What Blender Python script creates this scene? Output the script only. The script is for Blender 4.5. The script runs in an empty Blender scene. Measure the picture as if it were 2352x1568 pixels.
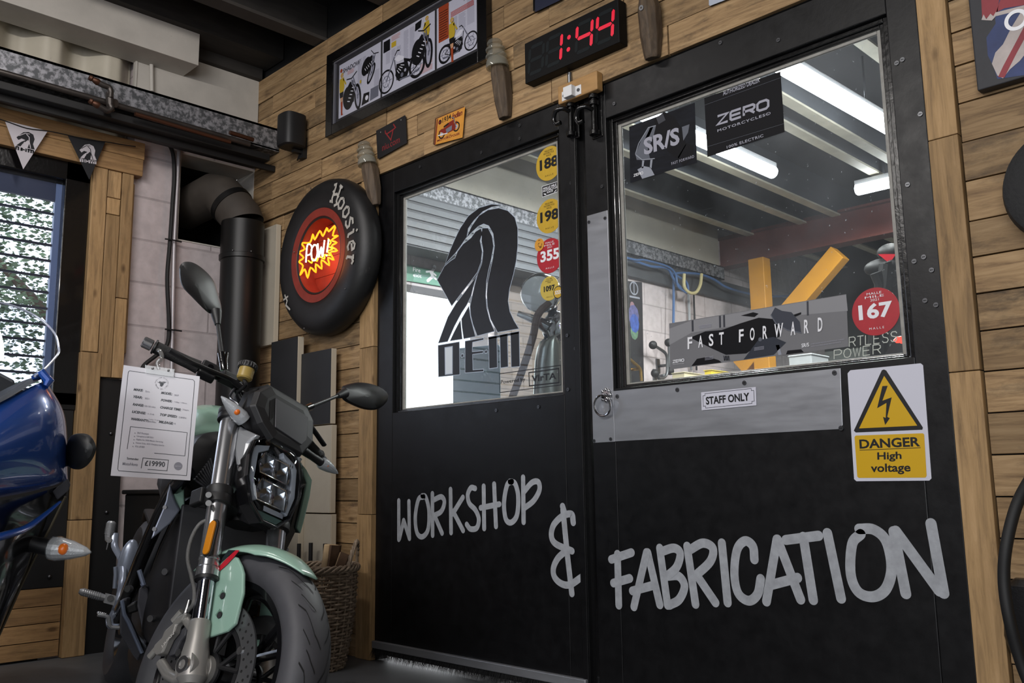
import bpy, bmesh, math, random
from mathutils import Vector, Matrix, noise as mnoise
from mathutils.geometry import tessellate_polygon
random.seed(7)
PI = math.pi
SC = bpy.context.scene
COL = SC.collection

# ---------------------------------------------------------------- camera
FPX = 2080.613
RM = Matrix(((0.7060022721622278, 0.7080735986891764, -0.01387697881855731),
             (0.12001449769746605, -0.10030642246514615, 0.9876918253962965),
             (-0.6979665551043234, 0.6989781115683114, 0.1557956594523762)))   # rows: right, up, forward
CAMP = Vector((0, 0, 0.72))
cd = bpy.data.cameras.new('camera'); cam = bpy.data.objects.new('camera', cd); COL.objects.link(cam)
m3 = Matrix((RM[0], RM[1], -RM[2])).transposed()
cam.matrix_world = Matrix.Translation(CAMP) @ m3.to_4x4()
cd.sensor_width = 36.0; cd.lens = FPX / 2352 * 36; cd.clip_start = 0.02
SC.camera = cam
# ---------------------------------------------------------------- view, world, lights
SC.view_settings.view_transform = 'Standard'; SC.view_settings.look = 'None'
SC.view_settings.gamma = 1.0; SC.view_settings.use_curve_mapping = False
SC.view_settings.exposure = -0.18
wd = bpy.data.worlds.new('overcast_sky'); SC.world = wd; wd.use_nodes = True
bg = wd.node_tree.nodes['Background']; bg.inputs[0].default_value = (0.93, 0.97, 1.0, 1); bg.inputs[1].default_value = 3.2

def lamp(name, kind, loc, power, color=(1, 1, 1), size=(1, .1), target=None, radius=.05, spread=None):
    L = bpy.data.lights.new(name, kind); o = bpy.data.objects.new(name, L); COL.objects.link(o)
    o.location = loc; L.energy = power; L.color = color
    if kind == 'AREA':
        L.shape = 'RECTANGLE'; L.size, L.size_y = size
        if spread: L.spread = spread
    elif kind == 'POINT': L.shadow_soft_size = radius
    if target is not None:
        o.rotation_euler = (Vector(target) - Vector(loc)).to_track_quat('-Z', 'Y').to_euler()
    return o
# showroom strip lights behind and above the camera, daylight of the open shop front
lamp('strip_light_front', 'AREA', (0.55, -0.9, 2.75), 22, (1, .96, .92), (1.5, .10), (-2.2, 2.0, 0.9))
lamp('strip_light_side', 'AREA', (-1.5, -1.1, 2.75), 62, (1, .96, .92), (1.5, .10), (-2.6, 2.2, 1.0))
lamp('shop_front_daylight', 'AREA', (0.9, -2.9, 1.5), 125, (.93, .96, 1.0), (2.6, 2.0), (-2.2, 2.2, 1.0))
lamp('workshop_strip_near', 'AREA', (-2.05, 4.4, 2.74), 140, (1, .98, .95), (.07, 1.9), (-2.05, 4.4, 0))
lamp('workshop_strip_far', 'AREA', (-2.93, 4.5, 2.74), 140, (1, .98, .95), (.07, 1.9), (-2.93, 4.5, 0))
lamp('workshop_strip_cross', 'AREA', (-2.1, 6.28, 2.74), 110, (1, .98, .95), (1.1, .07), (-2.1, 6.3, 0))
lamp('left_wall_fill', 'AREA', (-2.7, 1.15, 2.93), 17, (1, .95, .93), (.10, 1.1), (-3.5, 1.0, 1.0))  # added fill out of view, brightens the left wall
lamp('purple_neon', 'AREA', (-1.2, -1.6, 2.0), 1.5, (.55, .12, 1), (.25, .12), (-2.4, .8, .9))

# ---------------------------------------------------------------- rays of the photograph's lens
def ray(px, py): return RM.transposed() @ Vector(((px - 1176) / FPX, -(py - 784) / FPX, 1))
def W(px, py, Y=2.38): d = ray(px, py); return CAMP + d * (Y / d.y)
def LX(px, py, X=-4.34): d = ray(px, py); return CAMP + d * (X / d.x)
def HZ(px, py, z=0.0): d = ray(px, py); return CAMP + d * ((z - CAMP.z) / d.z)
def AT(px, py, dep): return CAMP + ray(px, py) * dep
def onplane(px, py, O, n):
    d = ray(px, py); return CAMP + d * ((O - CAMP).dot(n) / d.dot(n))

# ---------------------------------------------------------------- materials
def lin(h):
    h = h.lstrip('#'); c = [int(h[i:i + 2], 16) / 255 for i in (0, 2, 4)]
    return tuple((x / 12.92 if x <= .04045 else ((x + .055) / 1.055) ** 2.4) for x in c) + (1,)
MATS = {}
def N(nt, t, **kw):
    n = nt.nodes.new(t)
    for k, v in kw.items():
        if k.startswith('i_'):
            key = k[2:]; n.inputs[int(key) if key.isdigit() else key.replace('_', ' ')].default_value = v
        else: setattr(n, k, v)
    return n
def mat(name, color, rough=.5, metal=0.0, var=0.0, scale=8.0, bump=0.0, coat=0.0, spec=.5, stretch=None, emit=None, es=0.0, island=0.0, dirt=None, dirt_amt=0.0, dirt_scale=30.0, trans=0.0, rvar=0.0):
    if name in MATS: return MATS[name]
    m = bpy.data.materials.new(name); MATS[name] = m; m.use_nodes = True; nt = m.node_tree
    p = nt.nodes['Principled BSDF']; c = lin(color) if isinstance(color, str) else tuple(color) + (1,)
    p.inputs['Base Color'].default_value = c; p.inputs['Roughness'].default_value = rough; p.inputs['Metallic'].default_value = metal
    p.inputs['Coat Weight'].default_value = coat; p.inputs['Specular IOR Level'].default_value = spec
    p.inputs['Coat Roughness'].default_value = .05
    if trans: p.inputs['Transmission Weight'].default_value = trans
    if emit: p.inputs['Emission Color'].default_value = lin(emit); p.inputs['Emission Strength'].default_value = es
    if var or bump or island or dirt or rvar:
        tc = N(nt, 'ShaderNodeTexCoord'); mp = N(nt, 'ShaderNodeMapping'); nt.links.new(tc.outputs['Object'], mp.inputs[0])
        if stretch: mp.inputs['Scale'].default_value = stretch
        vec = mp.outputs[0]
        no = N(nt, 'ShaderNodeTexNoise', i_Scale=scale, i_Detail=6.0, i_Roughness=.62); nt.links.new(vec, no.inputs['Vector'])
        cur = None
        if var or island:
            mx = N(nt, 'ShaderNodeMix', data_type='RGBA', blend_type='MULTIPLY'); mx.inputs['Factor'].default_value = 1
            mx.inputs['A'].default_value = c
            mr = N(nt, 'ShaderNodeMapRange', i_1=.28, i_2=.72, i_3=1 - var, i_4=1 + var * .6); nt.links.new(no.outputs[0], mr.inputs[0])
            fac = mr.outputs[0]
            if island:
                g = N(nt, 'ShaderNodeNewGeometry'); mr2 = N(nt, 'ShaderNodeMapRange', i_3=1 - island, i_4=1 + island); nt.links.new(g.outputs['Random Per Island'], mr2.inputs[0])
                mu = N(nt, 'ShaderNodeMath', operation='MULTIPLY'); nt.links.new(fac, mu.inputs[0]); nt.links.new(mr2.outputs[0], mu.inputs[1]); fac = mu.outputs[0]
            nt.links.new(fac, mx.inputs['B']); cur = mx.outputs['Result']
        if dirt:
            dn = N(nt, 'ShaderNodeTexNoise', i_Scale=dirt_scale, i_Detail=5.0, i_Roughness=.7); nt.links.new(tc.outputs['Object'], dn.inputs['Vector'])
            dr = N(nt, 'ShaderNodeMapRange', i_1=.5 + .22 * (1 - dirt_amt), i_2=.62 + .22 * (1 - dirt_amt)); nt.links.new(dn.outputs[0], dr.inputs[0])
            dm = N(nt, 'ShaderNodeMix', data_type='RGBA'); nt.links.new(dr.outputs[0], dm.inputs['Factor'])
            if cur: nt.links.new(cur, dm.inputs['A'])
            else: dm.inputs['A'].default_value = c
            dm.inputs['B'].default_value = lin(dirt); cur = dm.outputs['Result']
        if cur: nt.links.new(cur, p.inputs['Base Color'])
        if rvar:
            rr = N(nt, 'ShaderNodeMapRange', i_1=.3, i_2=.7, i_3=max(.02, rough - rvar), i_4=rough + rvar); nt.links.new(no.outputs[0], rr.inputs[0]); nt.links.new(rr.outputs[0], p.inputs['Roughness'])
        if bump:
            b = N(nt, 'ShaderNodeBump', i_Strength=bump, i_Distance=.004); nt.links.new(no.outputs[0], b.inputs['Height']); nt.links.new(b.outputs[0], p.inputs['Normal'])
    return m

def wood(name, c1, c2, c3, axis, stain=.5, rough=.65, isl=.28):
    """pallet wood: tone per plank, grain stretched along an axis, dark stains"""
    if name in MATS: return MATS[name]
    m = bpy.data.materials.new(name); MATS[name] = m; m.use_nodes = True; nt = m.node_tree; L = nt.links.new
    p = nt.nodes['Principled BSDF']
    tc = N(nt, 'ShaderNodeTexCoord'); g = N(nt, 'ShaderNodeNewGeometry')
    off = N(nt, 'ShaderNodeVectorMath', operation='SCALE'); off.inputs[0].default_value = (37.1, 19.7, 53.3); L(g.outputs['Random Per Island'], off.inputs['Scale'])
    ad = N(nt, 'ShaderNodeVectorMath', operation='ADD'); L(tc.outputs['Object'], ad.inputs[0]); L(off.outputs[0], ad.inputs[1])
    mp = N(nt, 'ShaderNodeMapping'); s = [14.0, 14.0, 14.0]; s[axis] = 1.1; mp.inputs['Scale'].default_value = s; L(ad.outputs[0], mp.inputs[0])
    gr = N(nt, 'ShaderNodeTexNoise', i_Scale=4.0, i_Detail=8.0, i_Roughness=.68, i_Distortion=.6); L(mp.outputs[0], gr.inputs['Vector'])
    ramp = N(nt, 'ShaderNodeValToRGB'); e = ramp.color_ramp.elements
    e[0].position = .30; e[0].color = lin(c1); e[1].position = .70; e[1].color = lin(c3); q = e.new(.5); q.color = lin(c2)
    L(gr.outputs[0], ramp.inputs[0])
    mr = N(nt, 'ShaderNodeMapRange', i_3=1 - isl, i_4=1 + isl * .7); L(g.outputs['Random Per Island'], mr.inputs[0])
    mx = N(nt, 'ShaderNodeMix', data_type='RGBA', blend_type='MULTIPLY'); mx.inputs['Factor'].default_value = 1; L(ramp.outputs[0], mx.inputs['A']); L(mr.outputs[0], mx.inputs['B'])
    mp2 = N(nt, 'ShaderNodeMapping'); s2 = [9.0, 9.0, 9.0]; s2[axis] = 3.2; mp2.inputs['Scale'].default_value = s2; L(ad.outputs[0], mp2.inputs[0])
    st = N(nt, 'ShaderNodeTexNoise', i_Scale=1.3, i_Detail=7.0, i_Roughness=.7); L(mp2.outputs[0], st.inputs['Vector'])
    sr = N(nt, 'ShaderNodeMapRange', i_1=.52, i_2=.74, i_3=0.0, i_4=stain); L(st.outputs[0], sr.inputs[0])
    dm = N(nt, 'ShaderNodeMix', data_type='RGBA'); L(sr.outputs[0], dm.inputs['Factor']); L(mx.outputs['Result'], dm.inputs['A']); dm.inputs['B'].default_value = lin('#3a322a')
    # knots
    mp3 = N(nt, 'ShaderNodeMapping'); s3 = [11.0, 11.0, 11.0]; s3[axis] = 5.0; mp3.inputs['Scale'].default_value = s3; L(ad.outputs[0], mp3.inputs[0])
    vo = N(nt, 'ShaderNodeTexVoronoi', i_Scale=.8); L(mp3.outputs[0], vo.inputs['Vector'])
    vr = N(nt, 'ShaderNodeMapRange', i_1=.05, i_2=.13, i_3=.75, i_4=0.0); L(vo.outputs['Distance'], vr.inputs[0])
    km = N(nt, 'ShaderNodeMix', data_type='RGBA'); L(vr.outputs[0], km.inputs['Factor']); L(dm.outputs['Result'], km.inputs['A']); km.inputs['B'].default_value = lin('#3d2614')
    L(km.outputs['Result'], p.inputs['Base Color']); p.inputs['Roughness'].default_value = rough; p.inputs['Specular IOR Level'].default_value = .3
    b = N(nt, 'ShaderNodeBump', i_Strength=.35, i_Distance=.003); L(gr.outputs[0], b.inputs['Height']); L(b.outputs[0], p.inputs['Normal'])
    return m

def glass(name, tint='#ffffff', refl=.9, dust=0.0, scratch=False, rough=.0, dustcol='#c9cdd2'):
    if name in MATS: return MATS[name]
    m = bpy.data.materials.new(name); MATS[name] = m; m.use_nodes = True; nt = m.node_tree; L = nt.links.new
    nt.nodes.remove(nt.nodes['Principled BSDF']); out = nt.nodes['Material Output']
    tr = N(nt, 'ShaderNodeBsdfTransparent'); tr.inputs[0].default_value = lin(tint)
    gl = N(nt, 'ShaderNodeBsdfGlossy'); gl.inputs['Roughness'].default_value = rough
    fr = N(nt, 'ShaderNodeFresnel', i_IOR=1.45); mu = N(nt, 'ShaderNodeMath', operation='MULTIPLY'); mu.inputs[1].default_value = refl; L(fr.outputs[0], mu.inputs[0])
    gb = N(nt, 'ShaderNodeNewGeometry'); ib = N(nt, 'ShaderNodeMath', operation='SUBTRACT'); ib.inputs[0].default_value = 1.0; L(gb.outputs['Backfacing'], ib.inputs[1]); m0 = N(nt, 'ShaderNodeMath', operation='MULTIPLY'); L(mu.outputs[0], m0.inputs[0]); L(ib.outputs[0], m0.inputs[1])
    mx = N(nt, 'ShaderNodeMixShader'); L(m0.outputs[0], mx.inputs[0]); L(tr.outputs[0], mx.inputs[1]); L(gl.outputs[0], mx.inputs[2]); cur = mx.outputs[0]
    if dust:
        tc = N(nt, 'ShaderNodeTexCoord')
        n1 = N(nt, 'ShaderNodeTexNoise', i_Scale=2.2, i_Detail=4.0); L(tc.outputs['Object'], n1.inputs['Vector'])
        r1 = N(nt, 'ShaderNodeMapRange', i_1=.35, i_2=.75, i_3=dust * .15, i_4=dust); L(n1.outputs[0], r1.inputs[0]); fac = r1.outputs[0]
        if scratch:
            n2 = N(nt, 'ShaderNodeTexNoise', i_Scale=85.0, i_Detail=3.0); L(tc.outputs['Object'], n2.inputs['Vector'])
            r2 = N(nt, 'ShaderNodeMapRange', i_1=.715, i_2=.76, i_3=0.0, i_4=.45); L(n2.outputs[0], r2.inputs[0])
            mp = N(nt, 'ShaderNodeMapping'); mp.inputs['Rotation'].default_value = (0, .5, 0); mp.inputs['Scale'].default_value = (5, 60, 90); L(tc.outputs['Object'], mp.inputs[0])
            n3 = N(nt, 'ShaderNodeTexNoise', i_Scale=1.0, i_Detail=6.0, i_Roughness=.75); L(mp.outputs[0], n3.inputs['Vector'])
            r3 = N(nt, 'ShaderNodeMapRange', i_1=.64, i_2=.78, i_3=0.0, i_4=.16); L(n3.outputs[0], r3.inputs[0])
            a1 = N(nt, 'ShaderNodeMath', operation='MAXIMUM'); L(fac, a1.inputs[0]); L(r2.outputs[0], a1.inputs[1])
            a2 = N(nt, 'ShaderNodeMath', operation='MAXIMUM'); L(a1.outputs[0], a2.inputs[0]); L(r3.outputs[0], a2.inputs[1]); fac = a2.outputs[0]
        df = N(nt, 'ShaderNodeBsdfDiffuse'); df.inputs[0].default_value = lin(dustcol)
        m2 = N(nt, 'ShaderNodeMixShader'); L(fac, m2.inputs[0]); L(cur, m2.inputs[1]); L(df.outputs[0], m2.inputs[2]); cur = m2.outputs[0]
    L(cur, out.inputs[0]); return m

def emis(name, color, s, dark=None):
    return mat(name, dark or color, .4, emit=color, es=s)

# ---------------------------------------------------------------- mesh builder
def basis(axis):
    a = Vector(axis).normalized(); t = Vector((0, 0, 1)) if abs(a.z) < .9 else Vector((1, 0, 0))
    u = a.cross(t).normalized(); return u, a.cross(u), a
def smooth_path(pts, n=6, closed=False):
    P = [Vector(p) for p in pts]; out = []; k = len(P); rng = k if closed else k - 1
    for i in range(rng):
        p0 = P[(i - 1) % k] if closed or i > 0 else P[0] * 2 - P[1]; p1 = P[i]; p2 = P[(i + 1) % k]
        p3 = P[(i + 2) % k] if closed or i + 2 < k else P[-1] * 2 - P[-2]
        for j in range(n):
            t = j / n
            out.append(.5 * ((2 * p1) + (p2 - p0) * t + (2 * p0 - 5 * p1 + 4 * p2 - p3) * t * t + (3 * p1 - p0 - 3 * p2 + p3) * t ** 3))
    if not closed: out.append(P[-1])
    return out
_txt = {}
def text_mesh(s, bold=0.0, space=1.0, shear=0.0):
    k = (s, bold, space, shear)
    if k in _txt: return _txt[k]
    c = bpy.data.curves.new('t', 'FONT'); c.body = s; c.offset = bold; c.space_character = space; c.shear = shear; c.size = 1; c.resolution_u = 3
    o = bpy.data.objects.new('t', c); COL.objects.link(o)
    dg = bpy.context.evaluated_depsgraph_get(); dg.update(); me = o.evaluated_get(dg).to_mesh()
    vs = [(v.co.x, v.co.y) for v in me.vertices]; fs = [tuple(p.vertices) for p in me.polygons]
    o.evaluated_get(dg).to_mesh_clear(); bpy.data.objects.remove(o); bpy.data.curves.remove(c)
    _txt[k] = (vs, fs); return vs, fs

class MB:
    def __init__(s, T=None): s.bm = bmesh.new(); s.ms = []; s.T = T
    def mi(s, m):
        if m not in s.ms: s.ms.append(m)
        return s.ms.index(m)
    def add(s, vs, fs, m, sm=False):
        i = s.mi(m); T = s.T; b = [s.bm.verts.new(T @ Vector(v) if T else v) for v in vs]
        for f in fs:
            try: q = s.bm.faces.new([b[k] for k in f])
            except ValueError: continue
            q.material_index = i; q.smooth = sm
        return b
    def box(s, lo, hi, m, A=None):
        x0, y0, z0 = lo; x1, y1, z1 = hi
        v = [Vector(c) for c in ((x0, y0, z0), (x1, y0, z0), (x1, y1, z0), (x0, y1, z0), (x0, y0, z1), (x1, y0, z1), (x1, y1, z1), (x0, y1, z1))]
        if A: v = [A @ c for c in v]
        s.add(v, [(0, 3, 2, 1), (4, 5, 6, 7), (0, 1, 5, 4), (1, 2, 6, 5), (2, 3, 7, 6), (3, 0, 4, 7)], m); return s
    def obox(s, c, u, v, w, m):
        c, u, v, w = map(Vector, (c, u, v, w)); A = Matrix((u, v, w)).transposed().to_4x4(); A.translation = c
        return s.box((-1, -1, -1), (1, 1, 1), m, A)
    def loft(s, rings, m, cap=True, sm=True, closed=True, loop=False):
        n = len(rings[0]); vs = [p for r in rings for p in r]; fs = []
        R = len(rings)
        for i in range(R if loop else R - 1):
            a = i * n; b = ((i + 1) % R) * n
            for j in range(n if closed else n - 1):
                k = (j + 1) % n; fs.append((a + j, a + k, b + k, b + j))
        b = s.add(vs, fs, m, sm)
        if cap and closed and not loop:
            for q in (list(range(n - 1, -1, -1)), list(range((R - 1) * n, R * n))):
                try: f = s.bm.faces.new([b[k] for k in q]); f.material_index = s.mi(m)
                except ValueError: pass
        return s
    def tube(s, pts, r, m, seg=10, cap=True, closed=False, flat=1.0):
        P = [Vector(p) for p in pts]; n = len(P); rings = []; u = None
        for i in range(n):
            d = (P[(i + 1) % n] - P[(i - 1) % n]) if closed else (P[min(i + 1, n - 1)] - P[max(i - 1, 0)])
            if d.length < 1e-9: d = Vector((0, 0, 1))
            d.normalize()
            if u is None: u = basis(d)[0]
            else:
                u = u - d * u.dot(d)
                u = u.normalized() if u.length > 1e-6 else basis(d)[0]
            w = d.cross(u); rr = r[i] if isinstance(r, (list, tuple)) else r
            rings.append([P[i] + u * (rr * math.cos(2 * PI * k / seg)) + w * (rr * flat * math.sin(2 * PI * k / seg)) for k in range(seg)])
        return s.loft(rings, m, cap, True, True, closed)
    def cyl(s, p0, p1, r, m, r1=None, seg=20, sm=True):
        p0, p1 = Vector(p0), Vector(p1); u, v, a = basis(p1 - p0); r1 = r if r1 is None else r1
        rg = [[c + (u * math.cos(2 * PI * k / seg) + v * math.sin(2 * PI * k / seg)) * q for k in range(seg)] for c, q in ((p0, r), (p1, r1))]
        return s.loft(rg, m, True, sm)
    def lathe(s, prof, O, axis, m, seg=48, a0=0.0, a1=2 * PI, u=None, closedprof=False, sm=True):
        """prof: (radius, height along axis)"""
        O = Vector(O); U, V, A = basis(axis)
        if u is not None: U = Vector(u).normalized(); V = A.cross(U)
        full = abs(a1 - a0 - 2 * PI) < 1e-6; n = seg if full else seg + 1; rings = []
        for i in range(n):
            t = a0 + (a1 - a0) * i / seg; d = U * math.cos(t) + V * math.sin(t)
            rings.append([O + d * r + A * h for r, h in prof])
        return s.loft(rings, m, cap=not full, sm=sm, closed=closedprof, loop=full)
    def prism(s, poly, O, u, v, n, t, m, sm=False):
        """polygon in plane coordinates extruded from O by t along n"""
        O, u, v, n = map(Vector, (O, u, v, n)); k = len(poly)
        lo = [O + u * a + v * b for a, b in poly]; hi = [p + n * t for p in lo]
        tri = tessellate_polygon([[Vector((a, b, 0)) for a, b in poly]])
        fs = [tuple(q) for q in tri] + [tuple(x + k for x in q[::-1]) for q in tri] + [(i, (i + 1) % k, (i + 1) % k + k, i + k) for i in range(k)]
        s.add(lo + hi, fs, m, sm); return s
    def ball(s, c, r, m, seg=16, rings=10, A=None, sx=1, sy=1, sz=1):
        c = Vector(c); rg = []
        for i in range(rings + 1):
            t = PI * i / rings; q = []
            for k in range(seg):
                p = 2 * PI * k / seg; d = Vector((sx * math.sin(t) * math.cos(p) * r, sy * math.sin(t) * math.sin(p) * r, -sz * math.cos(t) * r))
                q.append(c + (A @ d if A else d))
            rg.append(q)
        return s.loft(rg, m, False, True)
    def tri3(s, pts, m, t=None):
        """closed 3-D polygon, optionally given thickness along vector t"""
        P = [Vector(p) for p in pts]; k = len(P)
        if t is None: s.add(P, [tuple(range(k))], m); return s
        Q = [p + Vector(t) for p in P]
        n = (P[1] - P[0]).cross(P[2] - P[0]).normalized(); u, v, _ = basis(n)
        tri = tessellate_polygon([[Vector((p.dot(u), p.dot(v), 0)) for p in P]])
        s.add(P + Q, [tuple(q) for q in tri] + [tuple(x + k for x in q[::-1]) for q in tri] + [(i, (i + 1) % k, (i + 1) % k + k, i + k) for i in range(k)], m); return s
    def obj(s, name, parent=None, bevel=0.0, sub=0, solid=0.0, org=None, auto=False):
        bmesh.ops.remove_doubles(s.bm, verts=s.bm.verts, dist=1e-6) if sub else None
        bmesh.ops.recalc_face_normals(s.bm, faces=s.bm.faces)
        if not sub:
            for e in s.bm.edges:
                if len(e.link_faces) == 2 and e.calc_face_angle(0) > .62: e.smooth = False
        if org is None and parent is not None and s.T is None:
            L = Vector((0, 0, 0)); q = parent
            while q is not None: L += q.location; q = q.parent
            bmesh.ops.translate(s.bm, verts=s.bm.verts, vec=-L)
        if org is not None: bmesh.ops.translate(s.bm, verts=s.bm.verts, vec=-Vector(org))
        me = bpy.data.meshes.new(name); s.bm.to_mesh(me); s.bm.free()
        for m in s.ms: me.materials.append(m)
        o = bpy.data.objects.new(name, me); COL.objects.link(o)
        if org is not None: o.location = org
        if parent is not None: o.parent = parent
        if solid: q = o.modifiers.new('solid', 'SOLIDIFY'); q.thickness = solid; q.offset = 0
        if sub: q = o.modifiers.new('sub', 'SUBSURF'); q.levels = sub; q.render_levels = sub
        if bevel:
            q = o.modifiers.new('bevel', 'BEVEL'); q.width = bevel; q.segments = 2; q.limit_method = 'ANGLE'; q.angle_limit = math.radians(38)
        return o

class Print:
    """flat printed layers on a plane: coordinates (a, b) along u, v from O; each layer a hair above the last"""
    def __init__(s, O, u, v, n=None, step=.00025, base=.0004):
        s.O, s.u, s.v = Vector(O), Vector(u).normalized(), Vector(v).normalized(); s.n = Vector(n).normalized() if n else s.u.cross(s.v)
        s.mb = MB(); s.step = step; s.base = base
    def px(s, x, y): p = onplane(x, y, s.O, s.n) - s.O; return Vector((p.dot(s.u), p.dot(s.v)))
    def at(s, a, b, l): return s.O + s.u * a + s.v * b + s.n * (s.base + s.step * l)
    def poly(s, pts, m, l=0):
        tri = tessellate_polygon([[Vector((p[0], p[1], 0)) for p in pts]]); s.mb.add([s.at(p[0], p[1], l) for p in pts], [tuple(t) for t in tri], m)
    def ppoly(s, pts, m, l=0): s.poly([s.px(*p) for p in pts], m, l)
    def rect(s, x0, y0, x1, y1, m, l=0): s.poly([(x0, y0), (x1, y0), (x1, y1), (x0, y1)], m, l)
    def disc(s, x, y, r, m, l=0, ry=None, k=32): ry = ry or r; s.poly([(x + r * math.cos(2 * PI * i / k), y + ry * math.sin(2 * PI * i / k)) for i in range(k)], m, l)
    def stroke(s, pts, w, m, l=0, closed=False, rnd=True):
        """one continuous mitred ribbon, round ended"""
        P = []
        for p in pts:
            q = Vector((p[0], p[1]))
            if not P or (q - P[-1]).length > 1e-6: P.append(q)
        if closed and (P[0] - P[-1]).length < 1e-6: P.pop()
        n = len(P)
        if n < 2: return
        ws = w if isinstance(w, (list, tuple)) else [w] * n; lo = []; hi = []
        for i in range(n):
            a = P[i] - P[i - 1] if (i > 0 or closed) else P[1] - P[0]
            b = P[(i + 1) % n] - P[i] if (i < n - 1 or closed) else a
            a = a.normalized(); b = b.normalized(); t = a + b
            t = t.normalized() if t.length > 1e-6 else Vector((-a.y, a.x))
            q = Vector((-t.y, t.x)); k = min(1 / max(q.dot(Vector((-a.y, a.x))), .35), 2.2)
            lo.append(P[i] - q * (ws[i] / 2 * k)); hi.append(P[i] + q * (ws[i] / 2 * k))
        s.mb.add([s.at(*c, l) for c in lo + hi], [(i, (i + 1) % n, (i + 1) % n + n, i + n) for i in range(n if closed else n - 1)], m)
        if rnd and not closed:
            for i, d in ((0, P[0] - P[1]), (n - 1, P[-1] - P[-2])):
                d = d.normalized(); q = Vector((-d.y, d.x)); r = ws[i] / 2
                s.mb.add([s.at(*(P[i] + q * (r * math.cos(PI * k / 8)) + d * (r * math.sin(PI * k / 8))), l) for k in range(9)], [tuple(range(9))], m)
    def ring(s, x, y, r, w, m, l=0, ry=None, k=40): 
        ry = ry or r; s.stroke([(x + r * math.cos(2 * PI * i / k), y + ry * math.sin(2 * PI * i / k)) for i in range(k)], w, m, l, True, False)
    def box(s, x0, y0, x1, y1, w, m, l=0): s.stroke([(x0, y0), (x1, y0), (x1, y1), (x0, y1)], w, m, l, True, True)
    def quad_text(s, t, bl, br, tl, m, l=0, bold=0.0, space=1.0, shear=0.0):
        """fit the ink of the text to the parallelogram bl-br-tl"""
        vs, fs = text_mesh(t, bold, space, shear)
        if not vs: return
        x0 = min(v[0] for v in vs); x1 = max(v[0] for v in vs); y0 = min(v[1] for v in vs); y1 = max(v[1] for v in vs)
        bl, br, tl = Vector(bl), Vector(br), Vector(tl); U = (br - bl) / max(x1 - x0, 1e-6); V = (tl - bl) / max(y1 - y0, 1e-6)
        s.mb.add([s.at(*(bl + U * (x - x0) + V * (y - y0)), l) for x, y in vs], fs, m)
    def ptext(s, t, bl, br, tl, m, l=0, bold=0.0, space=1.0, shear=0.0): s.quad_text(t, s.px(*bl), s.px(*br), s.px(*tl), m, l, bold, space, shear)
    def text(s, t, x, y, h, m, l=0, align='c', bold=0.0, space=1.0, shear=0.0, wide=1.0, rot=0.0, fit=None):
        """h = capital height"""
        vs, fs = text_mesh(t, bold, space, shear)
        if not vs: return
        x0 = min(v[0] for v in vs); x1 = max(v[0] for v in vs); k = h / .70
        kx = k * wide if fit is None else fit / max(x1 - x0, 1e-6)
        o = {'c': (x0 + x1) / 2, 'l': x0, 'r': x1}[align]; c, sn = math.cos(rot), math.sin(rot)
        pts = [((vx - o) * kx, vy * k) for vx, vy in vs]
        s.mb.add([s.at(x + a * c - b * sn, y + a * sn + b * c, l) for a, b in pts], fs, m)
    def arc_text(s, t, x, y, r, h, m, l=0, mid=PI / 2, sp=1.15, flip=False, bold=0.0, wide=1.0):
        n = len(t); da = h * sp * wide / r
        for i, ch in enumerate(t):
            if ch == ' ': continue
            a = mid + ((n - 1) / 2 - i) * da * (-1 if flip else 1); s.text(ch, x + r * math.cos(a), y + r * math.sin(a), h, m, l, rot=a - PI / 2 + (PI if flip else 0), bold=bold, wide=wide)
    def obj(s, name, parent=None): return s.mb.obj(name, parent)

# ---------------------------------------------------------------- naming
def tag(o, label=None, cat=None, group=None, kind=None):
    if label: o['label'] = label
    if cat: o['category'] = cat
    if group: o['group'] = group
    if kind: o['kind'] = kind
    return o
def thing(name, loc, label, cat, group=None, kind=None):
    o = bpy.data.objects.new(name, None); COL.objects.link(o); o.location = loc; o.empty_display_size = .05
    return tag(o, label, cat, group, kind)
def struct(o): o['kind'] = 'structure'; return o
# ================================================================ materials
M_WALLWOOD = wood('pallet_wood', '#69523a', '#937856', '#a88d69', 0, .95)
M_POSTWOOD = wood('post_wood', '#7a6245', '#9e8059', '#b09068', 2, .35)
M_POSTWOODY = wood('header_wood', '#755a3b', '#977650', '#a8865b', 1, .4)
M_BLACKPAINT = mat('black_door_paint', '#09090b', .42, var=.25, scale=22, bump=.12, dirt='#2e2f33', dirt_amt=.02, dirt_scale=60, rvar=.05, spec=.38)
M_BLACKGLOSS = mat('black_gloss_paint', '#0a0a0b', .22, bump=.2, scale=60, coat=.4)
M_BLACKMATT = mat('black_matt', '#0c0c0d', .6, var=.3, scale=20)
M_DARK = mat('dark_void', '#050505', .9)
M_PALE = mat('old_white_paint', '#8f8d87', .55, var=.25, scale=30, dirt='#3a3733', dirt_amt=.35, dirt_scale=60)
M_WHITEBOARD = mat('white_painted_board', '#b5b0a8', .6, var=.12, scale=6, dirt='#4b453c', dirt_amt=.12, dirt_scale=26, bump=.15)
M_CREAMSTEEL = mat('cream_corrugated_paint', '#b7b0a0', .5, var=.1, scale=5, dirt='#4a4238', dirt_amt=.1, dirt_scale=18)
M_ALU = mat('brushed_aluminium', '#a6a8ad', .42, .75, var=.07, scale=7, stretch=(1, 1, 5), rvar=.06)
M_STEEL = mat('plain_steel', '#8d8f92', .3, .95)
M_CHROME = mat('chrome', '#cfcfd2', .12, 1.0)
M_FLOOR = mat('painted_concrete_floor', '#5c5e61', .55, var=.3, scale=3, bump=.2, dirt='#1f2022', dirt_amt=.35, dirt_scale=5)
M_JOIST = mat('dark_joist', '#2b2825', .8, var=.4, scale=6, stretch=(6, 1, 6))
M_DECK = mat('dark_deck', '#161617', .85, var=.3, scale=3)
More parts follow.
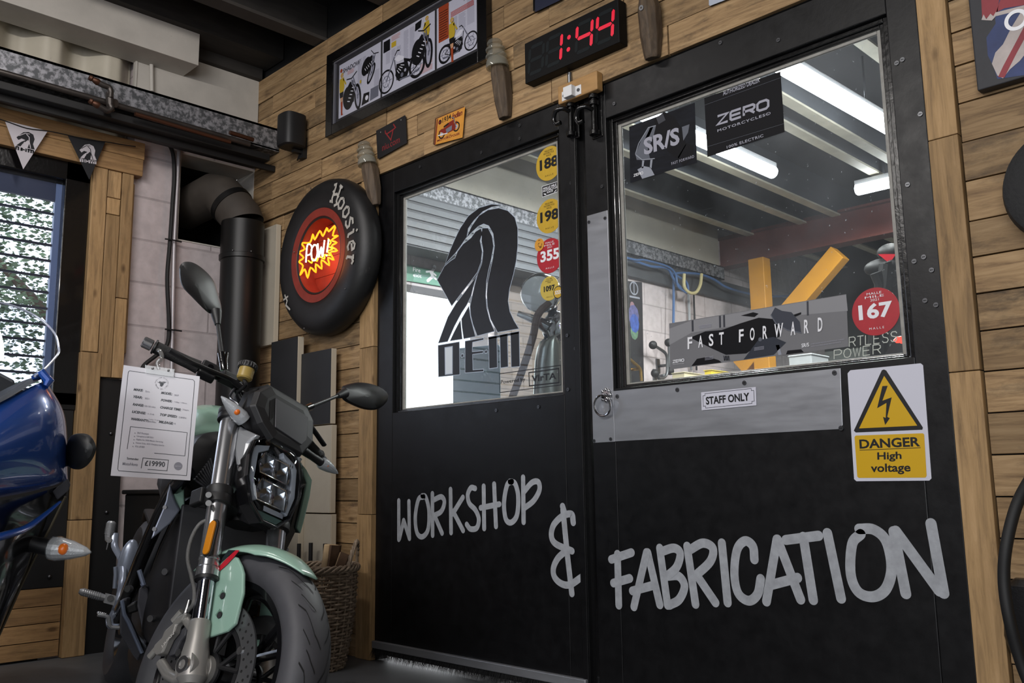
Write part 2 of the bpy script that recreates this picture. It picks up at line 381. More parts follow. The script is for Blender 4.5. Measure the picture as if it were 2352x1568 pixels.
M_SCREW = mat('screw_steel', '#5b5c5f', .35, .9)
M_RUBBER = mat('rubber', '#101011', .62, var=.25, scale=25)

def galv(name):
    m = bpy.data.materials.new(name); m.use_nodes = True; nt = m.node_tree; L = nt.links.new; p = nt.nodes['Principled BSDF']
    tc = N(nt, 'ShaderNodeTexCoord'); v = N(nt, 'ShaderNodeTexNoise', i_Scale=38.0, i_Detail=3.0, i_Roughness=.6); L(tc.outputs['Object'], v.inputs['Vector'])
    r = N(nt, 'ShaderNodeValToRGB'); e = r.color_ramp.elements; e[0].position = .43; e[0].color = lin('#55575a'); e[1].position = .6; e[1].color = lin('#9b9ba0')
    L(v.outputs[0], r.inputs[0]); L(r.outputs[0], p.inputs['Base Color']); p.inputs['Metallic'].default_value = .55; p.inputs['Roughness'].default_value = .5
    return m
M_GALV = galv('galvanised_steel')

def blockwork(name, c1, c2, w=.44, h=.215, bump=.7):
    m = bpy.data.materials.new(name); m.use_nodes = True; nt = m.node_tree; L = nt.links.new; p = nt.nodes['Principled BSDF']
    tc = N(nt, 'ShaderNodeTexCoord'); sx = N(nt, 'ShaderNodeSeparateXYZ'); L(tc.outputs['Object'], sx.inputs[0]); cx = N(nt, 'ShaderNodeCombineXYZ')
    ax = N(nt, 'ShaderNodeMath', operation='ADD'); L(sx.outputs[0], ax.inputs[0]); L(sx.outputs[1], ax.inputs[1])
    L(ax.outputs[0], cx.inputs[0]); L(sx.outputs[2], cx.inputs[1])
    b = N(nt, 'ShaderNodeTexBrick', i_Scale=1.0); b.inputs['Mortar Size'].default_value = .006; b.inputs['Brick Width'].default_value = w; b.inputs['Row Height'].default_value = h; b.inputs['Mortar Smooth'].default_value = .4
    b.inputs['Color1'].default_value = lin(c1); b.inputs['Color2'].default_value = lin(c2); b.inputs['Mortar'].default_value = tuple(x * .72 for x in lin(c1)[:3]) + (1,)
    L(cx.outputs[0], b.inputs['Vector'])
    n = N(nt, 'ShaderNodeTexNoise', i_Scale=22.0, i_Detail=6.0); L(tc.outputs['Object'], n.inputs['Vector'])
    mr = N(nt, 'ShaderNodeMapRange', i_1=.3, i_2=.7, i_3=.86, i_4=1.06); L(n.outputs[0], mr.inputs[0])
    mx = N(nt, 'ShaderNodeMix', data_type='RGBA', blend_type='MULTIPLY'); mx.inputs['Factor'].default_value = 1; L(b.outputs[0], mx.inputs['A']); L(mr.outputs[0], mx.inputs['B'])
    L(mx.outputs['Result'], p.inputs['Base Color']); p.inputs['Roughness'].default_value = .7
    mm = N(nt, 'ShaderNodeMath', operation='MULTIPLY_ADD'); mm.inputs[1].default_value = -1.6; L(b.outputs['Fac'], mm.inputs[0]); L(n.outputs[0], mm.inputs[2])
    bp = N(nt, 'ShaderNodeBump', i_Strength=bump, i_Distance=.004); L(mm.outputs[0], bp.inputs['Height']); L(bp.outputs[0], p.inputs['Normal'])
    return m
M_BLOCK = blockwork('white_painted_blockwork', '#b9aeae', '#b4aaaa', bump=.45)
M_BRICK = blockwork('dusty_brickwork', '#6a5f56', '#574d46', .225, .075)

# ================================================================ setting
XL, YD, ZT = -4.34, 2.38, 2.94
f = MB(); f.box((-4.5, -3.6, -.1), (2.6, 9.1, 0), M_FLOOR); struct(f.obj('floor'))

def planks(mb, x0, x1, z0, z1, m, y=2.372, hr=(.088, .106), lr=(.28, .95), holes=()):
    z = z0
    while z < z1 - .02:
        h = min(random.uniform(*hr), z1 - z)
        if z1 - z - h < .04: h = z1 - z
        x = x0 - random.uniform(0, .3)
        while x < x1:
            l = random.uniform(*lr); a, b = max(x, x0), min(x + l, x1)
            segs = [(a, b)]
            for hx0, hx1, hz0, hz1 in holes:
                if z + h > hz0 + .01 and z < hz1 - .01:
                    ns = []
                    for p, q in segs:
                        if q <= hx0 or p >= hx1: ns.append((p, q)); continue
                        if p < hx0: ns.append((p, hx0))
                        if q > hx1: ns.append((hx1, q))
                    segs = ns
            for p, q in segs:
                if q - p > .012:
                    dy = random.uniform(-.004, .003); g = .0022
                    mb.box((p + g, y + dy, z + g * .8), (q - g, y + .016, z + h - g * .8), m)
            x += l
        z += h
w = MB()
w.box((-4.34, 2.388, 0), (-3.222, 2.45, ZT), M_DARK); w.box((-.815, 2.388, 0), (2.4, 2.45, ZT), M_DARK); w.box((-3.222, 2.388, 2.118), (-.815, 2.45, ZT), M_DARK)
planks(w, -4.34, -3.327, 0, 2.11, M_WALLWOOD); planks(w, -4.34, 2.4, 2.118, ZT, M_WALLWOOD); planks(w, -.742, 2.4, 0, 2.118, M_WALLWOOD)
w.box((-4.34, 2.40, ZT), (2.4, 2.45, 3.2), M_DARK)
struct(w.obj('wall_back', bevel=.0012))
# vertical boards beside the doors
for nm, xa, xb, cuts in (('trim_1', -3.325, -3.222, (0, .60, 1.33, 2.11)), ('trim_2', -.817, -.744, (0, .98, 1.585, 2.6, 2.938))):
    t = MB()
    for a, b in zip(cuts, cuts[1:]): t.box((xa, 2.357 + random.uniform(0, .004), a + .001), (xb, 2.387, b - .001), M_POSTWOOD)
    struct(t.obj(nm, bevel=.002))

# left wall: blockwork with a window, a flue recess and the workshop's door opening
w = MB()
def wl(y0, y1, z0, z1, m=M_BLOCK, x0=-4.52, x1=XL): w.box((x0, y0, z0), (x1, y1, z1), m)
wl(-3.6, .10, 0, 2.40); wl(-3.6, 1.42, 2.40, 3.2, M_CREAMSTEEL, -4.52, -4.46); wl(.10, 1.42, 0, 1.13, M_BLACKMATT); wl(.10, 1.42, 2.22, 2.40); wl(1.42, 1.953, 0, 2.40); wl(1.42, 1.72, 2.40, 3.2, M_CREAMSTEEL, -4.52, -4.46); wl(1.72, 1.953, 2.40, 3.2)
wl(1.953, 2.372, 0, 1.965); wl(1.953, 2.372, 2.43, 3.2); wl(1.953, 2.372, 1.965, 2.43, M_DARK, -4.9, -4.86)
for a, b in (((1.95, 1.965), (2.372, 1.97)),): w.box((-4.88, a[0], a[1] - .01), (-4.52, b[0], b[1]), M_DARK)
w.box((-4.88, 1.945, 1.965), (-4.52, 1.953, 2.43), M_DARK); w.box((-4.88, 2.372, 1.965), (-4.52, 2.38, 2.43), M_DARK); w.box((-4.88, 1.95, 2.43), (-4.52, 2.372, 2.44), M_DARK)
for y0, y1, z0, z1 in ((1.953, 1.957, 1.965, 2.43), (2.366, 2.372, 1.965, 2.43), (1.957, 2.366, 1.965, 1.972), (1.957, 2.366, 2.424, 2.43)): w.box((-4.52, y0, z0), (XL + .004, y1, z1), M_WHITEBOARD)
wl(2.372, 3.22, 0, 3.2); wl(3.22, 4.12, 1.955, 3.2); wl(4.12, 9.1, 0, 3.2)
w.box((XL, 4.18, 0), (XL + .03, 5.35, 2.28), M_BRICK)
w.box((XL, 2.46, 2.63), (XL + .02, 7.0, 3.13), M_CREAMSTEEL)
# dark strip under the workshop channel, wood cladding and black sheet below the window
w.box((XL, 2.46, 2.34), (XL + .05, 8.9, 2.50), mat('dark_grey_strip', '#3b3d40', .6, var=.3, scale=5))
w.box((XL, .10, .30), (XL + .02, 1.50, 1.13), M_BLACKMATT); w.box((XL, 1.60, 0), (XL + .025, 1.725, 1.235), M_BLACKMATT)
for z in (.25, .62, .98):
    w.ball((XL + .027, 1.668, z), .009, M_SCREW); w.ball((XL + .022, 1.44, z + .1), .009, M_SCREW)
z = 0.01
for h in (.07, .075, .072, .082):
    w.box((XL, .10, z), (XL + .02, 1.497, z + h - .003), M_POSTWOODY); z += h
# corrugated sheet above the window header
prof = []; y = -.4
while y < 1.75:
    for dy, x in ((0, -4.345), (.07, -4.345), (.14, -4.445), (.21, -4.445)): prof.append((x, y + dy))
    y += .2804
prof = [(x, min(yy, 1.72)) for x, yy in prof]
fine = []
for i in range(len(prof) - 1):
    for k in range(6): t = k / 6; fine.append((prof[i][0] * (1 - t) + prof[i + 1][0] * t, prof[i][1] * (1 - t) + prof[i + 1][1] * t))
sm = [(sum(fine[max(0, min(len(fine) - 1, i + j))][0] for j in (-1, 0, 1)) / 3, fine[i][1]) for i in range(len(fine))]
w.loft([[(x, y, z) for x, y in sm] for z in (2.38, 3.2)], M_CREAMSTEEL, closed=False, cap=False)
# white board above the steel channel
w.box((XL, 1.70, 2.55), (XL + .025, 2.37, 2.94), M_WHITEBOARD); w.box((XL, 1.69, 2.55), (XL + .03, 1.70, 2.90), M_WHITEBOARD)
w.box((XL, 1.70, 2.94), (XL + .06, 2.37, 3.1), M_JOIST)  # fascia above the board, its shade put into the dark colour
struct(w.obj('wall_left', bevel=.0015))

w = MB(); w.box((2.4, -3.6, 0), (2.6, 9.1, 3.2), M_WHITEBOARD); struct(w.obj('wall_right'))
w = MB(); w.box((-4.5, -3.8, 0), (2.6, -3.6, 3.2), mat('grey_front_wall', '#777572', .7, var=.1, scale=3)); struct(w.obj('wall_front'))
w = MB(); w.box((-4.5, 9.0, 0), (2.6, 9.15, 2.05), mat('grey_green_wall', '#8d928d', .7, var=.15, scale=2)); w.box((-4.5, 9.0, 2.05), (2.6, 9.15, 3.2), mat('dark_end_wall', '#3f4040', .7, var=.3, scale=2)); struct(w.obj('wall_end'))
c = MB(); c.box((-4.5, -3.6, 3.14), (2.6, 9.1, 3.24), M_DECK)
for k, x in enumerate((-3.72, -3.17, -2.62, -2.07, -1.52, -.97, -.42, .13)):
    c.box((x - .03, -3.6, 2.955), (x + .03, 2.395, 3.14), M_JOIST)
    c.box((x - .045, -3.6, 2.945), (x + .045, 2.39, 2.962), mat('joist_edge', '#3a3632', .8, var=.3, scale=4))
c.box((-4.29, -3.6, 3.0), (-4.10, 2.39, 3.14), M_JOIST)
M_WSJ = mat('workshop_joist', '#3d4044', .7, var=.3, scale=4); M_WSE = mat('workshop_joist_edge', '#b0aa96', .6, var=.2, scale=9)
for x in (-4.02, -3.52, -3.22, -2.55, -2.36, -1.75, -1.3, -.8, -.3, .3):
    c.box((x - .035, 2.46, 2.89), (x + .035, 8.9, 3.14), M_WSJ); c.box((x - .036, 2.46, 2.878), (x + .036, 8.9, 2.892), M_WSE)
struct(c.obj('ceiling'))
# white boxed beam on the left wall
b = MB(); b.box((XL, -.8, 2.832), (-4.145, 1.938, 3.03), M_WHITEBOARD); b.box((XL, -.8, 3.03), (-4.11, 2.0, 3.052), M_WHITEBOARD)
struct(b.obj('trim_3', bevel=.002))
# window header and side boards
b = MB()
b.box((XL - .01, -.2, 2.322), (XL + .055, 1.748, 2.408), M_POSTWOODY); b.box((XL - .01, -.2, 2.236), (XL + .058, 1.742, 2.320), M_POSTWOODY)
struct(b.obj('trim_4', bevel=.003))
b = MB()
for y0, y1, z0, z1, t in ((1.512, 1.582, 1.35, 2.236, .05), (1.505, 1.60, .59, 1.348, .05), (1.502, 1.60, .0, .588, .05), (1.584, 1.648, 2.02, 2.10, .045), (1.584, 1.648, 2.102, 2.236, .045), (1.584, 1.650, 1.238, 2.018, .045), (1.650, 1.706, 1.62, 2.236, .05), (1.650, 1.704, 1.238, 1.618, .05), (1.706, 1.722, 1.36, 2.2, .025)):
    b.box((XL - .005, y0, z0 + .001), (XL + t, y1 - .002, z1), M_POSTWOOD)
struct(b.obj('trim_5', bevel=.003))

# ---------------------------------------------------------------- window_1 with its frame, pane
WF = MB(); x0, x1 = -4.36, -4.315
for lo, hi in (((x0, 1.40, 1.10), (x1, 1.51, 2.24)), ((x0, .08, 2.15), (x1, 1.51, 2.24)), ((x0, .08, 1.08), (x1, 1.51, 1.16)), ((x0, .05, 1.08), (x1, .14, 2.24))): WF.box(lo, hi, M_BLACKGLOSS)
win = WF.obj('window_1', bevel=.004); struct(win)
q = MB(); q.box((-4.385, 1.375, 1.14), (-4.362, 1.402, 2.16), mat('blue_grey_reveal', '#6d7a90', .5)); q.box((-4.385, .10, 2.135), (-4.362, 1.402, 2.16), M_BLACKGLOSS); q.obj('glazing_bead', win)
q = MB(); q.box((-4.353, .12, 1.14), (-4.349, 1.402, 2.16), glass('window_glass', '#f2f6ff', .9, .03)); q.obj('pane', win)

# ---------------------------------------------------------------- doors
M_PANE = glass('door_glass', '#eef2f2', .95, .10, True)
M_PANE2 = glass('door_glass_dusty', '#eef2f2', .95, .11, True)
def door(name, X0, X1, ox0, ox1, oz0, oz1, pane):
    d = MB(); y0, y1 = 2.38, 2.425; z0, z1 = .028, 2.112
    d.box((X0, y0, z0), (ox0, y1, z1), M_BLACKPAINT); d.box((ox1, y0, z0), (X1, y1, z1), M_BLACKPAINT)
    d.box((ox0, y0, oz1), (ox1, y1, z1), M_BLACKPAINT); d.box((ox0, y0, z0), (ox1, y1, oz0), M_BLACKPAINT)
    o = struct(d.obj(name, bevel=.0025))
    b = MB()
    for k, (wd_, ya, yb, m) in enumerate(((.017, 2.396, 2.424, M_BLACKGLOSS), (.030, 2.404, 2.424, M_BLACKGLOSS), (.042, 2.411, 2.422, M_PALE))):
        for lo, hi in (((ox0, ya, oz0), (ox0 + wd_, yb, oz1)), ((ox1 - wd_, ya, oz0), (ox1, yb, oz1)), ((ox0 + wd_, ya, oz1 - wd_ * .8), (ox1 - wd_, yb, oz1)), ((ox0 + wd_, ya, oz0), (ox1 - wd_, yb, oz0 + wd_ * .42))): b.box(lo, hi, m)
    bo = b.obj('glazing_bead', o, bevel=.002); bo['label'] = 'stepped bead with worn pale paint at the glass'
    p = MB(); p.box((ox0 + .02, 2.4145, oz0 + .006), (ox1 - .02, 2.4185, oz1 - .02), pane); p.obj('pane', o)
    return o
door_1 = door('door_1', -3.219, -2.035, -3.106, -2.118, 1.03, 2.010, M_PANE)
door_2 = door('door_2', -1.995, -.824, -1.896, -.905, 1.032, 1.985, M_PANE2)
s = MB(); s.box((-2.06, 2.398, .03), (-1.98, 2.43, 2.112), M_BLACKGLOSS); s.obj('meeting_strip', door_1)
s = MB(); s.box((-2.062, 2.374, .03), (-2.036, 2.381, 2.10), M_BLACKPAINT); s.obj('cover_strip', door_1, bevel=.002)
s = MB(); s.box((-3.215, 2.362, .052), (-2.04, 2.381, .082), M_ALU); s.obj('draught_strip', door_1, bevel=.003)['label'] = 'aluminium strip along the foot of the door'
M_BRISTLE = mat('black_bristle', '#111112', .9)
s = MB()
for i in range(2400):
    x = random.uniform(-3.214, -2.042); y = random.uniform(2.366, 2.378); a = random.uniform(-.010, .010); b_ = random.uniform(-.028, .004); l = random.uniform(.038, .052)
    s.add([(x - .0009, y, .055), (x + .0009, y, .055), (x + a, y + b_, .055 - l)], [(0, 1, 2)], M_BRISTLE)
o = s.obj('brush_seal', door_1); o['kind'] = 'stuff'
# screw heads on the frames
def screws(parent, pts, Y=2.38, r=.0065):
    for p in pts:
        s = MB(); c = W(p[0], p[1], Y); s.cyl(c + Vector((0, -.0022, 0)), c + Vector((0, .002, 0)), r, M_SCREW, seg=12); s.box(c + Vector((-.004, -.0026, -.0008)), c + Vector((.004, -.002, .0008)), M_DARK)
        s.obj('screw_head', parent)
screws(door_1, [(965, 383), (1106, 350), (1194, 288), (1194, 318), (1303, 770), (1322, 800), (1305, 894), (1140, 942), (1237, 934), (1312, 420), (1320, 605)], 2.379)
screws(door_2, [(1411, 238), (1655, 98), (1788, 92), (2114, 262), (2138, 278), (2073, 137), (2060, 145), (2085, 424), (2100, 600), (2122, 590), (2140, 620), (2125, 690), (2150, 700), (1383, 428)], 2.379)

# steel plates on the right leaf
pz = lambda p: W(p[0], p[1], 2.38)
s = MB(); s.box((-1.992, 2.3775, .855), (-1.899, 2.3805, 1.652), M_ALU); pa = s.obj('finger_plate', door_2, bevel=.001); pa['label'] = 'tall aluminium plate along the door edge'
s = MB(); rr = [(-1.899, .856), (-1.12, .856), (-1.11, .866), (-1.105, 1.022), (-1.899, 1.024)]
s.prism([(a, b) for a, b in rr], (0, 2.3805, 0), (1, 0, 0), (0, 0, 1), (0, -1, 0), .003, M_ALU); pb = s.obj('push_plate', door_2, bevel=.001); pb['label'] = 'wide brushed aluminium plate under the glass'
screws(pb, [(1418, 910), (1556, 895), (1710, 879), (1917, 856), (1932, 983)], 2.3775, .007)
screws(pa, [(1390, 501), (1365, 1012), (1403, 1008), (1353, 510)], 2.3775, .006)
# ring pull with its rose
s = MB(); c = W(1391, 907, 2.372)
s.cyl(c + Vector((0, .008, 0)), c, .022, M_CHROME, .017, 24)
for k in range(8): a = k * PI / 4; s.ball(c + Vector((.019 * math.cos(a), .003, .019 * math.sin(a))), .007, M_CHROME, 10, 6)
s.tube([c + Vector((0, -.002, 0)), c + Vector((0, -.016, -.006))], .007, M_CHROME)
rp = s.obj('ring_pull', door_2); rp['label'] = 'chrome ring pull'
s = MB(); cc = c + Vector((-.004, -.014, -.036)); s.tube([cc + Vector((.034 * math.sin(2 * PI * k / 40), -.004 * math.cos(2 * PI * k / 40), .034 * math.cos(2 * PI * k / 40))) for k in range(40)], .0042, M_CHROME, closed=True); s.obj('ring', rp)
# tower bolts: one per leaf at the meeting edge
def bolt(parent, px_, py_, hook, shoot):
    c = W(px_, py_, 2.375); s = MB()
    s.box(c + Vector((-.022, 0, -.095)), c + Vector((.026, .006, .075)), M_BLACKGLOSS)
    s.cyl(c + Vector((0, -.012, -.085)), c + Vector((0, -.012, .07)), .0105, M_BLACKGLOSS)
    for z in (-.08, .03, .055): s.lathe([(.011, -.008), (.018, -.008), (.018, .008), (.011, .008)], c + Vector((0, -.012, z)), (0, 0, 1), M_BLACKGLOSS, 20, closedprof=True)
    o = s.obj('door_bolt', parent, bevel=.0015); o['label'] = 'black painted tower bolt'
    s = MB(); pts = [c + Vector((0, -.02, .005)), c + Vector((-.01, -.045, .012)), c + Vector((-.034, -.055, .006)), c + Vector((-.05, -.05, -.016)), c + Vector((-.042, -.046, -.038)), c + Vector((-.022, -.044, -.038))]
    s.tube(smooth_path(pts, 6), .0085, M_BLACKGLOSS, 12); s.obj('bolt_handle', o)
    if shoot: s = MB(); s.cyl(c + Vector((0, -.012, .07)), c + Vector((0, -.012, .155)), .0085, M_STEEL); s.obj('bolt_rod', o)['label'] = 'bare steel bolt rod'
bolt(door_1, 1316, 262, 1, True); bolt(door_2, 1369, 258, 1, False)

# painted lettering on the doors
M_CHALK = mat('pale_grey_brush_paint', '#9b9ea3', .55, var=.22, scale=34, bump=.15)
def lettering(parent, strokes, w, Y=2.38):
    P = Print((0, Y, 0), (1, 0, 0), (0, 0, 1), (0, -1, 0)); 
    for i, s_ in enumerate(strokes):
        ww = w
        if isinstance(s_, tuple): s_, ww = s_
        q = [P.px(*p) for p in s_]
        if len(q) > 2: q = [v.xy for v in smooth_path([(p.x, p.y, 0) for p in q], 7)]
        P.stroke(q, ww, M_CHALK, 1 + .8 * (i % 4))
    return P.obj('painted_lettering', parent)
k8 = lambda pts: [(860 + x / 1.6563, 1050 + y / 1.6563) for x, y in pts]
ws = [[(93, 165), (93, 312)], [(96, 308), (112, 240)], [(112, 240), (134, 308)], [(132, 168), (134, 308)],
      [(188, 150), (168, 160), (156, 225), (162, 285), (182, 302), (204, 275), (208, 205), (196, 152), (182, 146)],
      [(221, 138), (222, 296)], [(226, 162), (255, 150), (267, 170), (255, 205), (226, 222)], [(230, 222), (258, 288)],
      [(290, 122), (292, 286)], [(337, 152), (298, 215)], [(300, 205), (338, 278)],
      [(384, 118), (368, 116), (356, 142), (362, 175), (385, 200), (398, 235), (390, 268), (366, 272), (352, 255)],
      [(416, 110), (418, 270)], [(456, 102), (463, 262)], [(405, 192), (476, 178)],
      [(524, 92), (506, 105), (494, 170), (500, 232), (520, 248), (543, 220), (548, 150), (536, 100), (516, 92)],
      [(566, 76), (568, 246)], [(570, 130), (600, 96), (624, 94), (628, 125), (606, 165), (572, 192)]]
lettering(door_1, [k8(s_) for s_ in ws], .0215)
amp = [[(716, 186), (722, 205)], [(757, 248), (750, 216), (715, 224), (682, 258), (674, 300), (692, 330), (752, 356)], [(735, 352), (700, 382), (682, 420), (686, 455), (712, 480), (745, 484), (788, 456)], [(718, 200), (736, 380), (752, 518)]]
lettering(door_1, [k8(s_) for s_ in amp], .024)
fb = [[(925, 368), (930, 562)], [(902, 388), (978, 362)], [(910, 478), (972, 460)],
      [(1036, 362), (988, 568)], [(1040, 362), (1086, 560)], [(982, 508), (1064, 486)],
      [(1086, 345), (1116, 562)], [(1094, 358), (1140, 345), (1164, 366), (1150, 418), (1108, 456)], [(1112, 452), (1158, 452), (1180, 490), (1160, 540), (1122, 562)],
      [(1190, 338), (1222, 558)], [(1200, 352), (1250, 326), (1288, 346), (1278, 396), (1222, 450)], [(1226, 446), (1298, 552)],
      [(1322, 326), (1344, 552)], [(1446, 388), (1440, 338), (1410, 318), (1380, 352), (1370, 440), (1384, 515), (1424, 545), (1458, 520), (1470, 462)],
      [(1532, 312), (1492, 548)], [(1534, 312), (1622, 540)], [(1506, 486), (1610, 458)],
      [(1632, 302), (1670, 542)], [(1566, 314), (1690, 298)], [(1724, 288), (1776, 536)],
      [(1850, 292), (1818, 330), (1812, 440), (1840, 510), (1896, 530), (1946, 500), (1968, 420), (1948, 320), (1900, 275), (1845, 272)],
      [(1976, 282), (2022, 518)], [(1984, 280), (2150, 508)], [(2118, 252), (2166, 516)]]
lettering(door_2, [k8(s_) for s_ in fb], .0275)
# ================================================================ things on the plank wall
PW = 2.368                                   # face of the planks
INK = mat('print_black', '#0d0d0f', .45); PAPER = mat('magazine_paper', '#c9c9d2', .35); INKGREY = mat('print_grey', '#a9a9b4', .4); INKMID = mat('print_mid_grey', '#6c6e78', .4)
YEL = mat('print_yellow', '#c6a92f', .4); REDP = mat('print_red', '#b3402c', .4); PINK = mat('print_pink', '#c79a96', .4); ORP = mat('print_rust', '#a04523', .4); SKIN = mat('print_skin', '#c99b74', .4); WHITEP = mat('print_white', '#e2e2e6', .4)
GREENP = mat('print_green', '#2c4a3a', .4)

def draw_bike(P, cx, cy, k, l, tank=None, flip=1, ang=0.0, squash=1.0):
    """printed side view of a custom motorcycle about 1.0 k wide"""
    ca, sa = math.cos(ang), math.sin(ang)
    def q(x, y): x *= flip * squash; return (cx + k * (x * ca - y * sa), cy + k * (x * sa + y * ca))
    for wx, r, w in ((-.36, .17, .05), (.40, .18, .03)):
        P.stroke([q(wx + r * math.cos(2 * PI * i / 28), r * math.sin(2 * PI * i / 28)) for i in range(28)], w * k, INK, l, True)
        P.stroke([q(wx + .09 * math.cos(2 * PI * i / 20), .09 * math.sin(2 * PI * i / 20)) for i in range(20)], .012 * k, INKMID, l, True)
        for i in range(6): a = i * PI / 3; P.stroke([q(wx + .03 * math.cos(a), .03 * math.sin(a)), q(wx + .15 * math.cos(a), .15 * math.sin(a))], .007 * k, INKMID, l)
    P.stroke([q(.40, 0), q(.20, .33)], .026 * k, INKMID, l + 1); P.stroke([q(.18, .36), q(.13, .42), q(.07, .41)], .018 * k, INK, l + 1)
    P.poly([q(.19, .30), q(.10, .34), q(-.04, .27), q(-.06, .22), q(.10, .22)], tank or INK, l + 2)
    P.poly([q(-.04, .24), q(-.20, .17), q(-.30, .19), q(-.22, .13), q(-.05, .17)], INK, l + 2)
    P.poly([q(-.13, .16), q(.14, .20), q(.17, .02), q(.08, -.10), q(-.12, -.09), q(-.18, .02)], INK, l + 1)
    for i in range(4): P.stroke([q(-.05 + .04 * i, .12 - .03 * i), q(.03 + .03 * i, .15 - .02 * i)], .012 * k, WHITEP, l + 3)
    P.disc(*q(.0, -.02), .035 * k, INKMID, l + 3); P.disc(*q(-.08, .03), .026 * k, INKGREY, l + 3)
    P.stroke([q(.05, -.08), q(-.20, -.10), q(-.42, -.06)], .022 * k, INKMID, l + 3); P.stroke([q(.19, .28), q(.13, -.06), q(-.15, -.10), q(-.36, 0)], .016 * k, INK, l + 2)
    P.stroke([q(-.36, 0), q(-.12, .18)], .014 * k, INK, l + 2)
def draw_front_bike(P, cx, cy, k, l, lean=0.0):
    """printed three-quarter view of a motorcycle"""
    ca, sa = math.cos(lean), math.sin(lean); q = lambda x, y: (cx + k * (x * ca - y * sa), cy + k * (x * sa + y * ca))
    el = lambda x, y, rx, ry, m, ll, n=26: P.poly([q(x + rx * math.cos(2 * PI * i / n), y + ry * math.sin(2 * PI * i / n)) for i in range(n)], m, ll)
    el(-.14, -.06, .16, .22, INK, l); el(.14, -.16, .10, .25, INK, l + 1); el(.14, -.16, .055, .19, INKGREY, l + 2); el(.14, -.16, .02, .05, INKMID, l + 3)
    P.poly([q(-.26, .05), q(-.05, .22), q(.08, .10), q(.02, -.2), q(-.2, -.22)], INK, l + 1)
    for i in range(5): P.stroke([q(-.16 + .04 * i, -.12 + .05 * i), q(-.10 + .04 * i, -.15 + .05 * i)], .016 * k, WHITEP, l + 3)
    P.stroke([q(.12, -.16), q(-.02, .26)], .022 * k, INKGREY, l + 4); P.stroke([q(.17, -.14), q(.05, .26)], .022 * k, INKMID, l + 4)
    P.stroke([q(-.14, .30), q(0, .26), q(.16, .32)], .018 * k, INK, l + 4); el(.02, .17, .035, .05, INKMID, l + 5)
def draw_person(P, cx, cy, k, l, arm=1):
    q = lambda x, y: (cx + k * x, cy + k * y)
    P.disc(*q(0, .43), .055 * k, YEL, l + 1); P.disc(*q(.01, .425), .034 * k, SKIN, l + 2)
    P.poly([q(-.09, .36), q(.07, .37), q(.10, .12), q(.06, .02), q(-.08, .02), q(-.10, .16)], YEL, l)
    P.stroke([q(.06 * arm, .32), q(.15 * arm, .18)], .04 * k, YEL, l)
    P.poly([q(-.09, .03), q(.07, .03), q(.05, -.10), q(-.07, -.10)], INK, l + 1)
    P.poly([q(-.06, -.08), q(.05, -.08), q(.035, -.22), q(-.035, -.22)], SKIN, l)
    P.poly([q(-.04, -.20), q(.04, -.20), q(.035, -.48), q(.06, -.52), q(-.02, -.52)], ORP, l + 1)
def column(P, x0, y0, x1, y1, m, l=1, p=.0052):
    y = y1
    while y > y0 + .002:
        P.rect(x0, y - .0028, x1 - random.uniform(0, .25) * (x1 - x0) * (random.random() < .18), y, m, l); y -= p

def frame_box(root, name, O, u, v, n, x0, y0, x1, y1, wd_, dp, m, bev=.003):
    mb = MB()
    for a, b, c_, d in ((x0, y0, x0 + wd_, y1), (x1 - wd_, y0, x1, y1), (x0 + wd_, y0, x1 - wd_, y0 + wd_), (x0 + wd_, y1 - wd_, x1 - wd_, y1)):
        mb.prism([(a, b), (c_, b), (c_, d), (a, d)], O, u, v, n, dp, m)
    return mb.obj(name, root, bevel=bev)
UX, UZ, NY = Vector((1, 0, 0)), Vector((0, 0, 1)), Vector((0, -1, 0))
# ---- big frame with magazine pages
O = Vector((-3.60, PW, 2.398)); FW, FH = 1.145, .425
pf = thing('framed_magazine_pages', O, 'wide black frame holding three magazine pages about custom motorcycles, above the tyre', 'picture frame')
frame_box(pf, 'frame', O, UX, UZ, NY, 0, 0, FW, FH, .052, .030, M_BLACKGLOSS)
frame_box(pf, 'slip', O, UX, UZ, NY, .050, .050, FW - .050, FH - .050, .006, .022, mat('silver_slip', '#9a9aa2', .3, .7), .001)['label'] = 'thin silver slip inside the frame'
m_ = MB(); m_.prism([(.05, .05), (FW - .05, .05), (FW - .05, FH - .05), (.05, FH - .05)], O, UX, UZ, NY, .008, mat('dark_mount_card', '#2b2a2b', .8)); m_.obj('mount', pf)
OP = O + NY * .008
def page(x0, x1, y0=.078, y1=.352):
    P = Print(OP, UX, UZ, NY); P.rect(x0, y0, x1, y1, PAPER); return P
P = page(.080, .415)
P.disc(.098, .318, .010, ORP, 2); P.text('SHADOW', .110, .300, .023, INK, 2, 'l', .012, .95, .15); column(P, .150, .275, .205, .297, PINK, 2)
draw_person(P, .105, .200, .215, 2); draw_front_bike(P, .195, .180, .27, 4, .12)
column(P, .235, .19, .268, .325, INKGREY); column(P, .275, .22, .300, .325, INKGREY)
draw_front_bike(P, .335, .265, .21, 3, -.55); P.rect(.255, .20, .266, .215, YEL, 9)
column(P, .365, .14, .405, .225, INKGREY); P.poly([(.268, .085), (.325, .088), (.330, .135), (.285, .140)], INK, 3); P.poly([(.335, .088), (.40, .092), (.40, .145), (.34, .145)], INKMID, 3); P.disc(.31, .112, .012, WHITEP, 4)
P.obj('magazine_page', pf)['label'] = 'left page with the word SHADOW over standing rider'
P = page(.428, .800)
P.rect(.436, .285, .485, .340, INK, 2); P.rect(.495, .290, .530, .315, YEL, 2); column(P, .495, .320, .560, .345, PINK, 2)
for a in (.440, .480, .520): column(P, a + .015, .225, a + .045, .280, INKGREY)
for a in (.585, .628): column(P, a, .165, a + .033, .335, INKGREY)
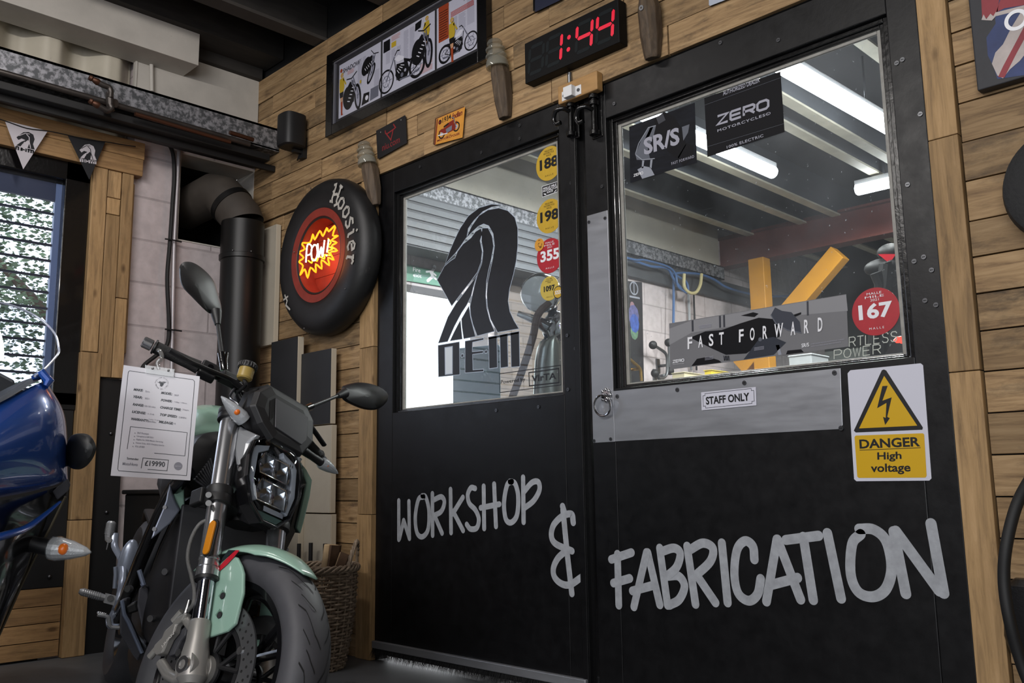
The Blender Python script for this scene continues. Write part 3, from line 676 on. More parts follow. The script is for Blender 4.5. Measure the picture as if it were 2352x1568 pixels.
draw_bike(P, .575, .140, .290, 3, WHITEP, -1); P.poly([(.665, .305), (.705, .31), (.712, .345), (.668, .340)], INK, 3)
draw_person(P, .748, .250, .20, 3, -1); draw_front_bike(P, .725, .215, .27, 6, -.05); column(P, .705, .088, .785, .135, PINK, 2)
P.obj('magazine_page', pf)['label'] = 'middle page with a chopper in side view'
P = page(.814, 1.066)
P.rect(.826, .190, .892, .352, ORP, 2); P.text('CUSTOM', .859, .335, .012, REDP, 3); column(P, .832, .200, .886, .325, INK, 3, .011)
column(P, .905, .275, 1.050, .300, REDP, 2); column(P, .905, .200, .945, .27, INKGREY); column(P, .955, .200, .998, .27, INKGREY); column(P, 1.008, .200, 1.052, .345, INKGREY)
P.text('N', 1.0, .318, .025, INK, 2); draw_bike(P, .945, .125, .215, 3, WHITEP); draw_person(P, .915, .175, .20, 12)
P.obj('magazine_page', pf)['label'] = 'right page with an orange column and chopper'
q = MB(); q.prism([(.056, .056), (FW - .056, .056), (FW - .056, FH - .056), (.056, FH - .056)], O + NY * .0135, UX, UZ, NY, .002, glass('picture_glass', '#f6f6f8', .7)); q.obj('glazing', pf)

def plate_sign(name, label, cat, pts, th, face, edge=None, Y=PW, rnd=0.0, gap=.0):
    """a flat plate whose front face has the given outline in the photograph"""
    poly = [W(x, y, Y) for x, y in pts]; c = sum(poly, Vector()) / len(poly); c.y = Y
    r = thing(name, c, label, cat); m = MB(); m.prism([(p.x, p.z) for p in poly], (0, Y, 0), UX, UZ, NY, th, edge or face); m.obj('plate', r, bevel=.0015)
    P = Print((0, Y - th, 0), UX, UZ, NY); P.ppoly(pts, face) if not rnd else None
    return r, P
M_SIGNBLACK = mat('sign_black', '#1a191b', .5); M_DKRED = mat('sign_dark_red', '#7e2226', .5); M_ORSIGN = mat('sign_orange', '#c98a35', .5, var=.15, scale=20); M_TRUST = mat('sign_maroon', '#6b1f1b', .5)
r, P = plate_sign('sign', 'small black sign with a red horned emblem above red lettering, under the magazine frame', 'sign', [(866, 301), (932, 265), (935, 328), (869, 365)], .006, M_SIGNBLACK)
cr = lambda pts: [(740 + x / 4.356, y / 4.356) for x, y in pts]
P.stroke([P.px(*p) for p in cr([(632, 1310), (636, 1335), (650, 1340), (720, 1290), (735, 1275), (715, 1245)])], .0065, M_DKRED, 2)
P.stroke([P.px(*p) for p in cr([(648, 1345), (690, 1400), (712, 1300)])], .0065, M_DKRED, 3.5)
P.ptext('niu.com', *cr([(603, 1512), (778, 1425), (603, 1450)]), M_DKRED, 2)
for p in ((586, 1322), (790, 1200)): q = P.px(*cr([p])[0]); P.disc(q.x, q.y, .0028, M_PALE, 2)
P.obj('printing', r)
r, P = plate_sign('sign', 'orange metal sign reading 1934 over a red motorcycle, above the left door', 'sign', cr([(1145, 1190), (1430, 1068), (1405, 1375), (1125, 1450)]), .010, M_ORSIGN, mat('sign_edge_brown', '#5a3a20', .6))
P.ppoly(cr([(1150, 1193), (1160, 1190), (1135, 1445), (1125, 1450)]), M_TRUST, 2)
P.ptext('1934', *cr([(1205, 1230), (1290, 1190), (1205, 1180)]), INK, 2, .015); P.ptext('Indian', *cr([(1298, 1195), (1405, 1150), (1298, 1140)]), M_TRUST, 2, .02, .9, .35)
P.disc(*P.px(*cr([(1180, 1222)])[0]), .010, INK, 2); P.disc(*P.px(*cr([(1178, 1225)])[0]), .006, M_TRUST, 3)
c0 = P.px(*cr([(1270, 1285)])[0])
MRED = mat('print_deep_red', '#7a2419', .4)
for x, rr in ((-.046, .018), (.046, .018)): P.ring(c0.x + x, c0.y - .008 + x * .05, rr, .006, INK, 2); P.disc(c0.x + x, c0.y - .008 + x * .05, .009, INKGREY, 3)
P.poly([(c0.x + a, c0.y + b) for a, b in ((-.066, .006), (-.02, .012), (.0, .026), (.034, .030), (.030, .012), (.05, .02), (.04, -.016), (-.02, -.018), (-.05, -.002))], MRED, 4)
P.poly([(c0.x + a, c0.y + b) for a, b in ((-.02, .002), (.02, .008), (.018, -.012), (-.014, -.016))], INKMID, 5); P.stroke([(c0.x + .046, c0.y - .008), (c0.x + .03, c0.y + .038), (c0.x + .018, c0.y + .042)], .004, INKMID, 6); P.stroke([(c0.x - .03, c0.y + .016), (c0.x - .004, c0.y + .022)], .007, INK, 6); P.stroke([(c0.x - .068, c0.y - .012), (c0.x - .01, c0.y - .018)], .0035, WHITEP, 6)
P.ptext('MOTORCYCLES', *cr([(1152, 1420), (1375, 1345), (1152, 1400)]), M_TRUST, 2, .03); P.ptext('since 1901', *cr([(1240, 1370), (1292, 1350), (1240, 1360)]), M_TRUST, 2)
P.obj('printing', r)

# ---- glass insulators on wooden pegs
M_PEG = wood('weathered_peg', '#3a3027', '#54473a', '#6b5a48', 2, .5, isl=.1); M_INS = glass('insulator_glass', '#dcdad0', 1.5, .65, False, .02, '#b9b8ae')
def insulator(top, bottom, label, hole=True, glass_on=True, screw=False, lift=0.0):
    a, b = W(*top, PW - .05 - lift), W(*bottom, PW - .02 - lift); r = thing('insulator_peg', (b.x, PW, b.z), label, 'insulator')
    L = (a - b).length; d = (a - b).normalized(); n = (NY - d * NY.dot(d)).normalized(); u = n.cross(d)
    def sec(t, w, dp): c = b + d * (L * t); return [c + u * (w * x) + n * (dp * y) for x, y in ((-1, -.55), (1, -.55), (1, .1), (.35, .55), (-.45, .55), (-1, .1))]
    m = MB(); k = 1.0 if not glass_on else .70
    m.loft([sec(-.02, .024, .03), sec(.02, .027, .034), sec(.35 * k, .035, .05), sec(.8 * k, .036, .056), sec(k, .026, .045)], M_PEG, sm=False); m.obj('peg', r, bevel=.003)
    m = MB(); c = b + d * (L * .14) + n * .019; m.cyl(c, c + n * .002, .006, M_DARK, seg=12); m.obj('fixing_hole', r)
    if screw: m = MB(); c2 = b + d * (L * .78) + n * .03; m.lathe([(.003, 0), (.009, 0), (.009, .004), (.003, .004)], c2, n, M_STEEL, 16, closedprof=True); m.obj('screw_head', r)
    if glass_on:
        m = MB(); base = b + d * (L * .66)
        pr = [(.001, .118), (.026, .116), (.033, .106), (.033, .098), (.026, .094), (.034, .086), (.042, .08), (.042, .072), (.033, .068), (.040, .058), (.046, .05), (.046, .044), (.038, .038), (.044, .03), (.048, .016), (.049, 0), (.040, 0), (.036, .03), (.001, .06)]
        s_ = L / .33; m.lathe([(p * s_, h * s_ * 1.05) for p, h in pr], base, d, M_INS, 32); m.obj('glass_insulator', r)['label'] = 'dusty clear glass insulator'
    return r
insulator((1136, 98), (1157, 268), 'glass insulator on wooden peg between the picture frame and red clock')
insulator((836, 332), (860, 470), 'glass insulator on wooden peg overlapping the top edge of the tyre')
insulator((1484, -8), (1496, 132), 'weathered wooden peg with a screw, right of the red clock', glass_on=False, screw=True)

# ---- digital clock
tl, tr, bl = W(1206, 100, PW - .045), W(1422, 5, PW - .045), W(1206, 193, PW - .045)
CW_, CH_ = tr.x - tl.x, tl.z - bl.z; Oc = Vector((bl.x, PW, bl.z))
ck = thing('digital_clock', Oc, 'black wall clock showing 1:44 in red segments above the doors', 'clock')
m = MB(); m.prism([(0, 0), (CW_, 0), (CW_, CH_), (0, CH_)], Oc, UX, UZ, NY, .045, mat('clock_case_black', '#070708', .6, spec=.2)); m.obj('case', ck, bevel=.003)
M_SEG = emis('clock_red_segment', '#d4002c', 1.15, '#50000e'); M_OFF = mat('clock_dark_segment', '#14191b', .6, spec=.2)
def digit(x, on):
    P = Print(Oc + NY * .045, UX, UZ, NY); w, h, t = CW_ * .155, CH_ * .64, CH_ * .085; y0 = CH_ * .18; g = .003; sk = .10
    S = {'a': ((0, h), (w, h)), 'd': ((0, 0), (w, 0)), 'g': ((0, h / 2), (w, h / 2)), 'f': ((0, h / 2), (0, h)), 'e': ((0, 0), (0, h / 2)), 'b': ((w, h / 2), (w, h)), 'c': ((w, 0), (w, h / 2))}
    for k, (p, q) in S.items():
        p, q = Vector(p), Vector(q); d = (q - p).normalized(); n = Vector((-d.y, d.x)); p = p + d * g; q = q - d * g
        pts = [p, p + d * t / 2 + n * t / 2, q - d * t / 2 + n * t / 2, q, q - d * t / 2 - n * t / 2, p + d * t / 2 - n * t / 2]
        P.poly([(x + v.x + sk * v.y, y0 + v.y) for v in pts], M_SEG if k in on else M_OFF, 1)
    P.obj('digit', ck)
digit(CW_ * .045, ''); digit(CW_ * .245, 'bc'); digit(CW_ * .565, 'fgbc'); digit(CW_ * .775, 'fgbc')
for a_, b_ in ((.487, .36), (.497, .64)):
    P = Print(Oc + NY * .045, UX, UZ, NY); P.disc(CW_ * a_, CH_ * b_, .0085, M_SEG, 1); P.obj('colon_dot', ck)

# ---- wood block with bolt keeper over the left leaf
a, b = W(1288, 240, 2.35), W(1378, 172, 2.35)
wb = thing('wood_block', (a.x, PW, a.z), 'pale wood block over the door bolt with a white keeper plate', 'wood block')
m = MB(); m.box((a.x, 2.335, W(1288, 238, 2.335).z), (W(1371, 180, 2.335).x, PW, W(1288, 205, 2.335).z + .015), mat('pale_wood_block', '#a67f4e', .6, var=.25, scale=10, stretch=(1, 5, 5))); m.obj('block', wb, bevel=.004)
M_KEEP = mat('white_keeper', '#d6d6d6', .4); c = W(1312, 212, 2.333); m = MB()
m.box(c + Vector((-.046, 0, -.02)), c + Vector((.046, .003, .016)), M_KEEP); m.box(c + Vector((-.020, -.022, -.022)), c + Vector((.020, .003, .018)), M_KEEP); k = m.obj('keeper_plate', wb, bevel=.003); k['label'] = 'white bolt keeper'
for x in (-.034, .034): m = MB(); m.cyl(c + Vector((x, -.002, -.002)), c + Vector((x, .001, -.002)), .0065, M_SCREW, seg=12); m.obj('screw_head', k)

# ---- things cut by the top edge
r, P = plate_sign('picture', 'corner of dark blue picture above the clock, cut off by the photo edge', 'picture', [(1229, 28), (1292, -2), (1292, -60), (1229, -32)], .012, mat('dark_blue_print', '#1b2036', .5, var=.5, scale=90, stretch=(1, 1, 9)), M_BLACKGLOSS); P.obj('printing', r)
r, P = plate_sign('sign', 'white corner of small sign at the top edge above the right door', 'sign', [(1630, 14), (1690, -9), (1690, -50), (1630, -30)], .006, mat('blue_white_sign', '#a9b0bd', .5), Y=PW); P.obj('printing', r)

# ---- flag picture at the right
r = thing('picture', W(2260, 215, PW), 'black framed picture of a weathered union flag, right of the doors', 'picture')
fx0, fz0 = W(2254, 214, PW).x, W(2256, 216, PW).z; Of = Vector((fx0, PW, fz0))
m = MB(); m.prism([(0, 0), (.9, 0), (.9, .62), (0, .62)], Of, UX, UZ, NY, .03, mat('charcoal_canvas', '#2a2b30', .6, var=.15, scale=60)); m.obj('canvas', r, bevel=.003)
P = Print(Of + NY * .03, UX, UZ, NY); FB, FR, FWt = mat('flag_navy', '#2c3a66', .6, var=.35, scale=14), mat('flag_red', '#8a3038', .6, var=.3, scale=12), mat('flag_white', '#b3a8a4', .6, var=.25, scale=12, dirt='#5b4c3c', dirt_amt=.35, dirt_scale=30)
def cf(pts): return [(2100 + x / 3.135, y / 3.135) for x, y in pts]
fl = P.px(*cf([(600, 300)])[0]); P.rect(fl.x, .06, .84, .57, FB, .4); P.rect(fl.x, .29, .84, .36, FR, .6); P.stroke([(.84, .06), (.5, .30)], .05, FWt, .7, rnd=False); P.stroke([(.84, .57), (.5, .34)], .05, FWt, .7, rnd=False)
P.ppoly(cf([(520, 270), (600, 150), (640, 100), (900, 20), (1400, -80), (1400, 420), (800, 540), (600, 570), (570, 480), (530, 400)]), FB, 1)
P.ppoly(cf([(480, -60), (620, -60), (600, 90), (560, 120), (490, 140)]), FR, 2); P.ppoly(cf([(640, -60), (1400, -160), (1400, -60), (650, 60), (590, 90)]), FR, 2)
P.ppoly(cf([(590, 90), (1300, -90), (1300, -50), (700, 90), (580, 120)]), FWt, 3); P.ppoly(cf([(560, 460), (585, 380), (640, 320), (700, 200), (780, 70), (1000, -60), (1200, -100), (760, 440), (690, 500), (640, 565), (600, 545)]), FWt, 4)
P.ppoly(cf([(605, 555), (640, 480), (720, 330), (830, 120), (1000, -40), (1040, -40), (860, 160), (730, 400), (650, 560)]), FR, 5); P.ppoly(cf([(485, 145), (500, 105), (520, 140), (550, 100), (570, 118), (590, 85), (600, 105), (560, 150)]), FWt, 5)
c0 = P.px(*cf([(735, 145)])[0]); P.ring(c0.x, c0.y, .022, .009, WHITEP, 7)
P.obj('printing', r)
# ---- textured black round thing at the right edge, hose and case below
r = thing('tyre', W(2400, 430, PW), 'black knobbly tyre edge on the plank wall at far right', 'tyre'); c = W(2472, 430, PW); m = MB()
m.lathe([(.06, .01), (.12, 0), (.138, .02), (.143, .05), (.134, .075), (.11, .085), (.07, .08)], c + Vector((0, 0, 0)), NY, mat('knobbly_rubber', '#1c1c1d', .75, bump=1.0, scale=60), 48, closedprof=True); m.obj('tread', r)
pts = [W(2520, 960, PW - .01), AT(2420, 1020, 2.0), AT(2372, 1090, 2.0), AT(2335, 1160, 1.98), AT(2312, 1250, 1.96), AT(2306, 1330, 1.95), AT(2318, 1420, 1.93), AT(2345, 1520, 1.92), AT(2375, 1600, 1.9), AT(2400, 1700, 1.88), HZ(2440, 2100, .014), HZ(2560, 2080, .014)]
zz = min(p.z for p in pts); r = thing('hose', pts[4], 'black hose looping down at the right edge in front of the planks', 'hose'); m = MB(); m.tube(smooth_path(pts, 8), .0125, M_RUBBER, 14); m.obj('hose_loop', r)
cs = thing('case', AT(2390, 1400, 2.05), 'black soft case beside the hose at the right edge', 'case')
m = MB(); ring = []
for t, k in ((0, .55), (.10, .9), (.3, 1.0), (.7, 1.0), (.92, .96), (1.0, .8)):
    c = AT(2430, 1520 - 190 * t, 2.07); ring.append([c + Vector((.105 * k * math.copysign(abs(math.cos(a)) ** .55, math.cos(a)), .075 * k * math.copysign(abs(math.sin(a)) ** .55, math.sin(a)), 0)) for a in [2 * PI * i / 28 for i in range(28)]])
m.loft(ring, mat('black_leatherette', '#141416', .4, bump=.3, scale=120)); m.obj('body', cs)
m = MB(); c = AT(2395, 1480, 2.0); m.tube([AT(2385, 1560, 1.99), AT(2372, 1480, 1.985), AT(2376, 1400, 1.99), AT(2395, 1350, 2.0)], .004, mat('dark_piping', '#2a2a2c', .5)); m.obj('piping', cs)

# ================================================================ tyre with neon sign
tc = W(743, 588, PW); TA = NY
r = thing('tyre', tc, 'large black racing tyre hung on the planks around the neon sign', 'tyre')
c = Vector((W(751, 590, PW - .06).x, PW, W(751, 590, PW - .06).z)); RT = .372
M_TYRE = mat('old_tyre_rubber', '#141415', .5, var=.35, scale=12, dirt='#3a3836', dirt_amt=.3, dirt_scale=14, bump=.25)
m = MB(); prof = [(.215, .105), (.225, .113), (.245, .117), (.285, .120), (.325, .115), (.350, .100), (.366, .078), (.372, .052), (.368, .024), (.352, .005), (.31, .0), (.235, .0), (.225, .01)]
m.lathe(prof, c, TA, M_TYRE, 72, closedprof=True); m.obj('carcass', r)
M_REDRIM = mat('red_lit_rim', '#7d2b1f', .5, var=.25, scale=14)  # red neon light put into the rim colour
m = MB(); m.lathe([(.176, .02), (.178, .098), (.186, .110), (.222, .114), (.226, .105), (.226, .0), (.176, .0)], c, TA, M_REDRIM, 64, closedprof=True); m.obj('rim', r)['label'] = 'rim ring coloured with red neon light'
m = MB(); m.lathe([(.180, .100), (.188, .106), (.182, .110), (.174, .105)], c, TA, M_RUBBER, 64, closedprof=True); m.obj('gasket', r)
P = Print(c + NY * .1205, UX, UZ, NY); M_LET = mat('tyre_white_lettering', '#a5a39c', .7, var=.3, scale=40)
# blackletter word following the sidewall, drawn as pen strokes
GL = {'H': [[(.02, .92), (.20, 1.02), (.24, .86), (.22, .2), (.32, .04), (.06, .0)], [(.60, 1.08), (.74, .92), (.72, .2), (.86, .06), (.62, -.12)], [(.10, .62), (.36, .46), (.56, .56), (.84, .44)], [(.60, 1.08), (.92, 1.02)]],
      'o': [[(.34, .66), (.12, .50), (.12, .16), (.36, .0), (.58, .16), (.58, .50), (.34, .66)]], 's': [[(.58, .6), (.3, .66), (.14, .5), (.5, .26), (.5, .08), (.26, 0), (.06, .1)]],
      'i': [[(.14, .6), (.3, .56), (.3, .1), (.46, .02)], [(.28, .84), (.38, .92)]], 'e': [[(.14, .34), (.56, .42), (.52, .6), (.30, .66), (.12, .48), (.14, .14), (.34, .0), (.56, .1)]], 'r': [[(.06, .58), (.22, .62), (.22, .06), (.36, .0)], [(.24, .5), (.42, .66), (.58, .56)]]}
def arc_word(word, mid, rad, h, adv):
    tot = sum(adv.get(ch, .78) for ch in word) * h; a = mid + tot / 2 / rad
    for ch in word:
        w_ = adv.get(ch, .78) * h; a -= w_ / 2 / rad; tx, ty = math.cos(a - PI / 2), math.sin(a - PI / 2); nx, ny = math.cos(a), math.sin(a)
        for i, st in enumerate(GL[ch]):
            pts = [(c_x * 1.0 * h - .34 * h, c_y * h - .4 * h) for c_x, c_y in st]
            P.stroke([(nx * (rad + y) + tx * x, ny * (rad + y) + ty * x) for x, y in pts], h * .15, M_LET, 1 + i, rnd=False)
        a -= w_ / 2 / rad
arc_word('Hoosier', math.radians(24), .288, .082, {'H': 1.05, 'i': .6, 's': .78, 'r': .72})
P.obj('sidewall_lettering', r)['label'] = 'off-white blackletter word on the sidewall'
P = Print(c + NY * .1205, UX, UZ, NY)
P.stroke([(-.262, -.15), (-.24, -.18), (-.25, -.20), (-.215, -.225)], .010, M_LET, 1); P.stroke([(-.27, -.17), (-.235, -.16)], .009, M_LET, 2)
P.obj('sidewall_lettering', r)['label'] = 'worn off-white marks low on the sidewall'
for a, rr in ((100, .34), (165, .20), (255, .345), (320, .31)): m = MB(); a = math.radians(a); m.ball(c + Vector((rr * math.cos(a), -.118, rr * math.sin(a))), .004, M_STEEL, 8, 6); m.obj('fixing_screw', r)
# neon sign inside
ns = thing('neon_sign', c, 'lit neon sign reading POW! in a starburst, inside the tyre', 'neon sign')
m = MB()
z = -.168
while z < .167:
    h = random.uniform(.085, .10); half = math.sqrt(max(.001, .174 ** 2 - min(abs(z), abs(z + h), abs(z + h / 2)) ** 2)) - .004
    h = min(h, .168 - z); m.box(c + Vector((-half, -.022, z + .001)), c + Vector((half, -.012, z + h - .001)), mat('red_lit_boards', '#8e3122', .55, var=.2, scale=16)); z += h  # board colour carries the red light of the neon
m.obj('backboard', ns)
NEY = emis('neon_amber_tube', '#ff8a14', 3.2, '#5a3000'); NEW = emis('neon_white_tube', '#fff2d8', 4.0, '#666050'); NEG = emis('neon_yellow_tube', '#ffb81a', 2.6, '#5a4a00')
pc = lambda pts: [(400 + x / 3.734, 380 + y / 3.734) for x, y in pts]
yy = c.y - .100
def neon(name, pts, rr, m_, Y, closed=False, sm=0):
    v = [W(x, y, Y) for x, y in pc(pts)]
    if sm: v = smooth_path(v, sm, closed)
    k = MB(); k.tube(v, rr, m_, 8, closed=closed); return k
star = [(1385, 512), (1325, 565), (1310, 535), (1275, 605), (1250, 560), (1205, 635), (1190, 590), (1165, 660), (1095, 665), (1120, 715), (1072, 745), (1110, 790), (1070, 825), (1105, 860), (1080, 940), (1120, 890), (1145, 962), (1170, 875), (1215, 915), (1215, 845), (1265, 885), (1265, 810), (1330, 855), (1320, 790), (1370, 810), (1340, 745), (1400, 730), (1350, 690), (1395, 660), (1350, 640), (1405, 600), (1360, 600)]
neon('star', star, .0042, NEY, yy, True, 3).obj('starburst_tube', ns)
inner = [(1320, 625), (1345, 660), (1322, 690), (1360, 715), (1318, 735), (1345, 770), (1290, 765), (1290, 800), (1240, 780), (1225, 820), (1190, 800), (1180, 835), (1150, 815)]
neon('inner', inner, .0034, NEG, yy, False, 3).obj('inner_tube', ns)
lt = [[(1130, 830), (1142, 685), (1178, 690), (1172, 755), (1138, 770)], [(1200, 680), (1178, 720), (1182, 800), (1208, 812), (1228, 760), (1222, 690), (1200, 680)], [(1232, 670), (1240, 785), (1262, 700), (1272, 780), (1290, 640)], [(1325, 632), (1310, 745)], [(1308, 768), (1306, 778)]]
k = MB()
for st in lt:
    v = smooth_path([W(x, y, yy - .012) for x, y in pc(st)], 4); k.tube(v, .0036, NEW, 8)
k.obj('word_tube', ns)
lamp('neon_glow', 'POINT', c + Vector((0, -.085, -.03)), .55, (1, .16, .05), radius=.06)
lamp('neon_glow_outer', 'POINT', c + Vector((.02, -.20, .0)), .5, (1, .30, .06), radius=.08)

# ---- speaker
a = W(674, 290, 2.30); r = thing('loudspeaker', (a.x, PW, a.z), 'small rounded black loudspeaker high in the corner beside the steel channel', 'loudspeaker')
z0, z1 = W(673, 328, 2.26).z, W(673, 254, 2.26).z; m = MB()
rg = lambda z, k: [Vector((a.x + .062 * k * math.copysign(abs(math.cos(t)) ** .6, math.cos(t)), 2.29 + .062 * k * math.copysign(abs(math.sin(t)) ** .6, math.sin(t)), z)) for t in [2 * PI * i / 40 for i in range(40)]]
m.loft([rg(z0, .8), rg(z0 + .006, .97), rg(z0 + .02, 1), rg(z1 - .012, 1), rg(z1 - .003, .98), rg(z1, .9)], mat('speaker_black', '#101012', .55)); m.obj('body', r)
m = MB(); m.box((a.x - .012, 2.30, z0 - .018), (a.x + .012, 2.369, z0 - .004), M_BLACKMATT); m.box((a.x - .02, 2.345, z0 - .04), (a.x + .02, 2.369, z0 + .07), M_BLACKMATT); m.tube(smooth_path([(a.x, 2.34, z0 - .01), (a.x - .02, 2.345, z0 - .03), (a.x - .045, 2.355, z0 - .035)], 6), .004, M_RUBBER); m.obj('bracket', r)
# ================================================================ decals on the door glass
GY = 2.4145
DB = mat('decal_black', '#121317', .45, var=.5, scale=22); DSILV = mat('decal_silver_edge', '#a9b4c4', .4); STY = mat('sticker_yellow', '#bf9b2c', .45, var=.08, scale=30); STR_ = mat('sticker_red', '#a81f2a', .45, var=.12, scale=25); STO = mat('sticker_orange', '#cf9232', .45)
def decal(name, label, cat, px_, group=None, off=.0):
    p = W(px_[0], px_[1], GY); r = thing(name, (p.x, GY, p.z), label, cat, group); return r, Print((0, GY - off, 0), UX, UZ, NY)
d3 = lambda pts: [(860 + x / 2.45, 320 + y / 2.45) for x, y in pts]
def shape(P, pts, n=5, l=1, m=None, edge=True):
    q = [P.px(*p) for p in d3(pts)]
    if n: q = [v.xy for v in smooth_path([(a.x, a.y, 0) for a in q], n, True)]
    if edge: P.stroke(q, .005, DSILV, l, True)
    P.poly(q, m or DB, l + 1)
r, P = decal('window_decal', 'large black lion head decal over block letters on the left door glass', 'decal', (1100, 660))
# mane and face pieces, dense outlines so that corners stay crisp
shape(P, [(718, 370), (660, 366), (590, 386), (530, 432), (484, 500), (455, 560), (425, 630), (400, 700), (425, 672), (455, 640), (490, 592), (520, 548), (528, 500), (560, 455), (610, 405), (660, 380)], 0)
shape(P, [(520, 552), (548, 490), (590, 430), (640, 398), (700, 387), (750, 402), (790, 440), (806, 500), (806, 600), (798, 680), (782, 760), (760, 840), (752, 910), (762, 970), (785, 1020), (812, 1064), (694, 1084), (655, 1010), (638, 940), (634, 870), (640, 800), (655, 730), (668, 670), (678, 600), (670, 530), (645, 485), (615, 474), (585, 488), (550, 520)], 0)
shape(P, [(355, 790), (395, 715), (430, 684), (455, 668), (470, 630), (500, 590), (545, 555), (570, 520), (600, 502), (606, 530), (594, 570), (606, 630), (600, 690), (580, 745), (540, 800), (500, 850), (470, 890), (436, 935), (400, 870)], 0)
shape(P, [(608, 500), (640, 500), (662, 545), (670, 600), (658, 670), (642, 735), (630, 800), (626, 880), (632, 950), (650, 1020), (676, 1078), (580, 1104), (556, 1040), (544, 990), (540, 940), (550, 890), (566, 820), (582, 760), (606, 700), (614, 630), (604, 570)], 0)
shape(P, [(575, 770), (556, 830), (544, 880), (520, 930), (490, 975), (450, 1050), (412, 1136), (362, 1144), (385, 1080), (415, 1000), (460, 925), (510, 860)], 0)
shape(P, [(532, 940), (540, 1000), (568, 1108), (504, 1120), (494, 1050), (492, 1010)], 0)
shape(P, [(484, 1020), (494, 1122), (428, 1132), (450, 1085)], 0)
def boxes(*rs):
    for q in rs: shape(P, q, 0)
boxes([(360, 1160), (478, 1140), (480, 1322), (362, 1334)])
q = [P.px(*p) for p in d3([(398, 1172), (440, 1165), (440, 1318), (400, 1322)])]; P.stroke(q, .004, DSILV, 4, True); P.poly(q, mat('decal_gap_frost', '#cfd6dc', .5), 3.5)
boxes([(512, 1136), (614, 1118), (614, 1126), (552, 1140), (550, 1196), (612, 1190), (612, 1200), (552, 1208), (554, 1298), (614, 1294), (614, 1304), (512, 1312)], [(490, 1210), (500, 1208), (500, 1222), (490, 1224)], [(624, 1188), (634, 1186), (634, 1200), (624, 1202)])
boxes([(644, 1116), (688, 1108), (692, 1282), (648, 1288)], [(708, 1104), (748, 1096), (752, 1278), (712, 1284)], [(768, 1092), (814, 1084), (818, 1276), (772, 1280)], [(644, 1114), (812, 1082), (812, 1092), (645, 1124)])
P.obj('decal_print', r)

def round_sticker(px_, pxr, label, m, number, ncol, top='THE MALLE MILE', bot='MALLE', num_h=.45, big=True):
    r, P = decal('sticker', label, 'sticker', px_, off=.0012); c = P.px(*px_); rad = (P.px(px_[0], px_[1] - pxr[1]) - P.px(px_[0], px_[1] + pxr[1])).length / 2
    mb = MB(); mb.cyl((c.x, GY, c.y), (c.x, GY - .0015, c.y), rad, m, seg=64, sm=False); mb.obj('disc', r); P.base = .0006
    if number: P.text(number, c.x, c.y - rad * (.25 if big else .2), rad * (.58 if big else .42), ncol, 2, bold=.035, fit=rad * (1.42 if big else 1.2))
    dk = mat('sticker_dark_ink', '#4a3c18', .5) if ncol is INK else WHITEP
    if top:
        P.text(top.split('|')[0], c.x, c.y + rad * .72, rad * .10, dk, 2, fit=rad * .62)
        if '|' in top: P.text(top.split('|')[1], c.x, c.y + rad * .58, rad * .10, dk, 2, fit=rad * .80)
        if top.count('|') > 1: P.text(top.split('|')[2], c.x, c.y + rad * .44, rad * .10, dk, 2, fit=rad * .36)
    if bot: P.text(bot, c.x, c.y - rad * .74, rad * .09, dk, 2, fit=rad * .62, space=1.6)
    P.obj('printing', r); return r
round_sticker((1261, 375), (27, 39), 'round yellow sticker numbered 188 at the top of the left door glass', STY, '188', INK, 'MALLE MILE|MOTORCYCLE|RACE')
round_sticker((1262, 496), (27, 39), 'round yellow sticker numbered 198 on the left door glass', STY, '198', INK, 'MALLE MILE|MOTORCYCLE|RACE')
round_sticker((1263, 587), (28, 40), 'round red sticker numbered 355 on the left door glass', STR_, '355', WHITEP, 'MALLE|MILE|2021')
round_sticker((1262, 662), (22, 28), 'round pale yellow sticker numbered 1097 on the left door glass', mat('sticker_pale_yellow', '#c0a848', .45), '1097', INK, 'THE|MALLE|MILE', big=False)
r, P = decal('sticker', 'small orange round sticker overlapping the red sticker numbered 355', 'sticker', (1239, 562), off=.003); c = P.px(1239, 562); P.disc(c.x, c.y, .024, STO, 1)
for k in range(9): a = random.uniform(0, 6.28); q = random.uniform(.006, .018); P.stroke([(c.x + q * math.cos(a), c.y + q * math.sin(a)), (c.x + q * math.cos(a + .5), c.y + q * math.sin(a + .5))], .003, mat('orange_dark', '#6a4312', .5), 2)
P.obj('printing', r)
r, P = decal('sticker', 'tiny round sticker with dark ring beside the number 1097', 'sticker', (1283, 671), off=.003); c = P.px(1282, 671); P.disc(c.x, c.y, .0235, INK, 1); P.disc(c.x, c.y, .0205, STY, 2); P.text('XXX', c.x, c.y - .007, .014, WHITEP, 3, fit=.032, bold=.03)
P.obj('printing', r)
r, P = decal('sticker', 'small black rectangular sticker between the yellow stickers numbered 188 and 198', 'sticker', (1263, 436), off=.001)
g4 = lambda pts: [(1200 + x / 4.613, 200 + y / 4.613) for x, y in pts]
P.ppoly(g4([(207, 1052), (382, 995), (380, 1108), (210, 1168)]), WHITEP, 1); P.ppoly(g4([(211, 1056), (377, 1002), (375, 1104), (213, 1162)]), INK, 2)
P.ptext('MALLE MILE', *g4([(222, 1090), (362, 1043), (222, 1066)]), WHITEP, 3, .02); P.ptext('MOTORCYCLE', *g4([(220, 1116), (370, 1068), (220, 1094)]), WHITEP, 3, .02); P.ptext('RACE', *g4([(262, 1128), (325, 1106), (262, 1106)]), WHITEP, 3, .02)
P.ppoly(g4([(225, 1128), (250, 1128), (255, 1142), (232, 1140)]), WHITEP, 3); P.ppoly(g4([(338, 1110), (360, 1084), (364, 1090), (342, 1114)]), WHITEP, 3); P.obj('printing', r)
r, P = decal('window_decal', 'black outlined decal beginning Powered by, at the foot of the left door glass', 'decal', (1217, 875))
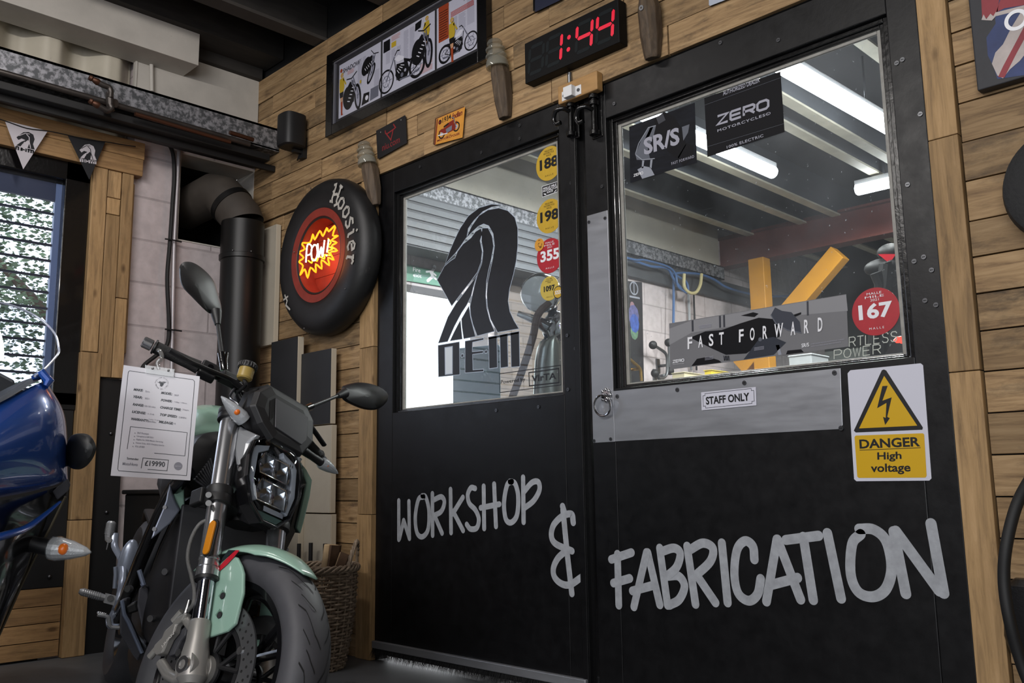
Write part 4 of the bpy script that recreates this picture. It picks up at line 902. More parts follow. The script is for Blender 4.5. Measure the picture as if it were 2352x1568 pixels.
v5 = lambda pts: [(1140 + x / 5.227, 620 + y / 5.227) for x, y in pts]
def loop(pts, w_): P.stroke([P.px(*p) for p in v5(pts)], w_, DB, 1, True)
loop([(38, 1246), (774, 1142), (778, 1378), (44, 1470)], .003); loop([(392, 1232), (750, 1182), (754, 1350), (398, 1390)], .0045)
P.ptext('Powered by', *v5([(56, 1378), (348, 1345), (56, 1322)]), DB, 2, .012); P.ptext('VIrTA', *v5([(425, 1345), (722, 1308), (425, 1265)]), DB, 2, .03); P.obj('decal_print', r)

# ---------------------------------------------------------------- posters behind the right glass
g5 = lambda pts: [(1400 + x / 3.178, 40 + y / 3.178) for x, y in pts]; g6 = lambda pts: [(1400 + x / 3.178, 440 + y / 3.178) for x, y in pts]
PG = 2.4140
def poster(name, label, outline, m, px_):
    p = W(px_[0], px_[1], PG); r = thing(name, (p.x, PG, p.z), label, 'poster'); P = Print((0, PG, 0), UX, UZ, NY, base=.0006)
    mb = MB(); q = [W(x, y, PG) for x, y in outline]; mb.prism([(v.x, v.z) for v in q], (0, PG, 0), UX, UZ, NY, .0005, m); mb.obj('sheet', r); return r, P
PBK = mat('poster_black', '#0e0e12', .6, spec=.2); PGR = mat('poster_lettering_grey', '#9a9aa6', .5); PDK = mat('poster_dark_blue_grey', '#15171e', .6, spec=.2, var=.6, scale=10, stretch=(1, 1, 5)); PG3 = mat('poster_charcoal', '#2e3038', .5); PG4 = mat('poster_mid', '#565a64', .5); PG5 = mat('poster_light', '#8b8f99', .5)
r, P = poster('poster', 'black poster with large grey lettering and the words 100% ELECTRIC on the right door glass', g5([(692, 588), (1248, 395), (1278, 835), (715, 1018)]), PBK, (1710, 260))
P.ptext('AUTHORIZED DEALER', *g5([(830, 572), (1098, 472), (828, 540)]), PGR, 2, .015)
for a, b in (((697, 640), (1250, 440)), ((712, 945), (1276, 775))): P.stroke([P.px(*p) for p in g5([a, b])], .0008, PG4, 2)
# wide letters drawn as bars
def wide(P, cmap, word, bl, br, tl, w_, m, l):
    A, B_, C_ = [P.px(*p) for p in cmap([bl, br, tl])]; n = len(word); U = (B_ - A); V = (C_ - A)
    G = {'Z': [[(0, 1), (1, 1), (0, 0), (1, 0)]], 'E': [[(1, 1), (.12, 1), (.0, .85), (0, .15), (.12, 0), (1, 0)], [(0, .5), (.95, .5)]], 'R': [[(0, 0), (0, 1), (.85, 1), (1, .85), (1, .6), (.85, .45), (0, .45)], [(.55, .45), (1, 0)]], 'O': [[(.2, 0), (0, .2), (0, .8), (.2, 1), (.8, 1), (1, .8), (1, .2), (.8, 0), (.2, 0)]]}
    cw = 1 / (n + (n - 1) * .28)
    for i, ch in enumerate(word):
        x0 = i * cw * 1.28
        for j, st in enumerate(G[ch]):
            q = [A + U * (x0 + x * cw) + V * y for x, y in st]; P.stroke(q, w_, m, l + j * .5, ch == 'O', False)
wide(P, g5, 'ZERO', (790, 782), (1160, 660), (790, 722), .0078, PGR, 2)
P.ptext('MOTORCYCLES®', *g5([(790, 838), (1178, 708), (788, 818)]), PGR, 2, .02, 1.2); P.ptext('100% ELECTRIC', *g5([(858, 958), (1125, 872), (856, 938)]), PGR, 2, .015, 1.1); P.obj('printing', r)
r, P = poster('poster', 'dark poster of a leaning motorcycle rider, upper left of the right door glass', g5([(144, 798), (622, 622), (638, 1056), (152, 1206)]), PDK, (1520, 330))
for pts, m_ in (([(190, 1000), (240, 880), (290, 800), (340, 790), (320, 880), (280, 960), (300, 1040), (200, 1040)], PG4), ([(330, 740), (400, 690), (470, 720), (520, 800), (560, 930), (500, 1040), (430, 980), (380, 900), (330, 860)], PBK), ([(530, 800), (585, 780), (575, 840), (540, 900)], PG4), ([(500, 1020), (560, 920), (612, 930), (610, 1030), (540, 1090)], PBK), ([(205, 1110), (250, 1085), (300, 1095), (330, 1150), (240, 1178)], PG5), ([(240, 1045), (255, 1045), (248, 1100), (236, 1100)], PG5), ([(300, 1040), (316, 1036), (308, 1100), (295, 1100)], PG5), ([(255, 900), (300, 800), (320, 800), (270, 920)], PG5), ([(340, 730), (390, 700), (410, 750), (360, 780)], PG3)): P.ppoly(g5(pts), m_, 1.5 if m_ is PBK else 2)
P.stroke([P.px(*p) for p in g5([(190, 1000), (215, 920), (285, 805), (338, 790)])], .003, PG5, 4); P.stroke([P.px(*p) for p in g5([(190, 1000), (240, 1040), (330, 1030)])], .003, PG5, 4)
P.ptext('SR/S', *g5([(255, 1008), (515, 925), (250, 885)]), PGR, 5, .035); P.ptext('FAST FORWARD', *g5([(455, 1078), (620, 1024), (453, 1058)]), PGR, 5, .01, 1.2); wide(P, g5, 'ZERO', (180, 1162), (246, 1142), (179, 1146), .0018, WHITEP, 5); P.obj('printing', r)
PFF = mat('poster_grey_gradient', '#6d6d70', .5, var=.12, scale=3)
r, P = poster('poster', 'wide grey FAST FORWARD poster of a motorcycle, along the foot of the right door glass', g6([(436, 962), (1728, 748), (1745, 1130), (444, 1298)]), PFF, (1740, 760))
PL1 = mat('poster_pale_grey', '#838386', .5); P.ppoly(g6([(437, 1000), (600, 940), (1728, 752), (1740, 870), (1400, 900), (600, 1030), (438, 1120)]), PL1, 1)
for x in (600, 800, 830, 1440): P.ppoly(g6([(x, 940 - (x - 600) * .165), (x + 14, 938 - (x - 600) * .165), (x + 16, 1020 - (x - 600) * .14), (x + 2, 1022 - (x - 600) * .14)]), PG3, 2)
for pts, m_ in (([(590, 1065), (700, 1020), (820, 1010), (960, 960), (1090, 920), (1200, 930), (1270, 980), (1240, 1060), (1120, 1100), (1000, 1180), (850, 1190), (740, 1140)], PBK), ([(1180, 900), (1210, 845), (1260, 870), (1330, 880), (1390, 950), (1400, 1030), (1300, 1010), (1215, 960)], mat('poster_slate', '#30343f', .5)), ([(1090, 1080), (1200, 1060), (1290, 1100), (1200, 1190), (980, 1225)], mat('poster_navy', '#1f2531', .5)), ([(960, 905), (1050, 880), (1090, 890), (1060, 915)], PBK), ([(1340, 900), (1400, 880), (1400, 895), (1350, 915)], PBK), ([(600, 1272), (640, 1220), (720, 1205), (800, 1230), (820, 1246)], PBK), ([(1300, 1160), (1400, 1150), (1420, 1172), (1290, 1188)], PBK), ([(1215, 1120), (1240, 1118), (1258, 1190), (1236, 1194)], PG5)): P.ppoly(g6(pts), m_, 3 if m_ is PBK else 4)
for k in range(7): P.stroke([P.px(*p) for p in g6([(835 + k * 6, 1200 - k * 0 + (k % 2) * 30), (841 + k * 6, 1230 - (k % 2) * 30)])], .003, PG3, 4)
P.stroke([P.px(*p) for p in g6([(1180, 900), (1215, 960), (1300, 1010), (1400, 1030)])], .003, PG4, 5); P.disc(*P.px(*g6([(1102, 1078)])[0]), .006, PG4, 6)
A, B_ = g6([(575, 1150)])[0], g6([(1562, 1018)])[0]; T_ = g6([(575, 1066)])[0]
word = 'FAST FORWARD'; xs = [590, 668, 745, 820, None, 965, 1045, 1138, 1238, 1342, 1440, 1540]
for ch, x in zip(word, xs):
    if x is None: continue
    yb = 1150 - (x - 575) * .134; h_ = 84 + (x - 575) * .016; hw = 17 if ch != 'W' else 32
    P.ptext(ch, *g6([(x - hw, yb + hw * .134), (x + hw, yb - hw * .134), (x - hw, yb - h_)]), WHITEP, 8, .02)
wide(P, g6, 'ZERO', (466, 1250), (546, 1238), (466, 1232), .0021, WHITEP, 8)
P.ptext('MOTORCYCLES', *g6([(466, 1264), (546, 1254), (466, 1260)]), WHITEP, 8)
P.ptext('SR/S', *g6([(1406, 1138), (1460, 1130), (1404, 1110)]), WHITEP, 8, .02)
for k, t in enumerate(('A BROADER RIDING EXPERIENCE, PAIRED', 'WITH CUTTING EDGE PERFORMANCE')): P.ptext(t, *g6([(1472, 1118 + k * 18), (1715 - k * 24, 1082 + k * 20), (1472, 1110 + k * 18)]), PGR, 8)
for x, y, w_ in ((655, 980, 90), (700, 1210, 60), (1060, 1140, 70)):
    for k in range(3): P.stroke([P.px(*p) for p in g6([(x, y + k * 9), (x + w_, y + k * 9 - w_ * .15)])], .0012, PGR, 8)
P.obj('printing', r)
r = round_sticker((2011, 715), (56, 55), 'large round red sticker numbered 167 on the right door glass', STR_, '167', WHITEP, 'MALLE|MILE|2021')
r, P = decal('window_decal', 'thin white window lettering RTLESS POWER at the lower right of the right door glass', 'decal', (1975, 800))
z6 = lambda pts: [(1860 + x / 4.9, 540 + y / 4.9) for x, y in pts]
THIN = mat('thin_white_vinyl', '#b9bdb4', .6)
TL_ = {'R': [[(0, 0), (0, 1), (.7, 1), (.95, .85), (.95, .62), (.7, .48), (0, .48)], [(.55, .48), (1, 0)]], 'T': [[(0, 1), (1, 1)], [(.5, 1), (.5, 0)]], 'L': [[(0, 1), (0, 0), (.9, 0)]], 'E': [[(.9, 1), (0, 1), (0, 0), (.9, 0)], [(0, .52), (.8, .52)]], 'S': [[(.95, .82), (.75, 1), (.25, 1), (.05, .8), (.2, .58), (.8, .44), (.95, .22), (.75, 0), (.25, 0), (.02, .18)]], 'P': [[(0, 0), (0, 1), (.75, 1), (1, .85), (1, .6), (.75, .45), (0, .45)]], 'O': [[(.5, 0), (.15, .12), (0, .5), (.15, .88), (.5, 1), (.85, .88), (1, .5), (.85, .12), (.5, 0)]], 'W': [[(0, 1), (.25, 0), (.5, .9), (.75, 0), (1, 1)]]}
def thin_word(word, bl, br, h, gap=.3):
    A, B_ = P.px(*z6([bl])[0]), P.px(*z6([br])[0]); V = P.px(*z6([(bl[0], bl[1] - h)])[0]) - A; n = len(word); cw = 1 / (n + (n - 1) * gap)
    for i, ch in enumerate(word):
        for j, st in enumerate(TL_[ch]): P.stroke([A + (B_ - A) * ((i * (1 + gap) + x) * cw) + V * y for x, y in st], .0024, THIN, 1 + j * .5, rnd=False)
thin_word('RTLESS', (445, 1255), (985, 1190), 105); thin_word('POWER', (275, 1395), (800, 1330), 100); P.obj('decal_print', r)

# ---------------------------------------------------------------- signs on the door faces
def sign2(label, outline, m, th, Y=2.3775):
    q = [W(x, y, Y - th) for x, y in outline]; c = sum(q, Vector()) / len(q); r = thing('sign', (c.x, Y, c.z), label, 'sign'); mb = MB(); mb.prism([(v.x, v.z) for v in q], (0, Y, 0), UX, UZ, NY, th, m); mb.obj('plate', r, bevel=.0006); return r, Print((0, Y - th, 0), UX, UZ, NY)
g7 = lambda pts: [(1340 + x / 2.8, 800 + y / 2.8) for x, y in pts]
WS = mat('sign_white', '#c9c9d4', .35)
r, P = sign2('small white sign reading STAFF ONLY on the aluminium plate of the right door', g7([(756, 282), (1108, 247), (1112, 366), (760, 398)]), WS, .002, 2.3768)
b = [P.px(*p) for p in g7([(768, 292), (1096, 259), (1100, 352), (772, 384)])]; A, U, V = b[3], b[2] - b[3], b[0] - b[3]; e = .045
P.stroke([A + U * x + V * y for x, y in ((e, 0), (1 - e, 0), (1 - e, .14), (1, .14), (1, .86), (1 - e, .86), (1 - e, 1), (e, 1), (e, .86), (0, .86), (0, .14), (e, .14))], .0012, INK, 1, True)
P.ptext('STAFF ONLY', *g7([(790, 362), (1070, 335), (787, 312)]), INK, 2, .03); P.obj('printing', r)
ol = g7([(1698, 160), (1716, 140), (2168, 95), (2184, 108), (2238, 836), (2224, 850), (1756, 854), (1740, 840)])
r, P = sign2('white and yellow DANGER High voltage sign at the right of the right door', ol, WS, .003, 2.380)
YS = mat('sign_safety_yellow', '#c99f12', .4)
P.ppoly(g7([(1934, 135), (1948, 142), (2184, 508), (2180, 522), (1752, 540), (1740, 528), (1920, 140)]), INK, 1); P.ppoly(g7([(1935, 176), (2148, 496), (1774, 514)]), YS, 2)
P.ppoly(g7([(1924, 242), (1958, 240), (1924, 336), (1984, 314), (1955, 440), (1972, 448), (1942, 492), (1928, 440), (1945, 446), (1950, 350), (1890, 384)]), INK, 3)
P.ppoly(g7([(1744, 570), (1752, 560), (2184, 545), (2192, 553), (2208, 818), (2200, 830), (1772, 832), (1762, 824)]), YS, 1)
P.ptext('DANGER', *g7([(1778, 645), (2168, 630), (1774, 585)]), INK, 2, .03); P.stroke([P.px(*p) for p in g7([(1778, 654), (2168, 638)])], .0016, INK, 2)
P.ptext('High', *g7([(1892, 730), (2048, 725), (1890, 668)]), INK, 2, .025); P.ptext('voltage', *g7([(1850, 812), (2106, 808), (1848, 742)]), INK, 2, .025); P.obj('printing', r)

# ================================================================ workshop behind the glass
# strip lights
M_TUBE = emis('strip_light_diffuser', '#f6f8ff', 32.0, '#dddddd')
def strip(label, p0, p1, rad=.030):
    p0, p1 = Vector(p0), Vector(p1); r = thing('strip_light', (p0 + p1) / 2 + Vector((0, 0, .06)), label, 'ceiling light', 'strip lights in the workshop')
    d = (p1 - p0).normalized(); sd = d.cross(UZ)
    m = MB(); m.tube([p0, p0 + d * .01, p1 - d * .01, p1], [rad * .8, rad, rad, rad * .8], M_TUBE, 16, flat=1.0); m.obj('diffuser', r)
    m = MB(); m.obox((p0 + p1) / 2 + Vector((0, 0, .045)), d * ((p1 - p0).length / 2), sd * .03, UZ * .018, mat('light_batten', '#c9c9c9', .5)); m.obj('batten', r, bevel=.003)
    for t in (.2, .8): m = MB(); c = p0 + (p1 - p0) * t; m.cyl(c + UZ * .06, (c.x, c.y, 3.139), .006, M_STEEL, seg=8); m.obj('suspension_rod', r)
    return r
strip('longest lit strip light, seen at the upper right through the right door glass', (-2.075, 3.4, 2.79), (-2.02, 5.32, 2.79), .048)
strip('lit strip light passing behind the two black posters on the right door glass', (-2.93, 3.55, 2.80), (-2.925, 5.48, 2.80), .042)
strip('short lit strip light set crosswise at the far right of the right door glass', (-2.70, 6.27, 2.80), (-1.6, 6.3, 2.80), .042)
# red beam and yellow props
zb, zt = W(1700, 608, 7.05).z, W(1700, 538, 7.05).z
r = thing('steel_beam', (-2.5, 7.1, zb), 'dark red steel beam across the workshop', 'beam'); M_RB = mat('red_oxide_paint', '#5c2a22', .6, var=.25, scale=5)
m = MB(); m.box((-4.34, 7.05, zb + .02), (2.3, 7.07, zt - .02), M_RB); m.box((-4.34, 7.0, zb), (2.3, 7.15, zb + .02), M_RB); m.box((-4.34, 7.0, zt - .02), (2.3, 7.15, zt), M_RB); m.obj('beam', r)
M_YEL = mat('yellow_steel_paint', '#c98a18', .5, var=.1, scale=6)
yp = thing('steel_post', (W(1748, 700, 6.95).x, 6.95, 0), 'yellow square steel post with a slanting brace under the red beam', 'post')
xa, xb = W(1725, 680, 6.95).x, W(1768, 680, 6.95).x; m = MB(); m.box((xa, 6.93, 0), (xb - .03, 7.05, zb), M_YEL); m.obj('post', yp, bevel=.006)
p0, p1 = W(1780, 745, 6.93), W(1922, 578, 6.93); d = (p1 - p0).normalized(); p0 = p0 - d * .5; m = MB(); sd = Vector((d.z, 0, -d.x)); m.obox((p0 + p1) / 2 + Vector((0, .06, 0)), d * ((p1 - p0).length / 2), sd * .075, Vector((0, .06, 0)), M_YEL); m.obj('brace', yp, bevel=.006)
# galvanised channel on the workshop wall
r = thing('steel_channel', (-4.3, 5.6, 2.5), 'galvanised channel along the workshop wall, seen through both door panes', 'channel')
m = MB(); m.box((-4.275, 2.46, 2.505), (-4.262, 6.98, 2.625), M_GALV); m.box((-4.315, 2.46, 2.505), (-4.262, 6.98, 2.515), M_GALV); m.box((-4.315, 2.46, 2.615), (-4.262, 6.98, 2.625), M_GALV); m.obj('channel', r)
M_BLUEH = mat('blue_air_hose', '#3a5a86', .5); M_CREAMH = mat('cream_hose', '#b3a77a', .5)
def hose(name, label, pts, rad, m_, X=-4.22, cat='hose'):
    v = [LX(x, y, X) for x, y in pts]; r = thing(name, v[len(v) // 2], label, cat); m = MB(); m.tube(smooth_path(v, 6), rad, m_, 8); m.obj('hose_run', r)
z3 = lambda pts: [(1400 + x / 3.178, 440 + y / 3.178) for x, y in pts]
hose('air_hose', 'blue air hose sagging in loops under the workshop channel', z3([(-200, 420), (140, 495), (300, 545), (420, 560), (470, 640), (540, 720), (572, 735), (560, 660), (480, 600), (640, 600), (760, 640), (860, 700), (1040, 750), (1200, 765), (1500, 745)]), .011, M_BLUEH)
hose('air_hose', 'second blue air hose slung flatter along the same workshop channel', z3([(-200, 380), (150, 490), (260, 500), (420, 545), (480, 600), (500, 690), (560, 738)]), .009, M_BLUEH, -4.20)
hose('air_hose', 'blue hose hanging straight down the workshop wall behind the posters', z3([(465, 590), (468, 720), (468, 850), (466, 1000), (466, 1120)]), .011, M_BLUEH, -4.26)
hose('cream_hose', 'cream coloured hose hanging in a U under the workshop channel', z3([(545, 600), (545, 690), (580, 735), (630, 735), (662, 680), (672, 600)]), .014, M_CREAMH, -4.19)
r = thing('conduit', LX(1582, 760, -4.3), 'pale grey conduit running down the workshop wall', 'conduit'); m = MB(); m.tube([LX(1580, 640, -4.31), LX(1588, 850, -4.31)], .012, mat('grey_conduit', '#8f9194', .5)); m.tube([LX(1592, 640, -4.31), LX(1600, 850, -4.31)], .008, M_RUBBER); m.obj('pipe', r)
# wall poster and coat hooks at the lower left of the right glass
def wall_quad(pts, X=-4.33): return [LX(x, y, X) for x, y in pts]
k3 = lambda pts: [(1400 + x / 4.61, 560 + y / 4.61) for x, y in pts]
q = wall_quad(k3([(60, 380), (345, 405), (365, 1460), (60, 1500)])); c = sum(q, Vector()) / 4
r = thing('poster', c, 'tall black poster with a blue and green figure on the workshop wall', 'poster'); m = MB(); m.tri3(q, mat('workshop_poster_black', '#17181b', .5, var=.4, scale=6), Vector((-.006, 0, 0))); m.obj('sheet', r)
P = Print((-4.33, 0, 0), (0, 1, 0), UZ, (1, 0, 0))
for cx_, cy_, rr, m_ in ((255, 760, .07, mat('poster_violet', '#5a5a86', .5, var=.5, scale=30)), (265, 840, .06, mat('poster_blue', '#36529a', .5, var=.5, scale=30)), (262, 930, .05, mat('poster_green', '#5a7a62', .5, var=.5, scale=30)), (240, 660, .03, mat('poster_pink', '#8a6a70', .5))): a = P.px(*k3([(cx_, cy_)])[0]); P.disc(a.x, a.y, rr, m_, 1 + .5 * (cy_ // 100 % 3), rr * 1.3, 9)
a = P.px(*k3([(258, 470)])[0]); P.ring(a.x, a.y, .05, .012, PG5, 2); P.stroke([(a.x, a.y - .05), (a.x, a.y + .05)], .01, PG5, 3); P.stroke([P.px(*p) for p in k3([(215, 555), (315, 575)])], .015, PG5, 2); P.obj('printing', r)
M_HOOK = mat('hook_steel', '#6e7072', .35, .9)
def hook(pts, label, balls, cat='coat hook', m_=None):
    v = [LX(x, y, -4.22) for x, y in k3(pts)]; r = thing('coat_hook', v[-1], label, cat); mid = v[len(v) // 2]; m = MB(); m.box((-4.338, mid.y - .02, mid.z - .06), (-4.325, mid.y + .02, mid.z + .06), m_ or M_HOOK); m.tube([(-4.33, mid.y, mid.z), mid], .012, m_ or M_HOOK, 8); m.obj('wall_plate', r); m = MB(); m.tube(smooth_path(v, 4), .012, m_ or M_HOOK, 8); m.obj('hook_wire', r)
    for b_ in balls: m = MB(); m.ball(v[b_], .034, M_RUBBER); m.obj('ball_end', r)
hook([(460, 1070), (530, 1110), (600, 1170), (612, 1290), (600, 1390), (540, 1430), (510, 1410), (482, 1370)], 'steel coat hook with black ball ends at the lower left of the right glass', (0, -1))
hook([(625, 1045), (632, 1150), (634, 1280), (640, 1345)], 'upright of the coat stand with a black ball on top', (0, -1))
hook([(200, 1210), (260, 1260), (322, 1320), (334, 1400), (338, 1450)], 'brass tipped thin hook at the lower left corner of the right glass', (), m_=mat('brass', '#a8894a', .35, .9))
# tool board items along the foot of the right glass
for k, (x, y, w_, h_, m_, lab) in enumerate(((1558, 862, .10, .05, mat('cream_plastic', '#b3a98a', .5), 'cream coloured box on the workshop bench'), (1626, 855, .055, .04, mat('yellow_plastic', '#c9b022', .5), 'bright yellow box on the workshop bench'), (1838, 830, .17, .12, mat('grey_metal_cabinet', '#8a8d8f', .5), 'pale grey cabinet behind the foot of the wide grey poster'))):
    p = AT(x, y, 6.2); zb2 = AT(1700, 872, 6.4).z - .24; r = thing('box', (p.x, p.y, zb2), lab, 'box'); m = MB(); m.box((p.x - w_ / 2, p.y, zb2), (p.x + w_ / 2, p.y + .25, p.z + h_ * .4), m_); m.box((p.x - w_ / 2 - .006, p.y - .006, p.z + h_ * .3), (p.x + w_ / 2 + .006, p.y + .256, p.z + h_ * .42), m_); m.obj('body', r, bevel=.008)
q0 = AT(1600, 870, 6.4); r = thing('workbench', (q0.x, q0.y, 0), 'dark bench along the workshop below the coat hook', 'workbench'); zq = AT(1700, 872, 6.4).z
m = MB(); m.box((-4.3, q0.y - .6, zq - .30), (-.6, q0.y + .5, zq - .24), M_JOIST); m.obj('top', r)
for x in (-4.2, -.7): m = MB(); m.box((x - .04, q0.y - .3, 0), (x + .04, q0.y - .22, zq - .30), M_JOIST); m.obj('leg', r)
# parked bike behind the right glass: mirror, lamp, handlebar details
r = thing('motorcycle', AT(2035, 900, 5.2), 'dark motorcycle with a red triangular reflector, seen at the right edge of the right glass', 'motorcycle'); A5 = lambda x, y, d_=5.2: AT(1860 + x / 4.9, 540 + y / 4.9, d_)
M_PLB = mat('black_plastic_gloss', '#060607', .55, spec=.2)
m = MB(); m.tri3([A5(765, 212), A5(970, 212), A5(898, 318)], mat('reflector_red', '#b3222e', .3, emit='#b3222e', es=.0), ray(2035, 600) * .05); m.obj('reflector', r)['label'] = 'red triangular reflector'
for cx_, cy_, rx, rz in ((900, 190, .075, .05), (905, 470, .055, .06), (800, 360, .10, .05)): m = MB(); m.ball(A5(cx_, cy_, 5.26), 1, M_PLB, sx=rx, sy=.05, sz=rz); m.obj('mirror', r)
m = MB()
m.tube([A5(745, 420), A5(800, 560), A5(760, 800), A5(700, 1500)], .035, M_PLB); m.tube([A5(860, 330), A5(840, 560), A5(800, 800), A5(820, 1500)], .04, M_PLB); m.tube([A5(880, 300), A5(920, 420), A5(1000, 430), A5(1080, 420)], .02, M_PLB); m.obj('frame', r)
for x_, n_ in ((520, 'rear'), (900, 'front')):
    m = MB(); c = A5(x_, 1500); c.z = .31; m.lathe([(.20, -.05), (.27, -.06), (.31, 0), (.27, .06), (.20, .05)], c, (.3, 1, 0), M_RUBBER, 36, closedprof=True); m.obj('tyre_ring', r)
m = MB(); c = A5(700, 1500); m.tube([(c.x - .5, c.y, .42), (c.x - .1, c.y, .62), (c.x + .3, c.y, .70), (c.x + .5, c.y, .6)], [.09, .15, .15, .06], M_PLB, 14); m.obj('tank', r)
r = thing('neon_sign', A5(1040, 1175, 4.2), 'tiny glowing red script standing in for a neon reflection at the lower right corner of the right glass', 'neon sign'); m = MB(); RN = emis('red_neon_reflection', '#ff4a36', 2.2, '#5a1008')  # added glowing script in place of a neon reflection on the glass
m.tube(smooth_path([A5(x, y, 4.2) for x, y in ((950, 1190), (990, 1150), (970, 1195), (1010, 1195), (1000, 1160), (1030, 1150), (1020, 1200), (1050, 1200), (1045, 1160), (1075, 1160), (1065, 1205), (1100, 1205), (1120, 1190))], 4), .006, RN, 8); m.obj('reflection_script', r)
m = MB(); m.tri3([A5(840, 1340, 4.3), A5(930, 1210, 4.3), A5(1180, 1050, 4.3), A5(1180, 1340, 4.3)], mat('dark_screen_board', '#35373a', .6), ray(2070, 780) * .02); m.obj('backing', r); c = A5(1080, 1330, 4.32); m = MB(); m.tube([c, (c.x, c.y, 0)], .02, M_BLACKMATT, 10); m.cyl((c.x, c.y, 0), (c.x, c.y, .02), .14, M_BLACKMATT); m.obj('stand', r)
# things behind the left glass: fire exit sign, teal panel, motorcycle on the lift
q = [LX(x, y, -4.33) for x, y in ((925, 604), (1030, 628), (1030, 660), (925, 643))]; c = sum(q, Vector()) / 4; r = thing('sign', c, 'green Fire exit sign over the workshop doorway, left of the lion decal', 'sign')
m = MB(); GR = mat('fire_exit_green', '#2c7a5c', .5); m.tri3(q, GR, Vector((-.005, 0, 0))); m.obj('plate', r); P = Print((-4.33, 0, 0), (0, 1, 0), UZ, (1, 0, 0))
P.ptext('Fire', *d3([(217, 742), (258, 750), (217, 718)]), WHITEP, 2, .01); P.ptext('exit', *d3([(217, 772), (265, 780), (217, 752)]), WHITEP, 2, .01)
P.stroke([P.px(*p) for p in d3([(335, 728), (318, 750), (328, 770), (300, 795)])], .020, WHITEP, 2); P.stroke([P.px(*p) for p in d3([(292, 745), (318, 742), (345, 765)])], .012, WHITEP, 2.6); P.stroke([P.px(*p) for p in d3([(322, 765), (345, 785)])], .016, WHITEP, 3); a = P.px(*d3([(338, 718)])[0]); P.disc(a.x, a.y, .014, WHITEP, 2); P.obj('printing', r)
r = thing('shutter_box', (-4.2, 3.5, 2.1), 'grey roller shutter box above the workshop doorway', 'roller shutter'); m = MB(); m.box((-4.288, 3.0, 2.13), (-4.12, 4.6, 2.46), mat('shutter_grey', '#34383e', .6, var=.2, scale=3))
for k in range(6): m.box((-4.12, 3.0, 2.14 + k * .054), (-4.112, 4.6, 2.175 + k * .054), mat('shutter_rib', '#474b52', .5))
m.obj('housing', r)
TE = mat('teal_panel', '#1f4654', .3, var=.5, scale=5, dirt='#8fa8b4', dirt_amt=.3, dirt_scale=7)
p = [AT(x, y, 4.25) for x, y in ((1040, 800), (1148, 790), (1150, 1000), (1036, 1000))]; c = sum(p, Vector()) / 4; r = thing('display_panel', (c.x, c.y, 0), 'dark teal glossy panel standing in the workshop behind the foot of the lion decal', 'panel'); m = MB(); p[2].z = p[3].z = 0; p[2].x, p[2].y, p[3].x, p[3].y = p[1].x, p[1].y, p[0].x, p[0].y; m.tri3(p, TE, Vector((-.05, .05, 0))); m.obj('panel', r, bevel=.01)
# motorcycle with a big headlamp behind the 1097 sticker
mc = thing('motorcycle', AT(1255, 1100, 3.9), 'chrome motorcycle with round headlamp behind the stickers of the left glass', 'motorcycle'); V5 = lambda x, y, d_=3.9: AT(1140 + x / 5.227, 620 + y / 5.227, d_); mc.location.z = 0
m = MB(); c = V5(560, 270); ax = (V5(440, 300, 3.7) - c).normalized(); m.lathe([(.001, .10), (.07, .095), (.082, .08), (.088, .02), (.075, -.05), (.04, -.10), (.001, -.12)], c, ax, M_CHROME, 32); m.obj('headlamp', mc); m = MB(); m.lathe([(.001, .112), (.05, .108), (.074, .094)], c, ax, mat('lamp_lens', '#c9ccd2', .15, spec=.8), 32); m.obj('lens', mc)
m = MB(); m.tube([V5(705, 330), V5(650, 640), V5(600, 950), V5(560, 1500)], .018, mat('blue_steel_tube', '#3a4350', .35, .5)); m.obj('fork_tube', mc)
m = MB(); m.tube(smooth_path([V5(640, 380, 3.8), V5(500, 540, 3.8), V5(440, 800, 3.8), V5(330, 1150, 3.8), V5(180, 1560, 3.8)], 5), .016, mat('brown_cable_tube', '#4a3630', .5)); m.obj('hose_pipe', mc)
m = MB(); m.loft([[V5(cx_ + rx * math.cos(a), y, 3.95 + .1 * math.sin(a)) for a in [2 * PI * i / 20 for i in range(20)]] for y, cx_, rx in ((770, 720, 60), (800, 700, 110), (860, 690, 170), (940, 690, 205), (1100, 690, 230), (1500, 690, 250), (2300, 690, 260))], mat('silver_tank', '#a7a9a6', .25, .7)); m.obj('tank', mc)
m = MB(); m.tube([V5(255, 520, 3.85), V5(470, 600, 3.85), V5(620, 690, 3.85)], [.012, .02, .03], M_CHROME); m.obj('mirror', mc)
m = MB(); m.ball(V5(720, 690), .075, M_CHROME, sy=.6); m.obj('gauge', mc)
for x_ in (300, 900):
    m = MB(); c = V5(x_, 900); c.z = .32; m.lathe([(.20, -.05), (.27, -.06), (.32, 0), (.27, .06), (.20, .05)], c, (.7, .7, 0), M_RUBBER, 36, closedprof=True); m.obj('tyre_ring', mc)
